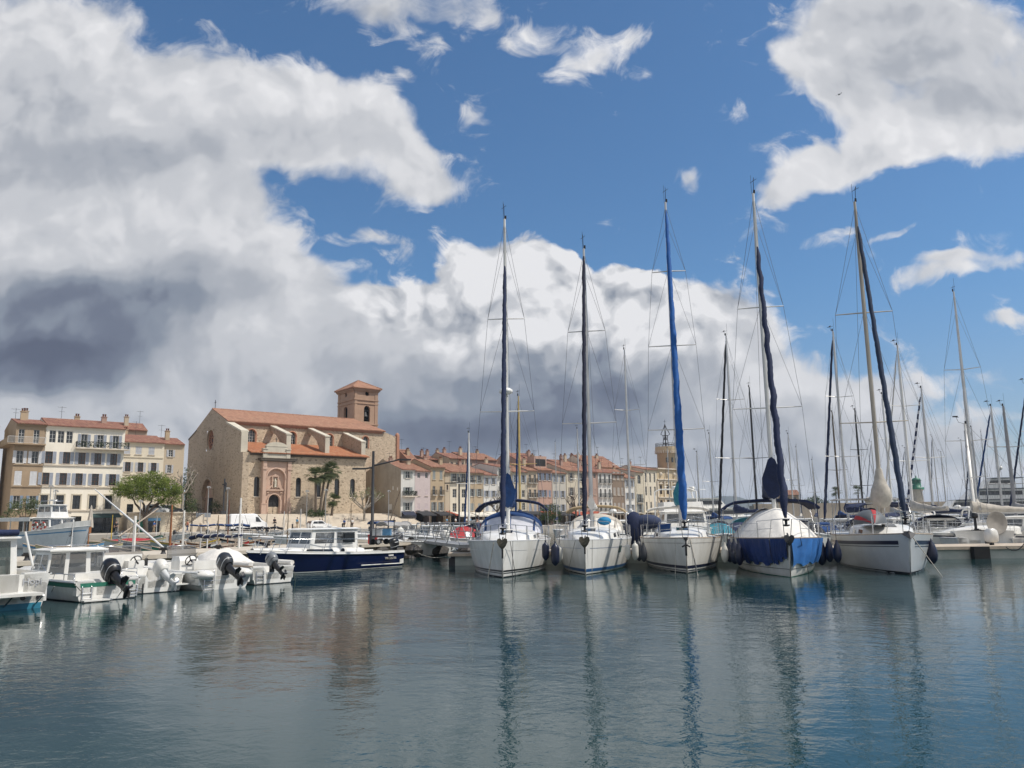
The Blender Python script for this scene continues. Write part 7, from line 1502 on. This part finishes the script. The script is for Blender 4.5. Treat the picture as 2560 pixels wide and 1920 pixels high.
crown(o, [(-2.2, 0, 6.9, 2.7, 2.3, 1.7), (.4, .3, 7.7, 2.9, 2.4, 1.6), (2.9, 0, 6.7, 2.2, 2.1, 1.7), (4.0, .2, 5.0, 1.2, 1.3, 1.5), (-3.8, 0, 6.3, 1.6, 1.6, 1.1), (.8, -.6, 5.6, 2.3, 1.6, 1.1), (-1.6, -.4, 5.5, 1.9, 1.3, .9), (4.2, -.2, 6.2, 1.0, .9, 1.0), (2.6, -.4, 4.6, 1.3, 1.0, .8)], 17000, .125, LEAFP, 11)
pt = onT(62, 1300, ly=-9); o = thing('olive_tree', 'sparse olive green tree in front of the tan building', 'tree', T(pt.x, -9, 1.05), TA); m = MB(); limb(m, (0, 0, 0), (0, 0, 2), .14, .1, rn); [limb(m, (0, 0, 1.8), e, .07, .02, rn) for e in ((-1.5, 0, 3.8), (1.4, 0, 3.9), (0, .4, 4.4), (-.6, -.4, 3.6))]; m.build('trunk', BARK, o)
crown(o, [(-1.3, 0, 3.5, 1.3, 1.2, 1.2), (1.1, 0, 3.6, 1.4, 1.2, 1.3), (0, .2, 4.4, 1.2, 1.1, .9), (-2.2, 0, 2.6, .8, .8, .7)], 2600, .11, LEAFO, 12)
pt = onT(462, 1300, ly=9); o = thing('cypress_tree', 'dark narrow evergreen in the gap left of the church', 'tree', T(pt.x, 9, 3.8), TA); m = MB(); limb(m, (0, 0, 0), (0, 0, 5), .2, .1, rn); m.build('trunk', BARK, o)
crown(o, [(0, 0, 3, 1.2, 1.2, 2.6), (.2, 0, 6.4, 1.0, 1.0, 2.2), (0, .2, 1.4, 1.4, 1.2, 1.2)], 2600, .13, LEAFD, 13)
def bare(label, px_, ly, h, seed, z0=1.05, leafy=0, spread=1.0, pale=True):
    q = onT(px_, 1300, ly=ly); o = thing('plane_tree', label, 'tree', T(q.x, ly, z0), TA, 'pollarded plane trees'); rn = random.Random(seed); m = MB(); tips = []
    t = limb(m, (0, 0, 0), (rn.uniform(-.2, .2), 0, h*.42), h*.032, h*.026, rn)
    for k in range(6):
        a = 2*math.pi*k/6+rn.uniform(-.3, .3); e = t+V3(math.cos(a)*h*.26*spread, math.sin(a)*h*.22*spread, h*rn.uniform(.12, .36)); limb(m, t, e, h*.02, h*.012, rn, 4, .25)
        for j in range(4):
            f = e+V3(rn.uniform(-.13, .13)*h, rn.uniform(-.1, .1)*h, rn.uniform(.02, .2)*h); limb(m, e, f, h*.011, h*.007, rn, 3, .3); tips.append(f); m.ball(f, h*.014, 6)
            for w_ in range(2): limb(m, f, f+V3(rn.uniform(-.06, .06)*h, rn.uniform(-.06, .06)*h, rn.uniform(.02, .09)*h), h*.004, h*.002, rn, 2, .2)
    m.build('trunk', BARKP if pale else BARK, o)
    if leafy:
        l = MB()
        for f in tips:
            for k in range(leafy): leaf(l, f+V3(rn.gauss(0, .22), rn.gauss(0, .22), rn.gauss(0, .22)), .11, rn)
        l.build('crown', LEAFY, o)
    return o
bare('bare pale plane tree at the left corner of the church', 455, -1.0, 8.0, 31, 3.8, 0, .7)
bare('plane tree with a few pale green leaves in front of the beige side wall', 912, -8, 7.6, 32, 1.05, 26, 1.2)
bare('bare knobbly plane tree beside the white house with iron balconies', 1243, -12, 6.6, 33, 1.05, 0, .8, False)
bare('bare plane tree in front of the dusty rose house', 1440, -12, 7.4, 34, 1.05, 0, .9, False)
def palm(label, px_, ly, h, seed, lean=(0, 0), z0=3.0, n=34, L=2.0):
    q = onT(px_, 1300, ly=ly); o = thing('palm_tree', label, 'palm tree', T(q.x, ly, z0), TA, 'palm trees'); rn = random.Random(seed); m = MB()
    tip = V3(lean[0], lean[1], h); pts = [V3(lean[0]*(k/8)**1.5, lean[1]*(k/8)**1.5, h*k/8) for k in range(9)]; m.tube(pts, [.26-.08*k/8+(.04 if k > 6 else 0) for k in range(9)], 9); m.build('trunk', PALMT, o); f = MB()
    for k in range(n):
        a = rn.uniform(0, 2*math.pi); el = R(rn.uniform(-55, 80)); d = V3(math.cos(a)*math.cos(el), math.sin(a)*math.cos(el), math.sin(el)); l = L*rn.uniform(.75, 1.1); s = d.cross(V3(0, 0, 1)).normalized() if abs(d.z) < .98 else V3(1, 0, 0)
        b = tip+d*l*.45-V3(0, 0, .05); f.tube([tip, b], .02, 3, False)
        for j in range(13):
            g_ = R(-78+13*j); e = d*math.cos(g_)+s*math.sin(g_); t1 = b+e*l*.42; t2 = b+e*l*.62-V3(0, 0, l*.16); w_ = s*math.cos(g_)*.05-d*math.sin(g_)*.05
            f.add([b-w_*.4, b+w_*.4, t1+w_, t1-w_], [(0, 1, 2, 3)]); f.add([t1-w_, t1+w_, t2], [(0, 1, 2)])
    f.build('crown', LEAFPALM, o); return o
palm('left one of the three fan palms before the church wall', 789, -4.5, 7.6, 41, (-.3, 0)); palm('middle leaning fan palm before the church wall', 799, -4.2, 7.9, 42, (1.0, .2)); palm('right one of the three tall fan palms before the church wall', 806, -3.8, 8.6, 43, (1.6, 0)); palm('short stocky fan palm right of the three tall palms', 829, -4.0, 3.2, 44, (.3, 0), 3.0, 26, 1.7)
o = thing('bush', 'dense green bush at the foot of the fan palms', 'bush', T(onT(792, 1300, ly=-4.6).x, -4.6, 2.9), TA); crown(o, [(-.9, 0, .8, 1.1, .9, .9), (.6, 0, .9, 1.2, .9, 1.0)], 1500, .11, LEAFD, 45, 'foliage')
for x, s, lb in ((486, 1.0, 'round grey green shrub left of the west church door'), (538, 1.0, 'round grey green shrub right of the west church door')): o = thing('shrub', lb, 'bush', T(-1.5, onT(x, 1270, lx=-1.5).y, 3.8), TA, 'shrubs by the west door'); crown(o, [(0, 0, 1.5, 1.1, 1.1, 1.2)], 900, .1, LEAFO, int(x), 'foliage'); m = MB(); m.tube([(0, 0, 0), (0, 0, 1)], .08, 6); m.build('stem', BARK, o)
o = thing('hanging_plant', 'slim leafy tree growing in front of the retaining wall', 'tree', T(onT(478, 1300, ly=-7.5).x, -7.5, 1.05), TA); m = MB(); m.tube([(0, 0, 0), (.1, 0, 3.6)], .06, 6); m.build('trunk', BARK, o); crown(o, [(0, 0, 3.6, .8, .7, 1.0), (.2, 0, 4.6, .6, .6, .7)], 700, .1, LEAFO, 46)
o = thing('bush', 'dark green clipped tree on the quay before the salmon house', 'bush', T(onT(1376, 1300, ly=-13).x, -13, 1.05), TA); crown(o, [(0, 0, 2.6, 2.5, 2, 1.9), (-1.5, 0, 1.6, 1.5, 1.3, 1.2), (1.6, 0, 1.6, 1.4, 1.3, 1.2)], 2200, .16, LEAFD, 47, 'foliage'); m = MB(); m.tube([(0, 0, 0), (0, 0, 1.5)], .15, 6); m.build('stem', BARK, o)
for x, w_, h_, lb, sd in ((2058, 6.5, 3.4, 'dark rounded tree clump above the breakwater left of the grey white yacht', 51), (2240, 6, 3.6, 'dark tree above the breakwater just left of the lighthouse', 52), (2032, 3.5, 2.2, 'low dark tree at the left end of the tree clump above the breakwater', 53)):
    p = bx(x); o = thing('shore_tree', lb, 'tree', (p.x, YB+8, 5), 0, 'trees above the breakwater'); crown(o, [(-w_*.4, 0, h_*.6, w_*.55, 3, h_*.6), (w_*.4, 0, h_*.5, w_*.5, 3, h_*.55), (0, 0, h_*.9, w_*.5, 3, h_*.5)], 1600, .3, LEAFD, sd); m = MB(); m.tube([(0, 0, -2), (0, 0, h_*.6)], .3, 6); m.build('trunk', BARK, o)
for x, y, lb in ((2110, 1226, 'distant palm above the breakwater left of the cream mast bag'), (2167, 1224, 'second distant palm above the breakwater nearer the cream mast bag')):
    p = bx(x, y); q = palm(lb, 900, 0, p.z-4.5, x, (.2, 0), 4.5, 22, 2.6); q.location = (p.x, YB+8, 4.5)
# ---------------------------------------------------------------- vehicles
def wheels(o, xs, w, r, z=0):
    for x in xs:
        for sd in (-1, 1):
            m = MB(); m.lathe([(r*.6, -.1), (r*.95, -.1), (r, -.05), (r, .05), (r*.95, .1), (r*.6, .1)], (x, sd*(w/2-.1), z+r), 18, 'y'); wh = m.build('wheel', RUB, o); m = MB(); m.lathe([(.03, .085*sd), (r*.58, .085*sd), (r*.62, .105*sd)], (x, sd*(w/2-.1), z+r), 12, 'y'); m.build('rim', GALV, wh)
WPAINT = M('white_car_paint', (.78, .78, .77), .2, .03, 1, spec=.6); GPAINT = M('dark_car_paint', (.03, .032, .035), .25, .03, 1, spec=.6)
def car(label, px_, ly, z, rz, paint, prof, win, w, xs, r, name='parked_car', cat='car', lamps=True):
    q = onT(px_, 1300, ly=ly); o = thing(name, label, cat, T(q.x, ly, z), TA+rz, 'vehicles on the quay'); rows = []
    for y, k in ((-w/2, .93), (-w/2+.03, .975), (-w*.40, 1.0), (0, 1.012), (w*.40, 1.0), (w/2-.03, .975), (w/2, .93)):
        cx = sum(p[0] for p in prof)/len(prof); rows.append([(cx+(p[0]-cx)*(.985 if abs(y) > w*.45 else 1), y*(1-.14*max(0, (p[1]-.95)/.9) if abs(y) > w*.3 else 1), .28+(p[1]-.28)*k) for p in prof])
    m = MB(); m.loft(rows, sm=True); b = m.build('body', paint, o)
    m = MB()
    for poly in win:
        for sd in (-1, 1): m.add([(p[0], sd*(w/2*(1-.14*max(0, (p[1]-.95)/.9))+.012), p[1]*.96) for p in poly], [tuple(range(len(poly)))], False)
    m.build('side_window', GLASS, b); wheels(o, xs, w, r)
    m = MB()
    for sd in (-1, 1): m.box((prof[-1][0]-.04, sd*w*.36, .72), (.14, .3, .16))
    m.build('headlight', CLEARV, b); m = MB()
    for sd in (-1, 1): m.box((prof[0][0]+.02, sd*w*.42, .85), (.08, .14, .3))
    m.build('tail_light', REDP, b); m = MB(); m.box(((prof[0][0]+prof[-1][0])/2, 0, .33), (prof[-1][0]-prof[0][0]-.2, w*.96, .12)); m.build('sill_trim', BLACK, b); return o, b
vp = [(-2.9, .4), (-2.95, 1.2), (-2.85, 2.45), (-2.6, 2.62), (.9, 2.66), (1.35, 2.55), (2.15, 1.62), (2.85, 1.25), (3.0, .9), (2.98, .4)]
o, b = car('tall white delivery van parked at the foot of the church steps', 618, -13.6, 1.05, 0, WPAINT, vp, [[(1.05, 1.5), (1.95, 1.45), (1.45, 2.2), (1.05, 2.25)]], 2.0, (-1.9, 2.1), .36, 'delivery_van', 'van')
m = MB(); m.add([(1.42, -.82, 2.44), (2.12, -.9, 1.66), (2.12, .9, 1.66), (1.42, .82, 2.44)], [(0, 1, 2, 3)]); m.v = [(x+.03, y, z+.02) for x, y, z in m.v]; m.build('windscreen', GLASS, b); m = MB(); m.box((-2.93, 0, 1.3), (.05, 1.75, 2.1)); m.build('rear_door', GRYH, b)
cp = [(-1.75, .35), (-1.85, .75), (-1.75, 1.0), (-1.45, 1.40), (-.9, 1.5), (.3, 1.5), (.95, 1.02), (1.75, .86), (1.95, .62), (1.92, .35)]
o, b = car('white hatchback parked facing right at the foot of the church steps', 797, -14.6, 1.05, 0, WPAINT, cp, [[(-1.4, 1.05), (-.55, 1.05), (-.55, 1.44), (-1.2, 1.42)], [(-.48, 1.05), (.72, 1.04), (.25, 1.44), (-.48, 1.45)]], 1.72, (-1.2, 1.22), .31)
m = MB(); m.add([(-1.50, -.7, 1.38), (-1.77, -.74, 1.02), (-1.77, .74, 1.02), (-1.50, .7, 1.38)], [(0, 1, 2, 3)]); m.v = [(x-.03, y, z+.02) for x, y, z in m.v]; m.build('rear_window', GLASS, b); m = MB(); m.add([(.36, -.66, 1.45), (.95, -.74, 1.05), (.95, .74, 1.05), (.36, .66, 1.45)], [(0, 1, 2, 3)]); m.v = [(x+.02, y, z+.03) for x, y, z in m.v]; m.build('windscreen', GLASS, b)
car('white car parked on the church square above the retaining wall', 386, -4.2, 3.82, 0, WPAINT, cp, [[(-1.4, 1.05), (-.55, 1.05), (-.55, 1.44), (-1.2, 1.42)], [(-.48, 1.05), (.72, 1.04), (.25, 1.44), (-.48, 1.45)]], 1.72, (-1.2, 1.22), .31)
car('dark car parked right of the white car on the church square', 421, -4.0, 3.82, 0, GPAINT, cp, [[(-1.4, 1.05), (-.55, 1.05), (-.55, 1.44), (-1.2, 1.42)], [(-.48, 1.05), (.72, 1.04), (.25, 1.44), (-.48, 1.45)]], 1.72, (-1.2, 1.22), .31)
# ---------------------------------------------------------------- street furniture
def lamp(label, p, h, r, arms, mat=IRON, rz=0):
    o = thing('street_lamp', label, 'street lamp', p, rz, 'street lamps'); m = MB(); m.lathe([(r*1.7, 0), (r*1.6, .5), (r, .55), (r*.75, h)], (0, 0, 0), 10); m.build('pole', mat, o)
    for x, z, up in arms:
        m = MB(); m.tube([(0, 0, z), (x, 0, z+up)], [r*.7, r*.45], 6); a = m.build('arm', mat, o); m = MB(); m.box((x+(.3 if x > 0 else -.3), 0, z+up), (.8, .26, .09)); m.build('lamp_head', mat, a)
    return o
p = at(930, 1352, Y=47); z1 = at(925, 1128, Y=47).z; lamp('tall black street lamp with two long arms on the stone pier', (p.x, 47, .9), z1-.9, .095, [(1.5, z1-1.75, .35), (-.5, z1-1.85, -.08)], rz=.2)
p = at(1148, 1332, Y=72); z1 = at(1146, 1192, Y=72).z; lamp('dark street lamp with two short arms behind the gangway', (p.x, 72, .9), z1-.9, .09, [(.8, z1-1.4, .12), (-.6, z1-1.4, -.05)])
for x, yt, ly, lb in ((128, 1212, -14, 'thin grey pole in front of the tan building'), (140, 1224, -16, 'grey floodlight pole in front of the white building'), (352, 1250, -15, 'thick grey pole in front of the retaining wall'), (522, 1215, -8, 'thin grey pole before the west church door'), (570, 1218, -12, 'grey floodlight pole at the left corner of the church steps'), (768, 1225, -10, 'thin grey pole right of the church portal'), (815, 1222, -13, 'grey pole in front of the three fan palms'), (972, 1225, -14, 'grey pole in front of the beige side wall')):
    q = onT(x, yt, ly=ly); o = thing('light_pole', lb, 'pole', T(q.x, ly, 1.05), TA, 'grey poles along the quay'); h = q.z-1.05; m = MB(); m.tube([(0, 0, 0), (0, 0, h)], [.09, .06], 7); m.build('pole', GALV, o); m = MB(); m.box((0, 0, h-.1), (.5, .12, .12)); m.box((.22, -.1, h-.25), (.16, .2, .2)); m.box((-.22, -.1, h-.25), (.16, .2, .2)); m.build('floodlight', GALV, o)
q = onT(559, 1262, lx=-3); o = thing('crucifix', 'tall dark iron crucifix standing before the west front of the church', 'cross', T(-3, q.y, 3.8), TA+math.pi/2); zt = onT(560, 1197, lx=-3).z-3.8; m = MB(); m.box((0, 0, zt/2), (.22, .22, zt)); m.box((0, 0, zt-.95), (1.7, .2, .2)); m.box((0, 0, .3), (1.0, 1.0, .6)); m.build('cross', IRON, o); m = MB(); m.tube([(0, -.2, zt-2.2), (0, -.24, zt-1.3), (0, -.2, zt-.85)], [.09, .17, .1], 8); m.tube([(-.6, -.16, zt-.75), (0, -.2, zt-1.0), (.6, -.16, zt-.75)], .06, 6); m.ball((0, -.22, zt-.7), .12, 8); m.build('figure', IRON, o)
q = onT(507, 1283, ly=-6.42); o = tag((lambda m: (m.box((0, 0, 0), (2.3, .06, .7)), m.build('wall_panel', M('slate_grey_panel', (.22, .24, .27), .7, .08, 3), None, T(q.x, -6.75, 3.62)))[1])(MB()), 'long slate grey panel fixed to the top of the retaining wall', 'sign'); o.rotation_euler = (0, 0, TA)
q = onT(224, 1330, ly=-9); o = thing('parasol', 'tall closed beige parasol in front of the white building', 'parasol', T(q.x, -9, 1.05), TA); m = MB(); m.tube([(0, 0, 0), (0, 0, 4.0)], .04, 6); m.lathe([(.35, 0), (.35, .08)], (0, 0, 0), 10); m.build('pole', GALV, o); m = MB(); m.loft([[(r_*math.cos(t)*(1+.25*math.sin(5*t)), r_*math.sin(t)*(1+.25*math.sin(5*t)), z) for t in [2*math.pi*k/20 for k in range(20)]] for z, r_ in ((.9, .42), (1.6, .36), (2.8, .22), (3.7, .12), (4.1, .03))]); m.build('canopy', BEIGE, o)
q = onT(205, 1330, ly=-10); o = thing('planter', 'long orange brown wooden planter on the quay before the white building', 'planter', T(q.x, -10, 1.05), TA); m = MB(); m.box((0, 0, .55), (2.2, .8, .9)); m.build('box', WOOD, o); m = MB(); [m.box((x, y, .06), (.15, .15, .12)) for x in (-.9, .9) for y in (-.3, .3)]; m.build('feet', IRON, o)
for k, lx in enumerate((-8, -5, -2, 1, 4, 10, 13, 19, 22)):
    o = thing('bollard', 'short dark bollard in the line between quay and church steps', 'bollard', T(lx, -12.6, 1.05), TA, 'bollards at the church steps'); m = MB(); m.lathe([(.14, 0), (.12, .75), (.16, .8), (.15, .95), (.05, 1.0)], (0, 0, 0), 8); m.build('post', IRON, o)
p = at(955, 1352, Y=46.5); o = thing('cart', 'dark metal hand cart on the stone pier carrying boxes', 'cart', (p.x, 46.5, .92), .7); m = MB(); m.box((0, 0, .45), (1.3, .7, .08)); [m.tube([(x, y, .45), (x, y, 1.35)], .025, 5) for x in (-.6, .6) for y in (-.32, .32)]; [m.tube([(-.6, y, z), (.6, y, z)], .02, 5) for y in (-.32, .32) for z in (.9, 1.35)]; m.build('frame', IRON, o); wheels(o, (-.45, .45), .75, .16, 0)
for dx, mt, lb in ((.3, LBLUE, 'bright blue plastic crate on the hand cart'), (-.3, GRYH, 'grey plastic crate on the hand cart')):
    c = world(o, (dx, 0, .68)); m = MB(); m.box((0, 0, 0), (.5, .5, .34)); m.box((0, 0, .18), (.54, .54, .04)); m.box((0, -.26, .06), (.2, .02, .06)); tag(m.build('crate', mt, None, c), lb, 'crate')
for k, (dx, dy) in enumerate(((0, 0),)): pass
# fishing gear and pallets on the quay by the pier: a red box on the pier
p = at(932, 1345, Y=48.5); m = MB(); m.box((0, 0, .25), (.5, .4, .5)); m.box((0, 0, .52), (.54, .44, .05)); tag(m.build('red_box', REDP, None, (p.x, 48.5, .92)), 'small red box behind the black street lamp', 'box')
# ---------------------------------------------------------------- people
def skin(name, verts, edges, radii, mat, par, lv=1):
    me = bpy.data.meshes.new(name); me.from_pydata(verts, edges, []); o = bpy.data.objects.new(name, me); COL.objects.link(o); o.parent = par; me.materials.append(mat)
    mod = o.modifiers.new('skin', 'SKIN'); mod.use_smooth_shade = True; me2 = o.data
    for i, r_ in enumerate(radii): me2.skin_vertices[0].data[i].radius = (r_, r_) if not isinstance(r_, tuple) else r_
    me2.skin_vertices[0].data[0].use_root = True
    s_ = o.modifiers.new('sub', 'SUBSURF'); s_.levels = lv; s_.render_levels = lv; return o
SKIN = M('skin', (.42, .25, .18), .6, .05, 4); HAIRD = M('dark_hair', (.03, .02, .015), .7, .1, 6)
def person(label, loc, rz, top, bottom, pose='stand', hair=HAIRD, group='people on the quay'):
    o = thing('person', label, 'person', loc, rz, group); sit = pose == 'sit'; H = .48 if sit else .95
    P0 = V3(0, 0, H); st = .16 if pose == 'walk' else .05; f = 0.0
    ch = V3(.04 if sit else 0, 0, H+.42); nk = V3(.05, 0, H+.56); hd_ = V3(.07, 0, H+.70)
    kn = [V3(.44, s*.11, H+.02) if sit else V3(.03+s*st*.6, s*.1, .50) for s in (-1, 1)]; an = [V3(.46, s*.11, .08) if sit else V3(-.02+s*st*1.3, s*.1, .08) for s in (-1, 1)]
    sh = [V3(0, s*.19, H+.46) for s in (-1, 1)]; el = [V3(.08, s*.25, H+.2) for s in (-1, 1)]; ha = [V3(.28, s*.18, H+.1) if sit or pose == 'hold' else V3(.08, s*.26, H-.05) for s in (-1, 1)]
    vs = [P0, ch, nk, hd_, hd_+V3(.01, 0, .12)]; ed = [(0, 1), (1, 2), (2, 3), (3, 4)]; rd = [(.15, .11), (.16, .11), .055, .092, .075]
    for i in (0, 1):
        b = len(vs); vs += [sh[i], el[i], ha[i], ha[i]+V3(.03, 0, -.08), P0+V3(0, (-.1, .1)[i], -.05), kn[i], an[i], an[i]+V3(.16, 0, -.03)]; ed += [(1, b), (b, b+1), (b+1, b+2), (b+2, b+3), (0, b+4), (b+4, b+5), (b+5, b+6), (b+6, b+7)]; rd += [.065, .045, .035, .04, .085, .06, .042, .04]
    skin('body', vs, ed, rd, SKIN, o)
    skin('shirt', [P0+V3(0, 0, .04), ch, nk-V3(0, 0, .05), sh[0], el[0], sh[1], el[1]], [(0, 1), (1, 2), (1, 3), (3, 4), (1, 5), (5, 6)], [(.175, .13), (.18, .13), .08, .085, .065, .085, .065], top, o)
    skin('trousers', [P0, P0+V3(0, -.1, -.05), kn[0], an[0]+V3(0, 0, .06), P0+V3(0, .1, -.05), kn[1], an[1]+V3(0, 0, .06)], [(0, 1), (1, 2), (2, 3), (0, 4), (4, 5), (5, 6)], [(.17, .125), .1, .08, .065, .1, .08, .065], bottom, o)
    m = MB(); c = hd_+V3(-.02, 0, .09); m.ball(c, (.105, .095, .10), 10); m.build('hair', hair, o); m = MB(); m.ball(hd_+V3(.10, 0, .03), (.03, .02, .03), 6); m.build('nose', SKIN, o); return o
BLK = M('black_cloth', (.015, .015, .018), .9, .1, 4); JEAN = M('denim_cloth', (.04, .06, .13), .9, .1, 4); WHT = M('white_cloth', (.66, .66, .64), .9, .05, 4); SKYB = M('sky_blue_cloth', (.12, .33, .5), .9, .08, 4); ROYB = M('royal_blue_cloth', (.02, .10, .32), .9, .08, 4); TANC = M('tan_cloth', (.38, .29, .19), .9, .08, 4); ORNG = M('salmon_cloth', (.5, .2, .13), .9, .08, 4)
FA = TA-math.pi/2       # facing the water
q = onT(686, 1310, ly=-8.2); person('person in black sitting alone on the church steps', T(q.x, -8.2, 1.86), FA, BLK, BLK, 'sit')
q = onT(800, 1320, ly=-12.2); person('person in dark clothes standing behind the white hatchback, left of a companion', T(q.x, -12.0, 1.05), FA, BLK, JEAN); q = onT(806, 1320, ly=-12.2); person('person in tan trousers standing behind the white hatchback, right of a companion', T(q.x, -12.0, 1.05), FA+.6, BLK, TANC)
q = onT(384, 1330, ly=-9.5); person('person in a royal blue shirt outside the shop in the retaining wall', T(q.x, -9.5, 1.05), FA+.8, ROYB, TANC, 'hold'); q = onT(345, 1330, ly=-11); person('person in pale clothes walking past the dark shopfront', T(q.x, -11, 1.05), TA, ORNG, TANC, 'walk')
for x, lb, a, b, ps in ((1117, 'person in a pale blue shirt at the terrace awnings, leftmost of four', SKYB, JEAN, 'stand'), (1139, 'person in white bending at the terrace awnings left of the lamp', WHT, BLK, 'walk'), (1166, 'person in a white top and dark trousers right of the lamp', WHT, BLK, 'stand'), (1176, 'person in a sky blue shirt right of the lamp', SKYB, BLK, 'walk')):
    q = onT(x, 1320, ly=-17); person(lb, T(q.x, -17, 1.05), FA+.5, a, b, ps)
p = at(1195, 1330, Y=44); person('person in dark blue standing by the pontoon end left of the first big yacht', (p.x, 44, .62), 2.0, JEAN, BLK, 'hold')
for x, ly, a, b, ps, lb in ((158, -15, WHT, JEAN, 'walk', 'person in white top and jeans walking below the left half of the white building'), (290, -14, BLK, BLK, 'stand', 'person all in black standing by the dark ground floor shop'), (468, -13, ORNG, JEAN, 'walk', 'person in a salmon top walking past the retaining wall'), (742, -11, SKYB, TANC, 'walk', 'person in sky blue top crossing the church steps right of the portal'), (880, -15, WHT, BLK, 'stand', 'person in white shirt standing at the right end of the church steps'), (860, -14, ROYB, BLK, 'walk', 'person in royal blue walking at the right end of the church steps'), (985, -16, BLK, TANC, 'stand', 'person in a black top by the dark navy awning of the white end house')):
    q = onT(x, 1320, ly=ly); person(lb, T(q.x, ly, 1.05 if ly < -12 else 1.3), TA+.2 if ps == 'walk' else FA, a, b, ps)
# cafe tables and chairs before the white end house
rn = random.Random(15); proto = None
for k in range(8):
    q = onT(1003+k*14, 1330, ly=-15.5-(k % 2)*1.2); loc = T(q.x, -15.5-(k % 2)*1.2, 1.05)
    if proto is None:
        proto = o = thing('cafe_chair', 'white plastic cafe chair on the terrace before the white end house', 'chair', loc, TA, 'white cafe chairs'); m = MB(); m.box((0, 0, .45), (.44, .42, .04)); m.build('seat', WHT, o); m = MB(); m.box((-.2, 0, .72), (.04, .42, .5), ry=-.15); m.build('backrest', WHT, o)
        for x in (-.18, .18):
            for y in (-.18, .18): m = MB(); m.tube([(x, y, .44), (x*1.15, y*1.15, 0)], .02, 5); m.build('leg', WHT, o)
    else: dup(proto, loc, rn.uniform(0, 6.2))
o = thing('parasol', 'low black parasol on the terrace before the white end house', 'parasol', T(onT(1020, 1320, ly=-15).x, -15, 1.05), TA); m = MB(); m.tube([(0, 0, 0), (0, 0, 2.1)], .03, 6); m.build('pole', IRON, o); m = MB(); m.lathe([(.05, 2.35), (1.5, 1.95), (1.5, 1.8)], (0, 0, 0), 12, cap=False); m.build('canopy', BLK, o)
# ---------------------------------------------------------------- gull
p = at(2099, 236, Y=120); o = thing('seagull', 'pale seagull gliding under the clouds at upper right', 'bird', p, R(150)); o.rotation_euler = (Matrix.Rotation(R(-32), 3, 'Y') @ Matrix.Rotation(R(-70), 3, 'Z') @ Matrix.Rotation(R(8), 3, 'Y')).to_euler(); m = MB()
m.loft([[(x, r_*math.cos(t), r_*math.sin(t)) for t in [2*math.pi*k/8 for k in range(8)]] for x, r_ in ((.30, .01), (.24, .045), (.12, .07), (-.05, .075), (-.2, .04), (-.34, .02))])
for sd in (-1, 1): m.loft([[(x+.08, sd*y, z), (x, sd*y, z+.025), (x-c, sd*y, z), (x, sd*y, z-.01)] for y, z, x, c in ((.03, .02, .06, .2), (.28, .14, .10, .19), (.5, .13, .04, .14), (.74, .05, -.12, .05))])
m.add([(-.3, -.03, 0), (-.3, .03, 0), (-.48, .1, 0), (-.48, -.1, 0)], [(0, 1, 2, 3)]); m.build('body', M('gull_plumage', (.55, .55, .56), .7, .08, 4), o)
# ---------------------------------------------------------------- air over the harbour
m = MB(); X, Y0, Y1, ZT = 6500, -60, 6500, 150
m.box((0, (Y0+Y1)/2, (ZT-3)/2), (2*X, Y1-Y0, ZT+3))
hm = bpy.data.materials.new('sea_air'); hm.use_nodes = True; t = NT(hm.node_tree)
for n in list(t.n):
    if n.type == 'BSDF_PRINCIPLED': t.n.remove(n)
v = t.add('ShaderNodeVolumePrincipled', {'Color': (.72, .82, .95, 1), 'Density': .00018, 'Anisotropy': .25})
t.L.new(v.outputs[0], t.n['Material Output'].inputs['Volume'])
tag(m.build('haze', hm), kind='stuff')
